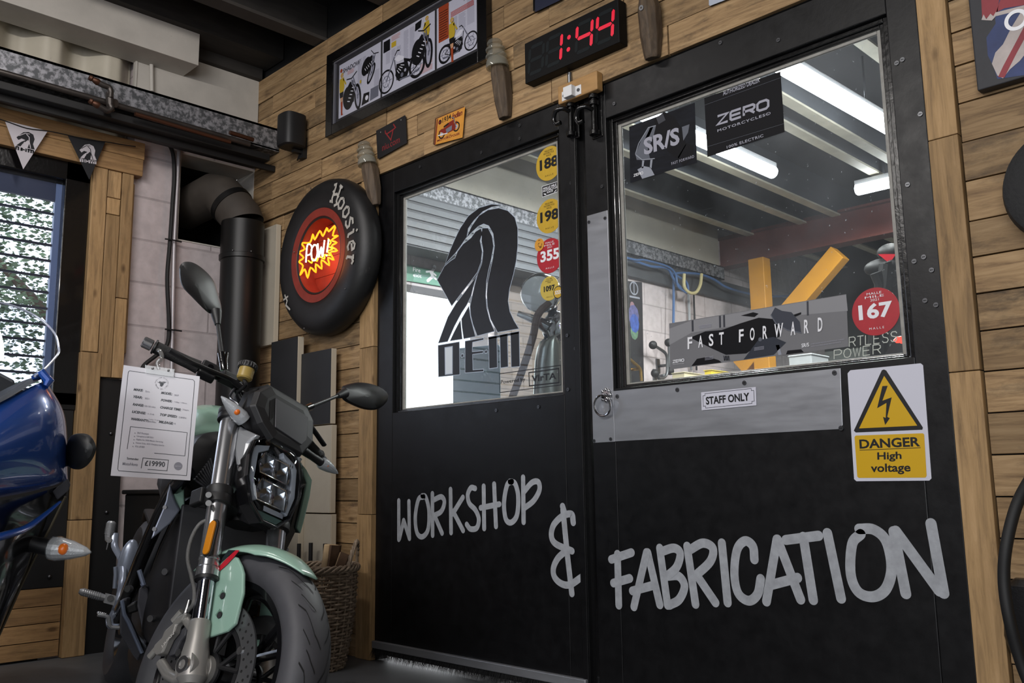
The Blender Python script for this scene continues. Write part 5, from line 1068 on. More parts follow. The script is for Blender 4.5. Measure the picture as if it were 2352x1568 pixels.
# ================================================================ left wall services
c1 = lambda pts: [(x / 3.564, y / 3.564) for x, y in pts]
XC = -4.08
r = thing('steel_channel', (XC, 1.4, 2.45), 'galvanised steel channel running along the left wall into the corner', 'channel')
zt, zb = 2.592, 2.470
m = MB(); m.box((XC - .012, -1.2, zb), (XC, 2.366, zt), M_GALV); m.box((XC - .16, -1.2, zt - .012), (XC, 2.366, zt), M_GALV); m.box((XC - .16, -1.2, zb - .004), (XC, 2.366, zb + .008), M_GALV); m.obj('channel', r)
m = MB(); m.box((XL + .032, 2.2, zb + .02), (XC - .16, 2.26, zt - .02), M_GALV); m.obj('bracket', r)
r = thing('ledge', (XC, 1.4, 2.38), 'dark timber ledge under the galvanised channel', 'ledge')
m = MB(); m.box((XL + .115, -1.2, 2.395), (XC + .028, 2.30, 2.43), M_BLACKMATT); m.box((XC - .05, -1.2, 2.365), (XC - .03, 2.366, 2.398), M_BLACKMATT); m.obj('ledge_board', r, bevel=.003)
M_PIPE = mat('dull_steel_pipe', '#4c4744', .4, .7, var=.3, scale=12); M_COPPER = mat('copper', '#503426', .45, .7)
r = thing('air_pipe', (-4.0, 1.3, 2.45), 'dull metal air pipe with two outlets running under the galvanised channel', 'pipe')
XP = -4.03
pz_ = LX(*c1([(900, 845)])[0], XP).z
y0 = LX(*c1([(905, 845)])[0], XP).y
m = MB(); m.tube([(XP, -1.2, pz_ + .014), (XP, y0, pz_), (XP, 2.17, pz_ - .012)], .014, M_PIPE, 14); m.obj('pipe', r)
m = MB(); m.tube([(XP + .03, 2.05, pz_ - .04), (XP + .03, y0 + .1, pz_ - .03)], .010, M_COPPER, 12); m.obj('copper_pipe', r)['label'] = 'thin copper pipe below the main pipe'
m = MB(); m.tube([(XP, 2.06, pz_ + .022), (XP, 2.19, pz_ + .018)], .011, M_COPPER, 12); m.obj('copper_end', r)['label'] = 'copper pipe end'
def outlet(pts, nm):
    v = [LX(x, y, XP + .05) for x, y in c1(pts)]; m = MB(); m.tube(smooth_path(v, 5), .013, M_PIPE, 12); o = m.obj('outlet', r)
    d = (v[-1] - v[-2]).normalized(); m = MB(); m.lathe([(.004, .03), (.012, .028), (.014, .018), (.010, .012), (.013, .004), (.016, -.01), (.012, -.02)], v[-1], d, M_COPPER, 16); m.obj('coupling', o)
outlet([(900, 800), (905, 750), (890, 715), (840, 695), (780, 660)], 0); outlet([(900, 850), (910, 885), (880, 905), (830, 880), (780, 850)], 1)
m = MB(); a, b = LX(*c1([(895, 760)])[0], XP + .04), LX(*c1([(905, 905)])[0], XP + .04); m.tube([a, b], .017, M_PIPE, 14); m.cyl(LX(*c1([(900, 840)])[0], XP), LX(*c1([(945, 845)])[0], XP + .03), .019, M_PIPE); m.obj('tee', r)
r = thing('cable', (-4.28, 1.95, 1.6), 'black cable running down the white wall beside the pale conduit', 'cable')
pts = [LX(x, y, -4.30) for x, y in ((205, 277), (260, 275), (330, 290), (370, 315), (395, 345), (400, 400), (396, 470), (390, 560), (384, 640), (388, 740), (384, 790), (360, 815), (330, 840), (320, 870))]
m = MB(); m.tube(smooth_path(pts, 6), .010, M_RUBBER, 10); m.obj('cable_run', r)
for y in (322, 342, 552, 758):
    m = MB(); c = LX(400 if y < 500 else 390, y, -4.30); m.tube([c + Vector((.012, -.03, 0)), c + Vector((.018, 0, 0)), c + Vector((.012, .055, 0))], .004, M_RUBBER, 8); m.obj('cable_tie', r)
r = thing('conduit', (-4.31, 2.0, 1.6), 'pale metal conduit running down the white wall beside the black cable', 'conduit')
m = MB(); m.tube([LX(412, 322, -4.31), LX(400, 560, -4.31), LX(394, 860, -4.31)], .010, mat('pale_conduit', '#a9a5a8', .4, .4), 12); m.obj('pipe', r)
m = MB(); m.tube([LX(348, 148, -4.30), LX(349, 210, -4.30)], .010, M_WHITEBOARD, 12); m.obj('upper_pipe', r)
# flue
FX, FY = -4.13, None; cA = LX(552, 700, FX); FY = cA.y; FR_ = .104
r = thing('flue_pipe', (FX, FY, 0), 'matt black stove flue pipe rising in the corner and bending into the dark recess', 'flue pipe')
M_FLUE = mat('flue_black', '#151515', .42, .35); M_DUSTY = mat('dusty_flue', '#3a342e', .7, var=.25, scale=9)
zj = LX(552, 590, FX).z; ze = LX(552, 512, FX).z
m = MB(); m.cyl((FX, FY, .765), (FX, FY, zj), FR_, M_FLUE, seg=48); m.obj('straight_section', r)
m = MB(); m.cyl((FX, FY, zj - .015), (FX, FY, ze), FR_ + .003, M_FLUE, seg=48); m.obj('adjustable_section', r)
m = MB(); m.lathe([(FR_ + .001, -.022), (FR_ + .008, -.02), (FR_ + .009, .002), (FR_ + .001, .006)], (FX, FY, zj), (0, 0, 1), M_FLUE, 48, closedprof=True); m.obj('collar', r)
for a in (-.9, -.1): m = MB(); m.ball((FX + (FR_ + .008) * math.cos(a), FY + (FR_ + .008) * math.sin(a), zj + .008), .005, M_STEEL, 8, 6); m.obj('collar_screw', r)
b0 = Vector((FX, FY, ze)); d2 = Vector((-.60, -.30, .74)).normalized()
b1 = b0 + Vector((-.010, -.006, .035)); b2 = b1 + d2 * .085; b3 = b2 + d2 * .085; b4 = b3 + Vector((-.36, -.04, .0))
m = MB(); m.tube([b0, b1, b2], FR_ + .002, M_DUSTY, 40, cap=False); m.obj('lower_elbow', r)
m = MB(); m.tube([b2 - d2 * .012, b2 + d2 * .02], FR_ + .007, M_FLUE, 40); m.obj('elbow_collar', r)
m = MB(); m.tube([b2, b3, b3 + Vector((-.05, -.02, .02)), b4], FR_ + .003, M_DUSTY, 40); m.obj('upper_elbow', r)['label'] = 'dusty upper elbow'
# stove behind the motorcycle
r = thing('wood_stove', (-4.1, FY, 0), 'black box stove under the flue, mostly behind the green motorcycle', 'stove')
m = MB(); m.box((-4.30, FY - .46, .14), (-3.90, FY + .02, .70), M_BLACKMATT); m.box((-4.305, FY - .475, .70), (-3.88, FY + .03, .72), M_BLACKMATT); m.obj('body', r, bevel=.006)
m = MB(); m.box((-3.90, FY - .42, .19), (-3.88, FY + .0, .66), M_BLACKMATT); o = m.obj('door', r, bevel=.004); m = MB(); m.box((-3.881, FY - .36, .26), (-3.877, FY - .06, .60), mat('stove_glass', '#0c0c0d', .1)); m.obj('door_glass', o)
for sx in (-4.27, -3.93):
    for sy in (FY - .43, FY - .01): m = MB(); m.cyl((sx, sy, 0), (sx, sy, .15), .02, M_BLACKMATT, seg=10); m.obj('leg', r)
m = MB(); m.cyl((FX, FY, .715), (FX, FY, .76), FR_ + .012, M_FLUE, seg=40); m.obj('spigot', r)

# boards leaning in the corner by the tyre
M_HB = mat('pale_heat_board', '#a79f90', .7, var=.1, scale=5, dirt='#5b5348', dirt_amt=.12, dirt_scale=14); M_SLATE = mat('black_painted_board', '#1d1e20', .55, var=.4, scale=7, dirt='#5a5b5c', dirt_amt=.22, dirt_scale=22); M_EDGE = mat('board_edge', '#b5ab99', .7)
def board(label, pxr, ytop, ybot, Y, th, wdt, face, z0=None):
    """pxr: pixel x of the board's right front edge at the top"""
    a = W(pxr, ytop, Y); zb_ = W(pxr, ybot, Y).z if z0 is None else z0; r = thing('heat_board', (a.x - wdt / 2, PW, zb_), label, 'board')
    m = MB(); m.box((a.x - wdt, Y + .0015, zb_), (a.x, Y + th, a.z), M_EDGE); m.obj('board', r, bevel=.002)
    m = MB(); m.box((a.x - wdt + .001, Y, zb_ + .001), (a.x - .001, Y + .002, a.z - .001), face); m.obj('face', r); return r
board('tall pale board behind the flue pipe, left of the tyre', 635, 514, 788, 2.335, .028, .33, M_HB)
board('wide black painted board with pale edge, left of the two below the tyre', 684, 772, 975, 2.28, .035, .24, M_SLATE)
board('narrow black painted board with pale edge, below the tyre and nearer the door', 761, 799, 972, 2.30, .03, .25, M_SLATE)
board('pale lower board under the narrow black board, upper piece with nail holes', 761, 975, 1178, 2.30, .03, .30, M_HB)
board('pale lower board behind the basket, lowest piece on the floor', 760, 1181, 1500, 2.30, .03, .30, M_HB, 0.0)
board('wide pale board behind the headlamp, under the wide black board', 690, 978, 1500, 2.27, .03, .14, M_HB, 0.0)

# ---- bunting
def pennant(pts, face, ink, label):
    q = [LX(x, y, -4.262) for x, y in c1(pts)]; r = thing('pennant', q[2], label, 'pennant'); m = MB(); m.tri3(q, face, Vector((.0012, 0, 0))); m.obj('cloth', r)
    P = Print((-4.2608, 0, 0), (0, 1, 0), UZ, (1, 0, 0)); T = [P.px(*c1([p])[0]) for p in pts]; U = (T[1] - T[0]); Vv = (T[0] + T[1]) / 2 - T[2]
    A = T[2]; o = (T[0] + T[1]) / 2
    def L_(x, y): return o + U * x - Vv * (.13 + (y - .2) * .84)
    P.poly([L_(-.10, .30), (L_(-.18, .38)), L_(-.06, .24), L_(.06, .20), L_(.17, .24), L_(.21, .36), L_(.18, .50), L_(.23, .64), L_(.06, .64), L_(.10, .48), L_(.06, .42), L_(-.06, .56), L_(-.10, .64), L_(-.20, .64), L_(-.10, .52), L_(.0, .44), L_(-.09, .42), L_(-.16, .48), L_(-.21, .42)] , ink, 1)
    P.stroke([L_(.02, .28), L_(.08, .34), L_(.09, .46), L_(.13, .62)], .0035, face, 2); P.stroke([L_(-.02, .50), L_(-.06, .62)], .003, face, 2); P.stroke([L_(-.15, .36), L_(-.02, .26), L_(.08, .25)], .003, face, 2)
    for k, x in enumerate((-.20, -.145, -.08, .03, .09, .15, .20)): P.stroke([L_(x, .665), L_(x, .755)], .0065, ink, 1, rnd=False)
    P.stroke([L_(-.20, .67), L_(-.145, .67)], .006, ink, 1, rnd=False); P.stroke([L_(-.04, .71), L_(.0, .71)], .006, ink, 1, rnd=False); P.stroke([L_(-.06, .67), L_(-.06, .75)], .006, ink, 1, rnd=False); P.stroke([L_(.06, .675), L_(.20, .675)], .006, ink, 1, rnd=False)
    P.obj('printed_emblem', r); return r
CLW, CLB = mat('white_pennant_cloth', '#b9b4b9', .8), mat('black_pennant_cloth', '#17181c', .8)
pennant([(38, 985), (390, 1072), (190, 1385)], CLW, CLB, 'white triangular pennant printed with a black lion head over the window')
pennant([(552, 1105), (862, 1160), (730, 1470)], CLB, CLW, 'black triangular pennant printed with a white lion head over the window')
v = [LX(x, y, -4.258) for x, y in c1([(-150, 930), (38, 988), (220, 1050), (390, 1072), (552, 1105), (700, 1140), (862, 1160), (980, 1180), (1110, 1200)])]; r = thing('bunting_cord', v[3], 'thin black cord of the bunting along the window header', 'cord'); m = MB(); m.tube(smooth_path(v, 4), .0025, M_RUBBER, 6); m.obj('cord', r)

# ---- venetian blind and the tree outside
bl = thing('venetian_blind', (-4.37, .75, 2.1), 'venetian blind of open slats behind the window glass', 'blind')
M_SLAT = mat('dark_slat', '#23252c', .5); z = 1.17
while z < 2.07:
    m = MB(); A = Matrix.Translation((-4.375, 0, z)) @ Matrix.Rotation(math.radians(6), 4, 'Y'); m.box((-.006, .13, -.0055), (.006, 1.374, .0055), M_SLAT, A); m.obj('slat', bl); z += .0745
m = MB(); m.box((-4.385, .13, 2.05), (-4.362, 1.374, 2.14), mat('blind_headbox', '#2b3040', .5)); m.obj('head_rail', bl)
tr = thing('tree', (-9.0, 3.2, 0), 'leafy green tree outside behind the window blind', 'tree')
M_LEAF = mat('tree_leaf', '#56694c', .7, island=.5); m = MB()
rnd = random.Random(3)
for k in range(95):
    cx, cy, cz = -9 + rnd.gauss(0, .8), 3.0 + rnd.gauss(0, .8), 2.9 + rnd.gauss(0, 1.1)
    if cz < 1.5 and cy < 2.7: continue
    for q in range(150):
        p = Vector((cx + rnd.gauss(0, .22), cy + rnd.gauss(0, .24), cz + rnd.gauss(0, .2))); a = Vector((rnd.gauss(0, 1), rnd.gauss(0, 1), rnd.gauss(0, 1))).normalized(); u, v_, _ = basis(a); s_ = rnd.uniform(.018, .042)
        m.add([p - u * s_, p + v_ * s_ * .5, p + u * s_, p - v_ * s_ * .5], [(0, 1, 2, 3)], M_LEAF)
o = m.obj('foliage', tr); m = MB(); m.tube([(-9, 3.2, 0), (-9.05, 3.1, 1.2), (-9, 3.0, 2.4), (-9.1, 2.9, 3.4)], [.16, .13, .10, .05], mat('bark', '#4a3c30', .9), 10)
for a in range(5): m.tube([(-9, 3.0, 1.6 + a * .3), (-9 + .4 * math.cos(a * 2), 3.0 + .8 * math.sin(a * 2.3), 2.5 + a * .3)], [.06, .02], mat('bark', '#4a3c30', .9), 8)
m.obj('trunk', tr)
g = MB(); g.box((-30, -14, -.12), (-4.55, 24, -.02), mat('outside_ground', '#8d8f8a', .9)); tag(g.obj('ground'), kind='structure')

# ================================================================ basket with firewood, tools behind
bc = HZ(738, 1528, 0.0); bc = Vector((-3.415, 2.105, 0))
BX, BY = W(729, 1430, 2.12).x, 2.12
hT = W(760, 1322, 2.12 - .14).z
r = thing('wicker_basket', (BX, BY, 0), 'tall woven wicker log basket beside the left door', 'basket')
M_WICK = wood('wicker', '#625446', '#938270', '#aa9a86', 2, .3, isl=.25); rb, rt = .105, .152
def rad_at(t): return rb + (rt - rb) * t + .012 * math.sin(t * PI)
m = MB(); NS = 26
for k in range(NS):
    a = 2 * PI * k / NS; m.tube([(BX + rad_at(t) * math.cos(a), BY + rad_at(t) * math.sin(a), hT * t) for t in (0, .25, .5, .75, .98)], .0045, M_WICK, 6)
rows = int(hT / .0125)
for i in range(rows):
    t = (i + .5) / rows; ph = PI * (i % 2); n = NS * 4
    m.tube([(BX + (rad_at(t) + .0062 * math.cos(NS / 2 * a + ph)) * math.cos(a), BY + (rad_at(t) + .0062 * math.cos(NS / 2 * a + ph)) * math.sin(a), hT * t + .0025 * math.sin(3 * a + i)) for a in [2 * PI * j / n for j in range(n)]], .0053, M_WICK, 5, closed=True)
m.obj('weave', r)
m = MB()
for ph in range(4):
    m.tube([(BX + (rt + .004 + .009 * math.cos(9 * a + ph * PI / 2)) * math.cos(a), BY + (rt + .004 + .009 * math.cos(9 * a + ph * PI / 2)) * math.sin(a), hT + .004 + .011 * math.sin(9 * a + ph * PI / 2)) for a in [2 * PI * j / 120 for j in range(120)]], .0062, M_WICK, 6, closed=True)
m.obj('rim', r)
for a0 in (.72,):
    m = MB()
    for ph in range(3):
        v = []
        for j in range(40):
            t = j / 39; a = a0 + (t - .5) * .95; hh = .105 * math.sin(t * PI) ** .7; w_ = .007
            v.append((BX + (rt + .006 + w_ * math.cos(t * 26 + ph * 2.1)) * math.cos(a), BY + (rt + .006) * math.sin(a), hT + hh + w_ * math.sin(t * 26 + ph * 2.1)))
        m.tube(v, .0058, M_WICK, 6)
    m.obj('handle', r)
M_LOG = wood('split_firewood', '#8a6f50', '#b39a78', '#c7ae8b', 2, .2, isl=.2); M_BARK = mat('log_bark', '#5b4534', .9, var=.4, scale=20, bump=.5)
def log(label, base, top, w_, tdeg, kind=0):
    base, top = Vector(base), Vector(top); d = (top - base).normalized(); u, v_, _ = basis(d); A = Matrix.Rotation(math.radians(tdeg), 3, d); u = A @ u; v_ = A @ v_; rg = []
    for t in (0, .3, .65, 1.0):
        c = base + (top - base) * t; rg.append([c + u * (w_ * x * (1 + .06 * math.sin(9 * t + x))) + v_ * (w_ * y) for x, y in ((-1, -.45), (.2, -.62), (1, -.3), (.9, .42), (-.2, .5), (-.95, .3))])
    r = thing('firewood', base, label, 'firewood'); m = MB(); m.loft(rg, M_LOG, sm=False); m.obj('split_log', r, bevel=.004); m = MB()
    rg2 = [[p_ + v_ * -.003 for p_ in (q[0], q[1], q[2])] + [q[2] - v_ * .012, q[1] - v_ * .012, q[0] - v_ * .012] for q in rg]; m.loft(rg2, M_BARK, sm=False); m.obj('bark', r)
t1, t2 = W(762, 1250, 2.17), W(795, 1272, 2.20)
log('larger split log leaning left of the basket handle', (BX - .01, BY + .01, .12), t1, .038, 20)
log('smaller split log lying against the basket handle', (BX + .05, BY - .02, .20), t2, .026, 340)
for k, (x, y0, y1, lab) in enumerate(((687, 1248, 1300, 'black fireside tool handle farthest left behind the basket'), (714, 1246, 1296, 'black fireside tool handle with a ball end, middle of three behind the basket'), (747, 1248, 1300, 'black fireside tool handle nearest the logs behind the basket'))):
    a, b = W(x, y0, 2.235), W(x, y1, 2.235); r = thing('fireside_tool', (a.x, 2.235, 0), lab, 'fire tool'); m = MB(); m.cyl((a.x, 2.235, b.z), (a.x, 2.235, a.z), .009, M_BLACKMATT); m.obj('handle', r)
    m = MB(); m.cyl((a.x, 2.235, 0.0), (a.x, 2.235, b.z), .004, M_BLACKMATT); m.ball((a.x, 2.235, b.z), .012, M_BLACKMATT); m.obj('rod', r)
# ================================================================ green electric motorcycle
BM = Matrix(((0.9583654746765982, 0.2801039021366692, 0.05547450725973145), (-0.2855444220220363, 0.9401055962818281, 0.18618767653013388), (0.0, -0.19427627710917192, 0.9809468528684927)))
FM = Matrix(((0.924559565309891, -0.15753308364105367, -0.346948033216109), (0.2648263109196849, 0.9203352292665893, 0.28783691704763115), (0.27396466056529234, -0.35800334262315936, 0.892623644898559)))
BO = Vector((-2.081292325531615, 1.0942183496396278, 0.28179024545494213)); FO = Vector((-2.0802605536468115, 1.1098790963059357, 0.277141287479596))
RH = .289
class Bike:
    pass
def mkbike(name, label, off=Vector((0, 0, 0))):
    b = Bike(); b.bo = BO + off; b.fo = FO + off; b.loc = b.bo - BM @ Vector((0, 0, RH))
    r = thing(name, b.loc, label, 'motorcycle'); r.rotation_euler = BM.to_euler(); b.r = r
    b.FT = (BM.transposed() @ FM).to_4x4(); b.FT.translation = BM.transposed() @ (b.fo - b.loc); b.BT = Matrix.Translation((0, 0, RH)); return b
def solve(o, m, px, py, i, val):
    d = m.transposed() @ ray(px, py); c = m.transposed() @ (CAMP - o); k = (val - c[i]) / d[i]; return c + d * k
Z = mkbike('motorcycle', 'pale green electric naked motorcycle on its stand, front wheel turned, in front of the corner')
def fq(px, py, f=None, l=None, a=None):
    i, v = (0, f) if f is not None else (1, l) if l is not None else (2, a); return solve(Z.fo, FM, px, py, i, v)
def bq(px, py, x=None, y=None, z=None):
    i, v = (0, x) if x is not None else (1, y) if y is not None else (2, z); return solve(Z.bo, BM, px, py, i, v)
F = lambda: MB(Z.FT)
Bd = lambda: MB(Z.BT)
R_ = Z.r
MINT = mat('mint_green_paint', '#8bab9b', .28, coat=.6); SILV = mat('satin_silver', '#b9babd', .2, .9); SILP = mat('silver_paint', '#a3a5a8', .38, .55); CAST = mat('cast_grey', '#a5a29d', .42, .6); BLKM = mat('black_moto_plastic', '#131315', .5, var=.1, scale=40); BLKG = mat('black_moto_gloss', '#0c0c0e', .18, coat=.5); STAN = mat('chrome_stanchion', '#c9c9d4', .08, 1.0); ORL = mat('amber_reflector', '#c47a10', .3); CLEAR = glass('clear_lens', '#f6f8f8', 1.0, .5); SMOKE = glass('headlight_lens', '#f0f3f5', .8); BOLT = mat('bolt_steel', '#b9b9ba', .25, .95); DISC = mat('brake_disc_steel', '#8f9092', .35, .9); RUBT = mat('tyre_tread_rubber', '#3d3d41', .6, var=.12, scale=30); RUBS = mat('tyre_sidewall_rubber', '#161617', .55); GREYP = mat('grey_moto_plastic', '#3c3c40', .5); DKGREY = mat('dark_grey_panel', '#46464c', .38, .3); AMB = mat('amber_bulb', '#d0661a', .3, emit='#d0661a', es=.05); REDS = mat('red_decal', '#b11d2c', .3, coat=.5)
Yx = Vector((0, 1, 0))

def tyre_prof(R, hw, rb):
    return [(rb, -hw * .72), (rb + (R - rb) * .22, -hw * .93), (rb + (R - rb) * .52, -hw), (rb + (R - rb) * .76, -hw * .86), (R - (R - rb) * .09, -hw * .56), (R - .001, -hw * .25), (R, 0)]
def wheel(mk, parent, R, hw, rb, spokes=5, discs=True, dR=.160, grooves=True):
    pr = tyre_prof(R, hw, rb); full = pr + [(r, -h) for r, h in pr[-2::-1]]
    m = mk(); m.lathe(full + [(rb - .006, hw * .6), (rb - .006, -hw * .6)], (0, 0, 0), Yx, RUBT, 72, closedprof=True, u=(1, 0, 0))
    def surf(ang, lat, e=.0011):
        q = min(1, abs(lat) / hw); r = R - (R - rb) * .62 * max(0, (q - .0)) ** 2.6 * .55
        for (r0, h0), (r1, h1) in zip(pr, pr[1:]):
            if -h1 <= abs(lat) <= -h0: t = (abs(lat) + h1) / max(-h0 + h1, 1e-6); r = r1 * (1 - t) + r0 * t; break
        r += e; return (r * math.cos(ang), lat, r * math.sin(ang))
    if grooves:
        n = 13
        for k in range(n):
            for sgn, ph in ((-1, 0), (1, .5)):
                a0 = 2 * PI * (k + ph) / n
                for pts, w_ in (([(0, .05), (.10, .34), (.30, .60), (.36, .80)], .0024), ([(.30, .18), (.37, .40), (.46, .62)], .002), ([(.02, .52), (.14, .74)], .002)):
                    P = []
                    for i in range(len(pts) - 1):
                        for j in range(5): t = j / 5; P.append((pts[i][0] * (1 - t) + pts[i + 1][0] * t, pts[i][1] * (1 - t) + pts[i + 1][1] * t))
                    P.append(pts[-1]); L = []; H = []
                    for d, lt in P: L.append(surf(a0 + d - w_ / R, sgn * lt * hw)); H.append(surf(a0 + d + w_ / R * 1.4, sgn * lt * hw))
                    q = len(P); m.add(L + H, [(i, i + 1, i + 1 + q, i + q) for i in range(q - 1)], M_DARK)
    m.obj('front_tyre' if discs else 'rear_tyre', parent)
    m = mk(); rw = hw * .74
    m.lathe([(rb + .004, -rw), (rb + .006, -rw * .86), (rb - .016, -rw * .7), (rb - .022, 0), (rb - .016, rw * .7), (rb + .006, rw * .86), (rb + .004, rw), (rb - .012, rw), (rb - .03, rw * .5), (rb - .034, 0), (rb - .03, -rw * .5), (rb - .012, -rw)], (0, 0, 0), Yx, BLKG, 72, closedprof=True)
    o = m.obj('wheel_rim', parent)
    for k in range(spokes):
        a = 2 * PI * k / spokes + .3; m = mk()
        for da in (-.20, .20):
            p0 = Vector((.035 * math.cos(a), 0, .035 * math.sin(a))); pm = Vector((.09 * math.cos(a + da * .2), 0, .09 * math.sin(a + da * .2))); p1 = Vector(((rb - .024) * math.cos(a + da), 0, (rb - .024) * math.sin(a + da)))
            m.tube([p0, pm, p1], [.016, .0105, .011], BLKG, 8)
        m.obj('spoke', o)
    m = mk(); m.cyl((0, -.05, 0), (0, .05, 0), .042, BLKG, seg=32); m.obj('hub', o)
    if discs:
        for s in (-1, 1):
            y = s * .066; m = mk(); n = 100; rin = .114
            lo = []
            m.lathe([(rin, y - .0025), (dR, y - .0025), (dR, y + .0025), (rin, y + .0025)], (0, 0, 0), Yx, DISC, 80, closedprof=True, sm=False)
            for k in range(30):
                for rr, da in ((.124, 0), (.137, .07), (.150, .14)):
                    a = 2 * PI * k / 30 + da; c = Vector((rr * math.cos(a), y + s * .0027, rr * math.sin(a))); m.cyl(c - Vector((0, s * .0005, 0)), c, .0036, M_DARK, seg=8)
            d = m.obj('brake_disc', parent); m = mk(); m.lathe([(.030, y - .003), (.046, y - .003), (.046, y + .003), (.030, y + .003)], (0, 0, 0), Yx, BLKM, 40, closedprof=True)
            for k in range(6):
                a = 2 * PI * k / 6
                for da in (-.22, .22): m.tube([(.043 * math.cos(a), y, .043 * math.sin(a)), (.112 * math.cos(a + da), y, .112 * math.sin(a + da))], .006, BLKM, 8)
            m.lathe([(.102, y - .003), (.113, y - .003), (.113, y + .003), (.102, y + .003)], (0, 0, 0), Yx, BLKM, 60, closedprof=True); m.obj('disc_carrier', d)
            for k in range(8):
                a = 2 * PI * k / 8 + .2; m = mk(); m.cyl((.1125 * math.cos(a), y - .006, .1125 * math.sin(a)), (.1125 * math.cos(a), y + .006, .1125 * math.sin(a)), .0095, BOLT, seg=16); m.obj('disc_button', d)
wheel(F, R_, .2965, .061, .216)
# ---- fork
LT = .104
for s in (-1, 1):
    y = s * LT
    m = F(); m.cyl((0, y, .213), (0, y, .690), .0255, SILV, seg=32); m.lathe([(.0255, .213), (.0285, .215), (.0285, .236), (.0255, .240)], (0, y, 0), (0, 0, 1), SILV, 32); m.lathe([(.0255, .256), (.0272, .258), (.0272, .262), (.0255, .264)], (0, y, 0), (0, 0, 1), SILV, 32)
    m.lathe([(.020, .205), (.029, .206), (.0295, .213), (.0255, .215)], (0, y, 0), (0, 0, 1), BLKM, 32); o = m.obj('fork_outer_tube', R_)
    m = F(); m.cyl((0, y, .05), (0, y, .214), .0205, STAN, seg=32); m.obj('fork_stanchion', R_)
    m = F(); m.tube([(0, y, .108), (0, y, .10), (0, y, .06), (0, y, .03), (0, y, -.025), (0, y, -.04)], [.0225, .0255, .0265, .032, .034, .024], CAST, 24); m.cyl((0, y - s * .03, 0), (0, y + s * .026, 0), .031, CAST, seg=32)
    m.tube([(-.01, y, .085), (-.03, y + s * .0, .100), (-.052, y, .122), (-.06, y, .135)], [.013, .011, .011, .010], CAST, 12); m.tube([(-.01, y, -.01), (-.05, y, -.018), (-.085, y, .0), (-.118, y, .034)], [.018, .014, .014, .013], CAST, 12)
    m.obj('fork_foot', R_, bevel=0)
    m = F(); m.lathe([(.010, 0), (.011, .004), (.019, .004), (.021, 0), (.021, -.006), (.001, -.006)], (0, y + s * .030, 0), (0, s, 0), BOLT, 32); m.lathe([(.001, 0), (.0105, 0)], (0, y + s * .027, 0), (0, s, 0), M_DARK, 6); m.obj('axle_end', R_)
    for z0, z1, rr, nm in ((.405, .455, .0345, 'lower_clamp_ring'), (.655, .692, .034, 'upper_clamp_ring')):
        m = F(); m.lathe([(.025, z0), (rr - .003, z0), (rr, z0 + .003), (rr, (z0 + z1) / 2 - .002), (rr - .001, (z0 + z1) / 2), (rr, (z0 + z1) / 2 + .002), (rr, z1 - .003), (rr - .003, z1), (.025, z1)], (0, y, 0), (0, 0, 1), BLKM, 36, closedprof=True); m.obj(nm, R_)
m = F(); m.cyl((0, -.09, 0), (0, .09, 0), .018, CAST, seg=24); m.lathe([(.02, -.085), (.034, -.082), (.036, -.055), (.028, -.05), (.02, -.05)], (0, 0, 0), Yx, CAST, 32, closedprof=True); m.obj('axle', R_)
for z0, z1, nm in ((.410, .448, 'lower_yoke'), (.660, .684, 'upper_yoke')):
    m = F(); m.prism([(-.085, -.03), (-.06, -.075), (0, -.10), (.025, -.09), (.012, -.04), (.012, .04), (.025, .09), (0, .10), (-.06, .075), (-.085, .03)], (0, 0, z0), (1, 0, 0), Yx, (0, 0, 1), z1 - z0, BLKM); m.obj(nm, R_, bevel=.003)
m = F(); m.box((-.062, -.145, .408), (-.018, -.125, .452), BLKM); o = m.obj('clamp_lug', R_, bevel=.004)
for z in (.417, .441): m = F(); m.cyl(fq(479, 1136 if z > .43 else 1155, l=-.150), fq(479, 1136 if z > .43 else 1155, l=-.140), .0075, BOLT, seg=16); m.obj('clamp_bolt', R_)
m = F(); m.cyl((-.035, 0, .40), (-.035, 0, .70), .03, BLKM, seg=24); m.obj('steering_stem', R_)
# ---- fender
m = F(); rings = []
for i in range(25):
    t = i / 24; th = math.radians(37 + 72 * t); w_ = .077 * min(1, .30 + 2.6 * t) if t < .3 else .077 * (1 - 0.1 * max(0, t - .75) / .25) * 1.07; q = []
    for k in range(11):
        s_ = -1 + 2 * k / 10; r = .313 - .006 * (1 - min(1, t * 4)) - .034 * abs(s_) ** 2.6 * min(1, t * 3); q.append((r * math.cos(th), s_ * w_, r * math.sin(th)))
    rings.append(q)
m.loft(rings, MINT, cap=False, closed=False); fd = m.obj('front_fender', R_, solid=.004); fd['label'] = 'mint green front mudguard'
px_side = [(500, 1300), (516, 1282), (532, 1274), (546, 1280), (555, 1298), (560, 1316), (559, 1362), (541, 1432), (522, 1450), (468, 1468), (463, 1464), (480, 1400), (494, 1325)]
for s in (-1, 1):
    m = F(); pts = [fq(x, y, l=-.082) for x, y in px_side]; pl = [(p.x, p.z) for p in pts]; m.prism(pl, (0, s * .074, 0), (1, 0, 0), (0, 0, 1), (0, s, 0), .010, MINT); o = m.obj('fender_side', fd, bevel=.004)
    for x, y in ((512, 1368), (505, 1412)):
        c = fq(x, y, l=-.085); c.y = s * .0842; m = F(); m.cyl(c, c + Vector((0, s * .003, 0)), .008, BLKM, seg=16); m.cyl(c + Vector((-.004, 0, .004)), c + Vector((-.004, s * .0006, .004)), .0125, mat('mint_recess_shade', '#5d7d6c', .4), seg=4); m.obj('fender_screw', o)  # darker mint paints the shade of the screw recess
m = F(); s8 = lambda pts: [(440 + x / 4.041, 1180 + y / 4.041) for x, y in pts]
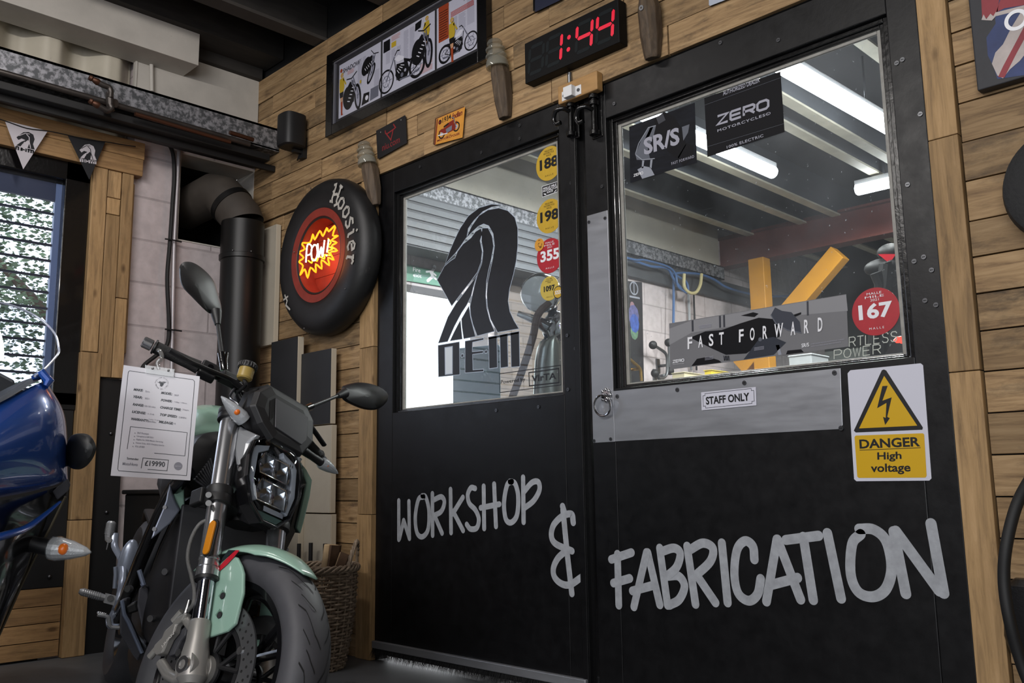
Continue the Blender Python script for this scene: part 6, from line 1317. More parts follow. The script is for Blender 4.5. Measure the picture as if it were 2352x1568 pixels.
def onf(pts, l, mt, mb): q = [fq(x, y, l=l) for x, y in s8(pts)]; mb.prism([(p.x, p.z) for p in q], (0, l, 0), (1, 0, 0), (0, 0, 1), (0, -1, 0), .0008, mt)
onf([(445, 338), (395, 400), (330, 470), (232, 556), (240, 510), (300, 440), (385, 360), (415, 335)], -.0862, REDS, m); onf([(345, 335), (410, 336), (385, 356), (330, 400), (268, 456), (290, 405)], -.0862, mat('dark_decal', '#20282a', .3), m); m.obj('fender_decal', fd)['label'] = 'red and black stripe decal'
# ---- amber reflector, hose, caliper
c0, c1_ = fq(487, 1205, l=-.134), fq(473, 1262, l=-.134); d = (c1_ - c0).normalized(); u = Vector((-d.z, 0, d.x))
def pill(p0, p1, w_, l0, th, mt):
    d = (p1 - p0).normalized(); u = Vector((-d.z, 0, d.x)); q = []
    for k in range(9): a = PI * k / 8; q.append(p0 + u * (w_ * math.cos(a)) - d * (w_ * math.sin(a)))
    for k in range(9): a = PI * k / 8; q.append(p1 - u * (w_ * math.cos(a)) + d * (w_ * math.sin(a)))
    m = F(); m.prism([(p.x, p.z) for p in q], (0, l0, 0), (1, 0, 0), (0, 0, 1), (0, -1, 0), th, mt); return m
pill(c0, c1_, .0165, -.124, .006, BLKM).obj('reflector_base', R_, bevel=.001); pill(c0, c1_, .0115, -.130, .005, ORL).obj('amber_reflector', R_, bevel=.0015)
pill(fq(487, 1205, l=.1), fq(473, 1262, l=.1), .0115, .135, .008, ORL).obj('amber_reflector', R_)
hp = [(-.03, -.09, .40), fq(487, 1190, l=-.115), fq(460, 1202, l=-.13), fq(440, 1235, l=-.135), fq(431, 1280, l=-.135), fq(440, 1325, l=-.13), fq(446, 1355, l=-.128), fq(444, 1385, l=-.125), fq(432, 1402, l=-.12)]
m = F(); m.tube(smooth_path(hp, 6), .0048, mat('braided_hose', '#6b6a68', .45, .5, bump=.6, scale=300), 10); m.obj('brake_hose', R_)
g9 = lambda pts: [(300 + x / 5.85, 1300 + y / 5.85) for x, y in pts]
cal = [fq(x, y, l=-.105) for x, y in g9([(350, 1160), (372, 1070), (470, 975), (510, 880), (610, 790), (680, 700), (780, 632), (802, 650), (745, 745), (665, 805), (640, 900), (565, 990), (520, 1090), (480, 1180), (400, 1212)])]
m = F(); m.prism([(p.x, p.z) for p in cal], (0, -.098, 0), (1, 0, 0), (0, 0, 1), (0, -1, 0), .020, CAST); cl = m.obj('brake_caliper', R_, bevel=.004)
cx = sum((p for p in cal), Vector()) / len(cal)
m = F(); q = [cx + (p - cx) * .92 + Vector((.018, 0, -.006)) for p in cal]; m.prism([(p.x, p.z) for p in q], (0, -.045, 0), (1, 0, 0), (0, 0, 1), (0, -1, 0), .052, GREYP); m.obj('caliper_body', cl, bevel=.004)
for x, y in ((595, 965), (520, 1095), (690, 1175)): m = F(); p = fq(*g9([(x, y)])[0], l=-.09); m.cyl(p, p + Vector((0, -.012, 0)), .009, BOLT, seg=14); m.obj('caliper_bolt', cl)
for x, y in ((630, 680), (312, 1160)): m = F(); p = fq(*g9([(x, y)])[0], l=-.100); m.cyl(p + Vector((-.012, 0, -.008)), p + Vector((.014, 0, .010)), .0085, CAST, seg=14); m.obj('caliper_mount_bolt', cl)
m = F(); p = fq(*g9([(760, 570)])[0], l=-.11); m.tube([p + Vector((-.004, 0, -.018)), p, p + Vector((.003, 0, .02))], [.008, .0065, .005], BOLT, 12); m.obj('hose_union', cl)
class FPrint(Print):
    def __init__(s, T, O, u, v, n): super().__init__(O, u, v, n); s.mb = MB(T)
P = FPrint(Z.FT, (0, -.1182, 0), (1, 0, 0), (0, 0, 1), (0, -1, 0))
A, B2, C2 = [fq(*p, l=-.1185) for p in g9([(420, 1105), (590, 915), (408, 1075)])]; P.quad_text('J.JUAN', (A.x, A.z), (B2.x, B2.z), (C2.x, C2.z), mat('caliper_lettering', '#c4c0ba', .5), 1, .02); P.obj('caliper_lettering', cl)

# ---- headlight
HL = [(-.060, .603), (.060, .603), (.100, .575), (.112, .530), (.110, .470), (.082, .405), (.030, .366), (-.030, .366), (-.082, .405), (-.110, .470), (-.112, .530), (-.100, .575)]
HL = [(l * .83, a) for l, a in HL]
def hl(k, f, dz=0): return [(f, l * k, .487 + (a - .487) * k + dz) for l, a in HL]
HF = .085
m = F(); m.loft([hl(.70, HF - .10), hl(.95, HF - .05), hl(1.03, HF - .008), hl(1.03, HF + .002), hl(.97, HF + .002), hl(.95, HF - .03), hl(.60, HF - .05)], BLKG, sm=False); hd = m.obj('headlight', R_, bevel=.002)
m = F(); m.loft([hl(1.0, HF - .002), hl(.985, HF + .010), hl(.90, HF + .020), hl(.70, HF + .027), hl(.35, HF + .031)], SMOKE, sm=True); m.obj('headlight_lens', hd)
DRL = mat('daytime_light_strip', '#a7a8b0', .4)
for s in (-1, 1):
    m = F(); q = [(s * .024, .588), (s * .028, .572), (s * .062, .550), (s * .066, .475), (s * .050, .418), (s * .062, .412), (s * .083, .472), (s * .081, .556), (s * .070, .570)]
    m.prism(q, (HF - .022, 0, 0), Yx, (0, 0, 1), (1, 0, 0), .018, DRL); m.obj('daytime_strip', hd, bevel=.002)
for a0, a1, k in ((.498, .556, 0), (.420, .480, 1)):
    m = F(); x0, x1, mid = -.050, .050, .0
    for la, lb in ((x0, mid - .0015), (mid + .0015, x1)):
        fr = [(HF - .006, la, a0), (HF - .006, lb, a0), (HF - .006, lb, a1), (HF - .006, la, a1)]; cxx, caa = (la + lb) / 2, (a0 + a1) / 2
        bk = [(HF - .034, cxx + (p[1] - cxx) * .45, caa + (p[2] - caa) * .35 + .008) for p in fr]
        m.add(fr + bk, [(0, 1, 5, 4), (1, 2, 6, 5), (2, 3, 7, 6), (3, 0, 4, 7), (4, 5, 6, 7)], M_CHROME)
    o = m.obj('reflector_cell', hd)
    m = F()
    fr = [(x0, a0), (x1, a0), (x1 + .006, (a0 + a1) / 2), (x1 - .004, a1), (x0 + .008, a1), (x0 - .006, (a0 + a1) / 2)]; m.tube([(HF - .004, l, a) for l, a in fr], .0025, M_CHROME, 8, closed=True); m.tube([(HF - .005, mid, a0), (HF - .005, mid, a1)], .0018, M_CHROME, 8)
    for j in range(14): m.box((HF - .012, x0 + .012 + j * .0075, a1 - .001), (HF - .003, x0 + .0165 + j * .0075, a1 + .006), M_CHROME)
    m.obj('reflector_frame', hd)
m = F(); m.prism([(-.05, .396), (.05, .396), (.03, .378), (-.03, .378)], (HF - .03, 0, 0), Yx, (0, 0, 1), (1, 0, 0), .02, mat('dark_mint', '#3f5a50', .3)); m.obj('lower_trim', hd)
m = F(); m.box((HF - .03, -.02, .400), (HF - .008, .05, .414), M_CHROME); m.obj('lower_reflector', hd)
# silver side masks
px_s = [(527, 968), (545, 974), (562, 984), (592, 998), (574, 1018), (566, 1060), (563, 1108), (546, 1082), (541, 1052), (532, 1010)]
for s in (-1, 1):
    m = F(); q = [fq(x, y, l=-.085) for x, y in px_s]
    lo = [Vector((p.x, s * .074, p.z)) for p in q]; cen = sum(lo, Vector()) / len(lo); hi = [cen + (p - cen) * .97 + Vector((0, s * .012, 0)) for p in lo]; hi2 = [cen + (p - cen) * .62 + Vector((.002, s * .0165, 0)) for p in lo]
    m.loft([lo, hi, hi2], SILP, sm=False); o = m.obj('headlight_bracket', R_, bevel=.002); o['label'] = 'satin silver panel beside the headlight'
    p = fq(546, 1074, l=-.10); m = F(); m.cyl((p.x, s * .086, p.z), (p.x, s * .093, p.z), .0065, BOLT, seg=14); m.obj('bracket_bolt', o)
# ---- dash
DF = .10
DO = [(-.118, .665), (-.108, .715), (-.070, .752), (.082, .752), (.112, .720), (.116, .650), (.078, .592), (-.040, .592), (-.085, .625)]
def dk(k, f, da=0): return [(f, l * k, .672 + (a - .672) * k + da) for l, a in DO]
m = F(); m.loft([dk(.80, DF - .075, .006), dk(.98, DF - .05, .004), dk(1.0, DF - .012), dk(.94, DF + .004), dk(.70, DF + .008)], BLKM, sm=False); ds = m.obj('dash_housing', R_, bevel=.003)
m = F(); m.prism([(-.040, .628), (.062, .618), (.078, .640), (.078, .715), (-.050, .715)], (DF + .004, 0, 0), Yx, (0, 0, 1), (1, 0, 0), .007, GREYP); m.obj('back_panel', ds, bevel=.002)['label'] = 'grey recessed rear panel'
m = F(); m.prism([(-.066, .700), (-.052, .715), (-.052, .652), (-.060, .640)], (DF + .004, 0, 0), Yx, (0, 0, 1), (1, 0, 0), .006, M_DARK); m.obj('vent', ds)
m = F(); m.loft([[(DF - .075, -.075, .752), (DF - .075, .085, .752), (DF - .075, .085, .768), (DF - .075, -.075, .768)], [(DF - .006, -.068, .750), (DF - .006, .080, .750), (DF - .006, .080, .757), (DF - .006, -.068, .757)]], BLKM, sm=False)
for j in range(16): m.box((DF - .07, -.066 + j * .0094, .757), (DF - .012, -.061 + j * .0094, .762), BLKM)
m.obj('dash_visor', ds)
m = F(); m.prism([(-.13, .650), (-.10, .735), (-.075, .758), (-.062, .700), (-.07, .640)], (DF - .065, 0, 0), Yx, (0, 0, 1), (1, 0, 0), .030, BLKM); m.obj('side_cover', ds, bevel=.004)
m = F(); m.tube([(DF - .06, 0, .60), (DF - .05, .0, .64)], .03, BLKM, 12); m.tube([(0, -.05, .69), (DF - .05, -.04, .66)], .014, BLKM, 10); m.tube([(0, .05, .69), (DF - .05, .04, .66)], .014, BLKM, 10); m.obj('dash_bracket', ds)
# ---- indicators
def indicator(mk, parent, base, root, tip, k=1.0, tc=None):
    """base: stalk start; root/tip: ends of the lens"""
    base, root, tip = Vector(base), Vector(root), Vector(tip); d = (tip - root); n = d.normalized(); u, v, _ = basis(n); L = d.length
    m = mk(); m.tube([base, base + (root - base) * .55, root], [.014 * k, .012 * k, .013 * k], BLKM, 12); o = m.obj('indicator', parent)
    m = mk(); m.loft([[root + n * (L * t) + u * (w_ * math.cos(a)) + v * (h_ * math.sin(a)) for a in [2 * PI * j / 18 for j in range(18)]] for t, w_, h_ in ((0, .020 * k, .017 * k), (.15, .0225 * k, .018 * k), (.5, .018 * k, .014 * k), (.85, .008 * k, .007 * k), (1.0, .002, .002))], CLEAR); m.obj('clear_lens', o)
    tc = Vector(tc).normalized() if tc is not None else u; FO_ = mat('indicator_foil', '#c9c9cc', .3, .45, bump=.5, scale=220)
    m = mk(); m.loft([[root + n * (L * t) + u * (w_ * math.cos(a) * .93) + v * (h_ * math.sin(a) * .93) for a in [2 * PI * j / 14 for j in range(14)]] for t, w_, h_ in ((.01, .020 * k, .017 * k), (.15, .0225 * k, .018 * k), (.5, .018 * k, .014 * k), (.85, .008 * k, .007 * k), (.98, .002, .002))], FO_, sm=False); m.obj('foil', o)
    m = mk(); m.ball(root + n * (L * .30) + tc * (.0135 * k), .0088 * k, AMB, 12, 8); m.obj('amber_bulb', o)
indicator(F, R_, fq(600, 1005, f=.05), fq(560, 965, f=.055), fq(508, 910, f=.055), 1.05, FM.transposed() @ (CAMP - FO)); indicator(F, R_, fq(690, 1030, f=.05), fq(738, 1062, f=.05), fq(776, 1087, f=.05), .95, FM.transposed() @ (CAMP - FO))
# ---- handlebar and controls
eR, eL = fq(352, 795, l=-.335), fq(733, 1048, l=.335)
hb = [eR, fq(462, 846, l=-.215), fq(528, 879, l=-.11), Vector((-.03, -.04, .775)), Vector((-.03, .04, .770)), Vector((-.035, .12, .785)), Vector((-.06, .21, .785)), eL]
m = F(); m.tube(smooth_path(hb, 6), .0115, BLKM, 14); m.obj('handlebar', R_)
dR, dL = (hb[1] - hb[0]).normalized(), (hb[-2] - hb[-1]).normalized()
for e, d in ((eR, dR), (eL, dL)):
    m = F(); m.lathe([(.0115, .0), (.017, .002), (.0172, .02), (.0162, .05), (.0168, .10), (.0185, .122), (.019, .128), (.0115, .13)], e, d, mat('grip_rubber', '#131314', .7, bump=.6, scale=200), 24); m.lathe([(.010, -.004), (.020, -.003), (.021, .002), (.010, .004)], e + d * .004, d, BLKM, 24); g_ = m.obj('grip', R_)
    m = F(); m.lathe([(.001, -.030), (.013, -.029), (.0155, -.026), (.0155, -.004), (.011, -.002), (.001, -.002)], e, d, SILV, 24); m.obj('bar_end', R_)['label'] = 'silver bar end'
    c = e + d * .155; m = F(); m.obox(c, d * .024, basis(d)[0] * .019, basis(d)[1] * .022, BLKM); o = m.obj('switchgear', R_, bevel=.005); m = F(); m.cyl(c + basis(d)[0] * .018, c + basis(d)[0] * .027, .008, BLKG, seg=12); m.obj('switch', o)
lv = [fq(545, 890, l=-.10), fq(520, 873, l=-.14), fq(470, 852, l=-.22), fq(420, 830, l=-.30), fq(383, 808, l=-.345)]
for q in lv: q.x += .012
m = F(); m.tube(smooth_path(lv, 5), [.010] * 4 + [.0085] * 17, BLKM, 10, flat=.7); m.obj('brake_lever', R_)
m = F(); m.tube(smooth_path([Vector((.01, .11, .785)), Vector((-.01, .2, .79)), Vector((-.06, .32, .79))], 5), .0085, BLKM, 10, flat=.7); m.obj('clutch_side_lever', R_)
mc0 = fq(528, 872, l=-.125); m = F(); m.obox(mc0, (hb[2] - hb[1]).normalized() * .034, Vector((.016, 0, 0)), Vector((0, 0, .015)), BLKM); m.obj('master_cylinder', R_, bevel=.004)
rc = fq(566, 852, l=-.12); up = (fq(575, 822, l=-.12) - rc).normalized(); up = (up + Vector((.1, 0, .5))).normalized()
m = F(); m.lathe([(.001, -.026), (.018, -.026), (.0215, -.022), (.0215, .006), (.001, .006)], rc, up, mat('brake_fluid_cup', '#9a8448', .25, spec=.7), 28); o = m.obj('fluid_reservoir', R_); o['label'] = 'amber brake fluid cup'
m = F(); m.lathe([(.0, .006), (.0245, .006), (.0255, .010), (.0255, .018), (.022, .024), (.001, .024)], rc, up, BLKM, 28)
for k in range(20): a = 2 * PI * k / 20; uu, vv, _ = basis(up); c = rc + uu * (.0255 * math.cos(a)) + vv * (.0255 * math.sin(a)); m.tube([c + up * .008, c + up * .020], .0022, BLKM, 6)
m.obj('reservoir_cap', o)
m = F(); m.tube([rc - up * .02, fq(535, 880, l=-.10)], .005, BLKM, 8); m.tube(smooth_path([rc - up * .026, rc - up * .04 + Vector((0, .01, 0)), fq(545, 905, l=-.08), fq(555, 935, l=-.05)], 5), .005, M_RUBBER, 8); m.obj('reservoir_bracket', R_)
m = F(); m.tube(smooth_path([fq(545, 895, l=-.09), fq(555, 915, l=-.07), fq(580, 930, l=-.05), Vector((.0, -.03, .66))], 5), .006, M_RUBBER, 8); m.tube(smooth_path([fq(540, 890, l=-.1), fq(528, 912, l=-.09), fq(548, 930, l=-.07), fq(555, 960, l=-.05)], 5), .004, M_STEEL, 8); m.obj('control_cables', R_)
m = F(); m.obox((-.03, -.045, .73), (.022, 0, 0), (0, .018, 0), (0, 0, .05), BLKM); m.obox((-.03, .045, .73), (.022, 0, 0), (0, .018, 0), (0, 0, .05), BLKM); m.obj('bar_clamp', R_, bevel=.004)
# ---- mirrors
def mirror(mk, parent, ball, neck, outline, n, th, fold=None, fqq=None):
    """outline: points of the mirror back (front frame); n: direction the back faces"""
    n = Vector(n).normalized(); c = sum(outline, Vector()) / len(outline); k = len(outline)
    ring = lambda s, o_: [c + (p - c) * s + n * o_ for p in outline]
    m = mk(); m.loft([ring(.94, -th * .55), ring(1.0, -th * .40), ring(1.0, -th * .15), ring(.86, th * .30), ring(.52, th * .62), ring(.10, th * .75)], BLKM); o = m.obj('mirror', parent, sub=0)
    m = mk(); m.add(ring(.93, -th * .56), [tuple(range(k))], mat('mirror_glass', '#c9ced2', .03, 1.0)); m.obj('mirror_glass', o)
    m = mk(); d = (neck - ball).normalized(); m.tube([ball, ball + d * .03], [.0105, .0115], BLKG, 12); m.tube([ball + d * .025, neck - d * .03], .0058, BLKM, 10); m.tube([neck - d * .035, neck - d * .005, neck + d * .012], [.0085, .0145, .017], BLKM, 12); m.obj('mirror_stalk', o)
    return o
ml = lambda pts, l: [fq(x, y, l=l) for x, y in pts]
def circ_path(pts, l, f=None): return smooth_path([(fq(x, y, l=l) if f is None else fq(x, y, f=f)) for x, y in pts], 4, True)
mirror(F, R_, fq(512, 832, f=.0), fq(497, 722, f=-.02), circ_path([(410, 622), (414, 606), (426, 600), (446, 604), (470, 622), (488, 644), (496, 668), (506, 706), (502, 717), (484, 720), (470, 712), (440, 682), (416, 655)], None, -.03), FM.transposed() @ (Vector((.72, -.62, -.1))), .042)
mirror(F, R_, fq(703, 938, f=-.02), fq(788, 904, f=-.03), circ_path([(786, 890), (800, 882), (830, 878), (862, 884), (884, 896), (893, 910), (886, 926), (866, 940), (838, 940), (806, 928), (786, 914)], None, -.04), FM.transposed() @ (Vector((.85, -.45, -.1))), .040)
m = F(); m.tube([fq(515, 850, f=.0), fq(513, 828, f=.0), fq(518, 812, f=.0)], [.011, .0125, .010], BLKG, 12); m.obj('mirror_clamp', R_)

# ---- body
def ell(x, hw, z0, z1, e=.6, n=28, y=0): return [(x, y + hw * math.copysign(abs(math.cos(t)) ** e, math.cos(t)), (z0 + z1) / 2 + (z1 - z0) / 2 * math.copysign(abs(math.sin(t)) ** e, math.sin(t))) for t in [2 * PI * i / n for i in range(n)]]
m = Bd(); m.loft([ell(-.40, .07, .585, .650), ell(-.44, .115, .575, .668), ell(-.55, .145, .56, .69), ell(-.70, .150, .54, .70), ell(-.84, .12, .53, .66), ell(-.92, .08, .52, .60)], MINT); m.obj('tank_cover', R_)['label'] = 'mint green tank cover'
m = Bd(); m.loft([ell(-.33, .095, .44, .585), ell(-.37, .135, .42, .600), ell(-.50, .150, .38, .60), ell(-.72, .150, .36, .58), ell(-.90, .12, .36, .55)], BLKM); cw = m.obj('electronics_cover', R_)
for k in range(9):
    m = Bd(); p0 = bq(446 + k * 4.6, 1100 - k * 6, x=-.325); p1 = bq(478 + k * 2.6, 1122 - k * 2, x=-.325); m.tube([p0, p1], .0035, GREYP, 6); m.obj('cooling_fin', cw)
m = Bd(); m.loft([ell(-.36, .10, .02, .40, .35), ell(-.40, .125, -.02, .42, .35), ell(-.82, .13, -.03, .40, .35), ell(-.88, .11, .0, .36, .35)], BLKM); bt = m.obj('battery_case', R_)
for x, y in ((385, 1313), (422, 1236), (352, 1420), (300, 1352)): m = Bd(); p = bq(x, y, x=-.40); m.cyl(p, p + Vector((.012, -.010, 0)), .009, BOLT, seg=14); m.obj('frame_bolt', R_)
m = Bd(); m.prism([(-.10, .10), (.10, .10), (.13, .38), (-.13, .38)], (-.362, 0, 0), Yx, (0, 0, 1), (1, 0, 0), .02, mat('dark_front_plate', '#232326', .5)); m.obj('front_plate', R_, bevel=.006)
m = Bd(); m.cyl((-.98, -.13, .07), (-.98, .13, .07), .12, BLKM, seg=40); m.obj('motor', R_)
for s in (-1, 1):
    tb = [bq(432, 1085, x=-.30), bq(392, 1135, x=-.40), bq(338, 1250, x=-.60), bq(300, 1345, x=-.82), bq(270, 1420, x=-1.0)]
    if s > 0: tb = [Vector((p.x, -p.y, p.z)) for p in tb]
    m = Bd(); m.tube(smooth_path(tb, 5), .021, BLKG, 14); m.obj('frame_tube', R_)
    t2 = [bq(418, 1170, x=-.40), bq(380, 1250, x=-.55), bq(345, 1345, x=-.70)]
    if s > 0: t2 = [Vector((p.x, -p.y, p.z)) for p in t2]
    m = Bd(); m.tube(t2, .016, BLKG, 12); m.obj('frame_brace', R_)
    m = Bd(); m.obox((-1.22, s * .115, .035), (.24, 0, .0), (0, .016, 0), (0, 0, .032), BLKM); m.obj('swingarm', R_, bevel=.006)
    # shroud
    z3_ = lambda pts: [(108 + x / 3, 919 + y / 3) for x, y in pts]; q1 = [bq(x, y, x=-.36) for x, y in z3_(((850, 545), (940, 545), (948, 740), (922, 765), (884, 692), (862, 620)))]; q2 = [bq(x, y, x=-.35) for x, y in z3_(((826, 640), (850, 560), (864, 640), (886, 700), (918, 757), (850, 850), (714, 962), (736, 890), (792, 760), (818, 690)))]
    if s > 0: q1 = [Vector((p.x, -p.y, p.z)) for p in q1]; q2 = [Vector((p.x, -p.y, p.z)) for p in q2]
    m = Bd(); m.tri3(q1, MINT, (-.06, s * -.01, .01)); o = m.obj('side_shroud', R_, bevel=.004); o['label'] = 'mint green side shroud'
    m = Bd(); m.tri3(q2, mat('shroud_silver_grey', '#7d8290', .35, .5), (-.05, s * -.012, .01)); o2 = m.obj('shroud_blade', R_, bevel=.004)
    for x, y in ((381, 1165), (357, 1215)): p = bq(x, y, x=-.355); p.y *= -s; m = Bd(); m.cyl(p, p + Vector((.006, s * .004, 0)), .006, BOLT, seg=12); m.obj('shroud_bolt', o2)
# left shroud seen past the headlight
m = Bd(); q = [bq(x, y, x=-.30) for x, y in ((688, 1058), (704, 1078), (717, 1102), (712, 1140), (700, 1190), (690, 1226), (681, 1212), (698, 1140), (704, 1110), (694, 1080))]; m.tri3(q, MINT, (-.14, .01, .0)); m.obj('side_shroud', R_, bevel=.004)
m = Bd(); q = [bq(x, y, x=-.32) for x, y in ((704, 1110), (700, 1150), (682, 1214), (655, 1270), (640, 1268), (668, 1200), (690, 1120))]; m.tri3(q, BLKG, (-.10, .01, .0)); m.obj('shroud_inner', R_, bevel=.003)
g6b = lambda pts: [(170 + x / 4.041, 1180 + y / 4.041) for x, y in pts]
for pts, mt in (([(436, 790), (498, 775), (470, 930), (500, 990), (636, 1290), (590, 1372), (540, 1310), (420, 1110), (420, 1000)], DKGREY), ([(600, 690), (650, 660), (688, 690), (735, 1095), (655, 1225), (610, 1000), (580, 860)], DKGREY), ([(470, 860), (580, 800), (600, 900), (500, 935)], BLKM)):
    m = Bd(); q = [bq(x, y, x=-.58) for x, y in g6b(pts)]; m.tri3(q, mt, (-.05, .015, 0)); m.obj('lower_cowl', R_, bevel=.006)
M_EDGEB = mat('cowl_bright_edge', '#8a94aa', .25, .6)
m = Bd(); m.tube([bq(*p, x=-.57) for p in g6b([(445, 800), (465, 930), (505, 1000), (632, 1288)])], .006, M_EDGEB, 8); m.tube([bq(*p, x=-.57) for p in g6b([(605, 520), (648, 655), (620, 665)])], .007, M_EDGEB, 8); m.obj('cowl_edge', R_)
m = Bd(); m.loft([ell(-.50, .09, -.14, -.02), ell(-.62, .12, -.15, .0), ell(-.9, .10, -.14, .0)], BLKM); m.obj('belly_pan', R_)
# seat, tail, rear wheel
m = Bd(); m.loft([ell(-.86, .09, .50, .58), ell(-.95, .13, .48, .56), ell(-1.12, .14, .49, .56), ell(-1.28, .11, .54, .62), ell(-1.45, .07, .58, .64)], mat('seat_vinyl', '#131314', .6, bump=.2, scale=150)); m.obj('seat', R_)
m = Bd(); m.loft([ell(-.9, .12, .36, .49), ell(-1.15, .11, .42, .50), ell(-1.5, .05, .54, .59)], BLKM); m.obj('tail_unit', R_)
RW = lambda: MB(Z.BT @ Matrix.Translation((-1.45, 0, .02)))
wheel(RW, R_, .312, .090, .216, discs=False, grooves=False)
m = Bd(); m.tube([(-1.1, -.02, .33), (-1.02, -.02, .12)], .03, BLKM, 12); m.obj('rear_shock', R_)
m = Bd(); m.tube(smooth_path([(-.9, .14, -.02), (-.93, .22, -.16), (-.95, .26, -.262)], 4), .011, BLKM, 10); m.obj('side_stand', R_)
m = Bd(); m.loft([ell(-1.16, .085, .26, .30), ell(-1.45, .095, .335, .36), ell(-1.65, .07, .30, .33)], BLKM); m.obj('rear_hugger', R_)
# pegs
FB = mat('peg_bracket_alloy', '#8a92a2', .3, .5)
br = [bq(*p, x=xx) for p, xx in zip(g6b([(382, 180), (378, 300), (440, 420), (455, 520), (445, 640), (425, 760), (390, 880), (350, 960), (330, 985), (345, 1040), (420, 1045)]), (-1.2, -1.18, -1.12, -1.08, -1.05, -1.0, -.97, -.95, -.93, -.92, -.90))]
m = Bd(); m.tube(smooth_path(br, 4), .012, FB, 10, flat=.6); m.tube([bq(*p, x=-1.0) for p in g6b([(385, 490), (388, 560), (378, 690)])], .007, FB, 8); pb_ = m.obj('peg_bracket', R_); pb_['label'] = 'curved alloy footpeg bracket'
m = Bd(); m.ball(bq(*g6b([(500, 440)])[0], x=-1.1), 1, FB, sx=.02, sy=.032, sz=.075); m.obj('heel_guard', R_)
def peg(nm, a, b, x, rr):
    a, b = bq(*g6b([a])[0], x=x), bq(*g6b([b])[0], x=x); d = (b - a).normalized(); m = Bd(); L = (b - a).length
    m.tube([a, a + d * (L * .08), a + d * (L * .75), b], [rr * .6, rr, rr * .95, rr * .7], SILP, 12, flat=.75)
    for k in range(9): c = a + d * (L * (.12 + .065 * k)); m.tube([c, c + d * (L * .028)], rr * 1.13, SILP, 10, flat=.75)
    o = m.obj(nm, R_); m = Bd(); m.cyl(b + Vector((.018, 0, .004)), b + Vector((-.014, 0, .004)), .010, BOLT, seg=14); m.obox(b, d * .016, Vector((.014, 0, 0)), Vector((0, 0, .014)), SILP); m.obj('peg_pivot', o)
peg('passenger_peg', (350, 65), (318, 250), -1.2, .015); peg('footpeg', (48, 715), (330, 790), -.95, .015)
m = Bd(); v = [bq(*p, x=-.86) for p in g6b([(218, 935), (280, 940), (320, 960), (330, 1030), (350, 1050), (420, 1055)])]; m.tube(v, [.007, .009, .008, .008, .008, .008], SILP, 8, flat=.8)
for k in range(5): c = v[0] + (v[2] - v[0]) * (.05 + .16 * k); m.ball(c + Vector((0, 0, .006)), .0055, SILV, 8, 6)
m.obj('brake_pedal', R_)

# ================================================================ price sheet hung from the grip
D0 = 2.36
TLp, TRp, BRp, BLp = AT(284, 838, D0), AT(459, 864, D0 + .03), AT(437, 1103, D0 + .0), AT(254, 1092, D0 - .03)
u = (TRp - TLp).normalized(); v = (TLp - BLp); v = (v - u * v.dot(u)).normalized(); n = u.cross(v)
if n.dot(CAMP - TLp) < 0: n = -n
cc = (TLp + TRp + BRp + BLp) / 4; TL2 = TLp
ps = thing('price_sheet', cc, 'white laminated price sheet reading £19990, clipped to the handlebar grip', 'price sheet')
onp = lambda x, y: onplane(x, y, cc, n)
m = MB(); m.tri3([onp(*p) for p in ((284, 838), (459, 864), (437, 1103), (254, 1092))], mat('laminated_paper', '#b4b0b5', .22, spec=.6), -n * .0012); m.obj('sheet', ps)
P = Print(cc, u, v, n); g2 = lambda pts: [(240 + x / 5.225, 820 + y / 5.225) for x, y in pts]
PK = mat('sheet_ink', '#26262b', .4); PK2 = mat('sheet_ink_grey', '#6f6d76', .4)
def ln(pts, w_, mt=PK, closed=False): P.stroke([P.px(*p) for p in g2(pts)], w_, mt, 1, closed)
ln([(300, 163), (1062, 270), (1080, 290), (1080, 330), (985, 1420), (170, 1362), (158, 1340), (285, 180)], .0013, PK, True)
ln([(272, 1100), (312, 832), (992, 904), (965, 1184), (600, 1150)], .0012); ln([(440, 1330), (462, 1208), (768, 1234), (750, 1362), (520, 1345)], .0013)
def tx(t, x, y, x2, h, mt=PK, bold=.03, shear=.25, sl=.128): P.ptext(t, *g2([(x, y), (x2, y + (x2 - x) * sl), (x + h * .12, y - h)]), mt, 2, bold, 1, shear)
for t, x, y, x2 in (('MAKE:', 348, 400, 462), ('YEAR:', 344, 486, 455), ('RANGE:', 338, 578, 470), ('LICENSE:', 328, 666, 495), ('WARRANTY:', 318, 752, 525), ('MODEL:', 678, 440, 815), ('POWER:', 676, 528, 812), ('CHARGE TIME:', 668, 614, 918), ('TOP SPEED:', 664, 702, 872), ('MILEAGE:', 652, 788, 825)): tx(t, x, y, x2, 30)
for t, x, y, x2 in (('Zero', 488, 418, 540), ('2021', 482, 502, 535), ('100-150 miles', 480, 594, 612), ('A (Full)', 515, 690, 595), ('2 year / 5 year', 530, 754, 665), ('Batt/Bike', 524, 778, 618), ('SR/F', 836, 464, 890), ('110hp / 190nm', 836, 548, 988), ('3 hours', 935, 636, 1010), ('124MPH', 892, 730, 978), ('0', 838, 806, 852)): tx(t, x, y, x2, 20, PK2, .0, 0)
for k, t in enumerate(('SR/F Premium', 'Unregistered MY2021', 'Eligible for 2000 Motos Servicing', 'Heated Grips, 6kW Charging capacity', '€1k off RRP')): tx(t, 392 - k * 6, 918 + k * 40, (530, 585, 700, 715, 480)[k], 22, PK2, .005, 0, .095); a = P.px(*g2([(366 - k * 6, 910 + k * 40)])[0]); P.disc(a.x, a.y, .001, PK, 2, k=10)
tx('£19990', 482, 1300, 722, 62, PK, .01, 0, .07); tx('Santander', 268, 1224, 408, 26, PK, .01, 0, .09); tx('MotoNovo', 216, 1292, 396, 34, PK2, .01, 0, .07)
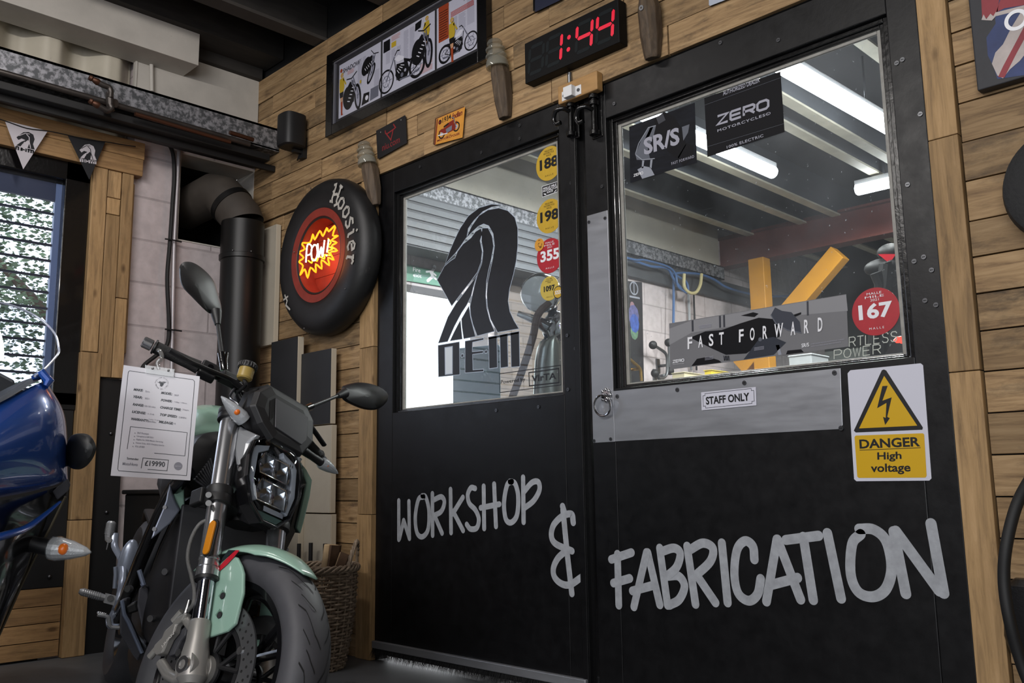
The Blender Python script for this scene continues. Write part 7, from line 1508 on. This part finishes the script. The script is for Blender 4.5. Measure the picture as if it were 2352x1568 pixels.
a = P.px(*g2([(884, 1306)])[0]); P.disc(a.x, a.y, .0102, PK2, 2); P.text('approved', a.x, a.y - .001, .0026, mat('laminated_paper', ''), 3, fit=.015, rot=.1)
a = P.px(*g2([(686, 318)])[0]); P.arc_text('ENGLISH ELECTRIC', a.x, a.y, .0145, .0028, PK, 2, PI / 2 - .1, 1.15); P.arc_text('MOTOR CO. LTD', a.x, a.y, .0155, .0028, PK, 2, -PI / 2, 1.15, True)
P.poly([(a.x - .004, a.y + .003), (a.x + .004, a.y + .003), (a.x + .005, a.y - .002), (a.x + .001, a.y - .008), (a.x - .003, a.y - .006)], PK, 2); P.stroke([(a.x - .010, a.y + .003), (a.x - .005, a.y + .001), (a.x - .006, a.y + .005), (a.x, a.y + .004), (a.x + .006, a.y + .006), (a.x + .005, a.y + .002), (a.x + .010, a.y + .006)], .0014, PK, 3)
P.obj('printing', ps)
CLP = glass('clear_clip_plastic', '#e6e6e6', 2.0, .25, False, .05, '#d9d9d6')
m = MB(); m.tri3([onp(*p) + n * .002 for p in ((334, 838), (402, 848), (400, 866), (335, 857))], CLP, n * .004); cp = m.obj('clip', ps); m = MB(); top = onp(368, 812); m.tube(smooth_path([onp(366, 848) + n * .003, onp(362, 832) + n * .003, onp(372, 820), onp(366, 806) - n * .01, onp(358, 802) - n * .03], 5), .0055, CLP, 10); m.obj('clip_hook', cp)
for x, y in ((352, 846), (388, 851)): m = MB(); m.ball(onp(x, y) + n * .006, .0035, BOLT, 8, 6); m.obj('clip_rivet', cp)
# ================================================================ blue faired motorcycle at the left edge
bw = thing('motorcycle', HZ(-60, 1700, 0), 'blue faired motorcycle with clear windscreen, cut off by the left edge', 'motorcycle')
bw.location.z = 0
BLUE = mat('deep_blue_paint', '#1c4796', .25, .15, coat=.8); SCREEN = glass('screen_plastic', '#f0f2f4', 1.5, .02)
def grid(rows, mt, name, parent, sub=2, solid=0.0):
    m = MB(); pts = [[AT(*p) for p in r] for r in rows]; n = len(rows[0]); vs = [p for r in pts for p in r]
    m.add(vs, [(i * n + j, i * n + j + 1, (i + 1) * n + j + 1, (i + 1) * n + j) for i in range(len(rows) - 1) for j in range(n - 1)], mt, True)
    return m.obj(name, parent, sub=sub, solid=solid)
fa = grid([[(-260, 1030, 1.58), (-120, 972, 1.64), (0, 926, 1.74), (60, 893, 1.81), (100, 874, 1.88), (112, 876, 1.95), (112, 890, 2.1)],
           [(-260, 1034, 1.575), (-120, 976, 1.635), (0, 931, 1.735), (62, 900, 1.80), (108, 886, 1.87), (120, 895, 1.95), (120, 905, 2.1)],
           [(-260, 1070, 1.55), (-110, 1020, 1.62), (0, 985, 1.71), (75, 950, 1.79), (135, 925, 1.87), (150, 938, 1.95), (150, 946, 2.1)],
           [(-260, 1110, 1.54), (-100, 1075, 1.61), (0, 1048, 1.70), (80, 1015, 1.79), (140, 985, 1.87), (155, 992, 1.96), (154, 998, 2.1)],
           [(-260, 1150, 1.56), (-100, 1125, 1.64), (0, 1105, 1.73), (80, 1085, 1.82), (140, 1060, 1.89), (156, 1056, 1.97), (155, 1056, 2.1)],
           [(-260, 1172, 1.58), (-100, 1152, 1.67), (0, 1132, 1.76), (80, 1118, 1.85), (146, 1098, 1.91), (156, 1094, 1.98), (155, 1094, 2.1)],
           [(-260, 1180, 1.62), (-100, 1160, 1.71), (0, 1142, 1.80), (80, 1128, 1.89), (150, 1106, 1.95), (157, 1100, 2.0), (156, 1098, 2.1)]], BLUE, 'fairing', bw)
fa['label'] = 'deep blue side fairing'
grid([[(-200, 1012, 1.60), (-60, 955, 1.68), (20, 915, 1.75), (70, 882, 1.82), (103, 868, 1.88)], [(-200, 1004, 1.62), (-60, 945, 1.71), (15, 903, 1.79), (62, 876, 1.86), (92, 866, 1.92)], [(-200, 994, 1.70), (-60, 932, 1.80), (8, 894, 1.86), (55, 872, 1.92), (86, 864, 1.95)]], BLKM, 'screen_base', bw)
m = MB(); m.tube([AT(76, 868, 1.885), AT(98, 858, 1.885), AT(112, 876, 1.885), AT(104, 888, 1.875)], [.006, .011, .011, .006], BLUE, 10); m.obj('screen_mount', bw)
grid([[(-220, 1000, 1.62), (-60, 945, 1.69), (20, 905, 1.77), (75, 868, 1.86), (104, 846, 1.91), (133, 815, 1.97)],
      [(-220, 940, 1.65), (-60, 880, 1.74), (20, 845, 1.83), (75, 822, 1.90), (106, 812, 1.95), (135, 800, 1.99)],
      [(-220, 820, 1.74), (-60, 775, 1.84), (15, 760, 1.91), (72, 757, 1.97), (108, 768, 2.0), (133, 784, 2.01)],
      [(-220, 690, 1.86), (-60, 685, 1.95), (0, 694, 2.0), (50, 709, 2.03), (92, 732, 2.04), (124, 763, 2.03)]], SCREEN, 'windscreen', bw, 2, .004)['label'] = 'clear curved windscreen'
m = MB(); m.tube(smooth_path([AT(80, 864, 1.865), AT(104, 846, 1.91), AT(133, 813, 1.97), AT(135, 797, 1.99), AT(127, 768, 2.03), AT(100, 738, 2.04), AT(60, 714, 2.03), AT(10, 697, 2.0), AT(-60, 686, 1.95)], 6), .0024, mat('screen_edge_highlight', '#9aa0b0', .15, spec=.9), 8); m.obj('screen_edge_highlight', bw)  # pale tube paints the highlight along the windscreen edge
m = MB(); m.loft([[AT(x0 + k * w_, y0 - h_ * (.2 + .8 * math.sin(PI * (.12 + .76 * k))), 2.0 + .06 * q) for k in (0, .25, .5, .75, 1)] + [AT(x0 + w_, y0 + 20, 2.0 + .06 * q), AT(x0, y0 + 30, 2.0 + .06 * q)] for q, x0, y0, w_, h_ in ((0, -110, 900, 145, 52), (1, -110, 898, 140, 50), (2, -100, 896, 128, 44))], BLKM, sm=False); m.obj('dash_cowl', bw, bevel=.006)
# lower fairing
grid([[(-200, 1190, 1.66), (0, 1150, 1.80), (80, 1135, 1.88), (150, 1112, 1.95), (158, 1108, 2.05)], [(-200, 1230, 1.66), (0, 1195, 1.82), (60, 1185, 1.90), (120, 1160, 1.96), (154, 1135, 1.99)], [(-200, 1290, 1.64), (0, 1240, 1.80), (40, 1235, 1.87), (90, 1225, 1.95), (114, 1212, 1.98)], [(-200, 1420, 1.64), (0, 1330, 1.78), (40, 1310, 1.85), (66, 1300, 1.94), (75, 1290, 1.97)], [(-200, 1560, 1.66), (0, 1412, 1.80), (20, 1390, 1.86), (36, 1365, 1.94), (45, 1352, 1.97)], [(-200, 1700, 1.7), (-60, 1600, 1.84), (-40, 1560, 1.9), (-20, 1485, 1.95), (-10, 1475, 1.975)]], BLKG, 'lower_fairing', bw)
m = MB(); v = smooth_path([AT(-120, 1262, 1.68), AT(0, 1232, 1.77), (AT(60, 1212, 1.84)), AT(105, 1180, 1.9), AT(138, 1152, 1.94)], 6); m.tube(v, [.017 - .013 * i / (len(v) - 1) for i in range(len(v))], BLUE, 12, flat=.6); m.obj('blue_blade', bw)['label'] = 'thin blue blade below the fairing'
m = MB(); m.tri3([AT(120, 1128, 1.93), AT(156, 1098, 1.93), AT(162, 1112, 1.94), AT(158, 1126, 1.94), AT(132, 1148, 1.94)], GREYP, ray(150, 1120) * .02); m.obj('fairing_tip', bw, bevel=.003)
W_ = lambda: MB()
class _M(MB): pass
def mkw(): 
    q = MB(); q.T = Matrix.Translation(-bw.location); return q
indicator(mkw, bw, AT(40, 1242, 1.93), AT(119, 1258, 1.93), AT(210, 1268, 1.93), 1.45, -ray(165, 1260))
v = [AT(150, 1140, 1.965), AT(116, 1210, 1.965), AT(76, 1288, 1.955), AT(46, 1350, 1.955), AT(-10, 1475, 1.965)]; m = MB(); m.tube(v, .003, mat('fairing_edge_bronze', '#6a6250', .3, .6), 8); m.obj('fairing_edge', bw)
def mirror2(outline, ball, neck, dep):
    o = smooth_path([AT(x, y, dep) for x, y in outline], 4, True); n = -ray(190, 1035).normalized() + Vector((.1, .25, 0)); n.normalize(); c = sum(o, Vector()) / len(o); ring = lambda s_, t: [c + (p - c) * s_ + n * t for p in o]
    m = MB(); m.loft([ring(.93, -.024), ring(1, -.016), ring(1, -.004), ring(.86, .014), ring(.5, .028), ring(.1, .033)], BLKM); q = m.obj('mirror', bw); m = MB(); m.add(ring(.92, -.0245), [tuple(range(len(o)))], MATS['mirror_glass']); m.obj('mirror_glass', q)
    m = MB(); m.tube([ball, ball + (neck - ball) * .6, neck], [.013, .015, .021], BLKM, 12); m.obj('mirror_stalk', q)
mirror2([(158, 1020), (166, 1002), (184, 995), (205, 998), (217, 1012), (221, 1030), (214, 1052), (200, 1070), (182, 1078), (164, 1072), (155, 1050)], AT(120, 1062, 2.0), AT(162, 1050, 1.985), 1.96)
# wheels and body below the frame edge
hx = Vector((.958, -.2855, 0)); fw = AT(-300, 1200, 1.72); fw.z = .297; rw = fw - hx * 1.45; rw.z = .312
for c, R, hw, nm in ((fw, .2965, .061, 'front_tyre'), (rw, .312, .09, 'rear_tyre')):
    pr = tyre_prof(R, hw, .216); full = pr + [(r, -h) for r, h in pr[-2::-1]]; m = MB(); m.lathe(full, c, (.2855, .958, 0), RUBT, 48, closedprof=True); o = m.obj(nm, bw); m = MB()
    m.lathe([(.216, -.04), (.222, 0), (.216, .04), (.19, .03), (.19, -.03)], c, (.2855, .958, 0), BLKG, 48, closedprof=True)
    for k in range(5): a = 2 * PI * k / 5; u = hx * math.cos(a) + UZ * math.sin(a); m.tube([c, c + u * .2], .014, BLKG, 8)
    m.obj('wheel_rim', o)
m = MB(); b0 = fw + UZ * .35; m.loft([[b0 - hx * x + Vector((.2855, .958, 0)) * (w_ * math.cos(t)) + UZ * (z_ + h_ * math.sin(t)) for t in [2 * PI * i / 20 for i in range(20)]] for x, w_, h_, z_ in ((.12, .08, .15, .1), (.35, .14, .28, .05), (.8, .14, .28, .05), (1.1, .10, .12, .22), (1.6, .06, .05, .32))], BLKM); m.obj('bodywork', bw)
for s_ in (-1, 1): m = MB(); o = Vector((.2855, .958, 0)) * (s_ * .10); m.tube([fw + o, fw + o - hx * .28 + UZ * .55], .027, SILV, 16); m.obj('fork_leg', bw)
m = MB(); m.tube([rw + UZ * .0, rw + hx * .5 + UZ * .08], .035, BLKM, 10); m.obj('swingarm', bw)
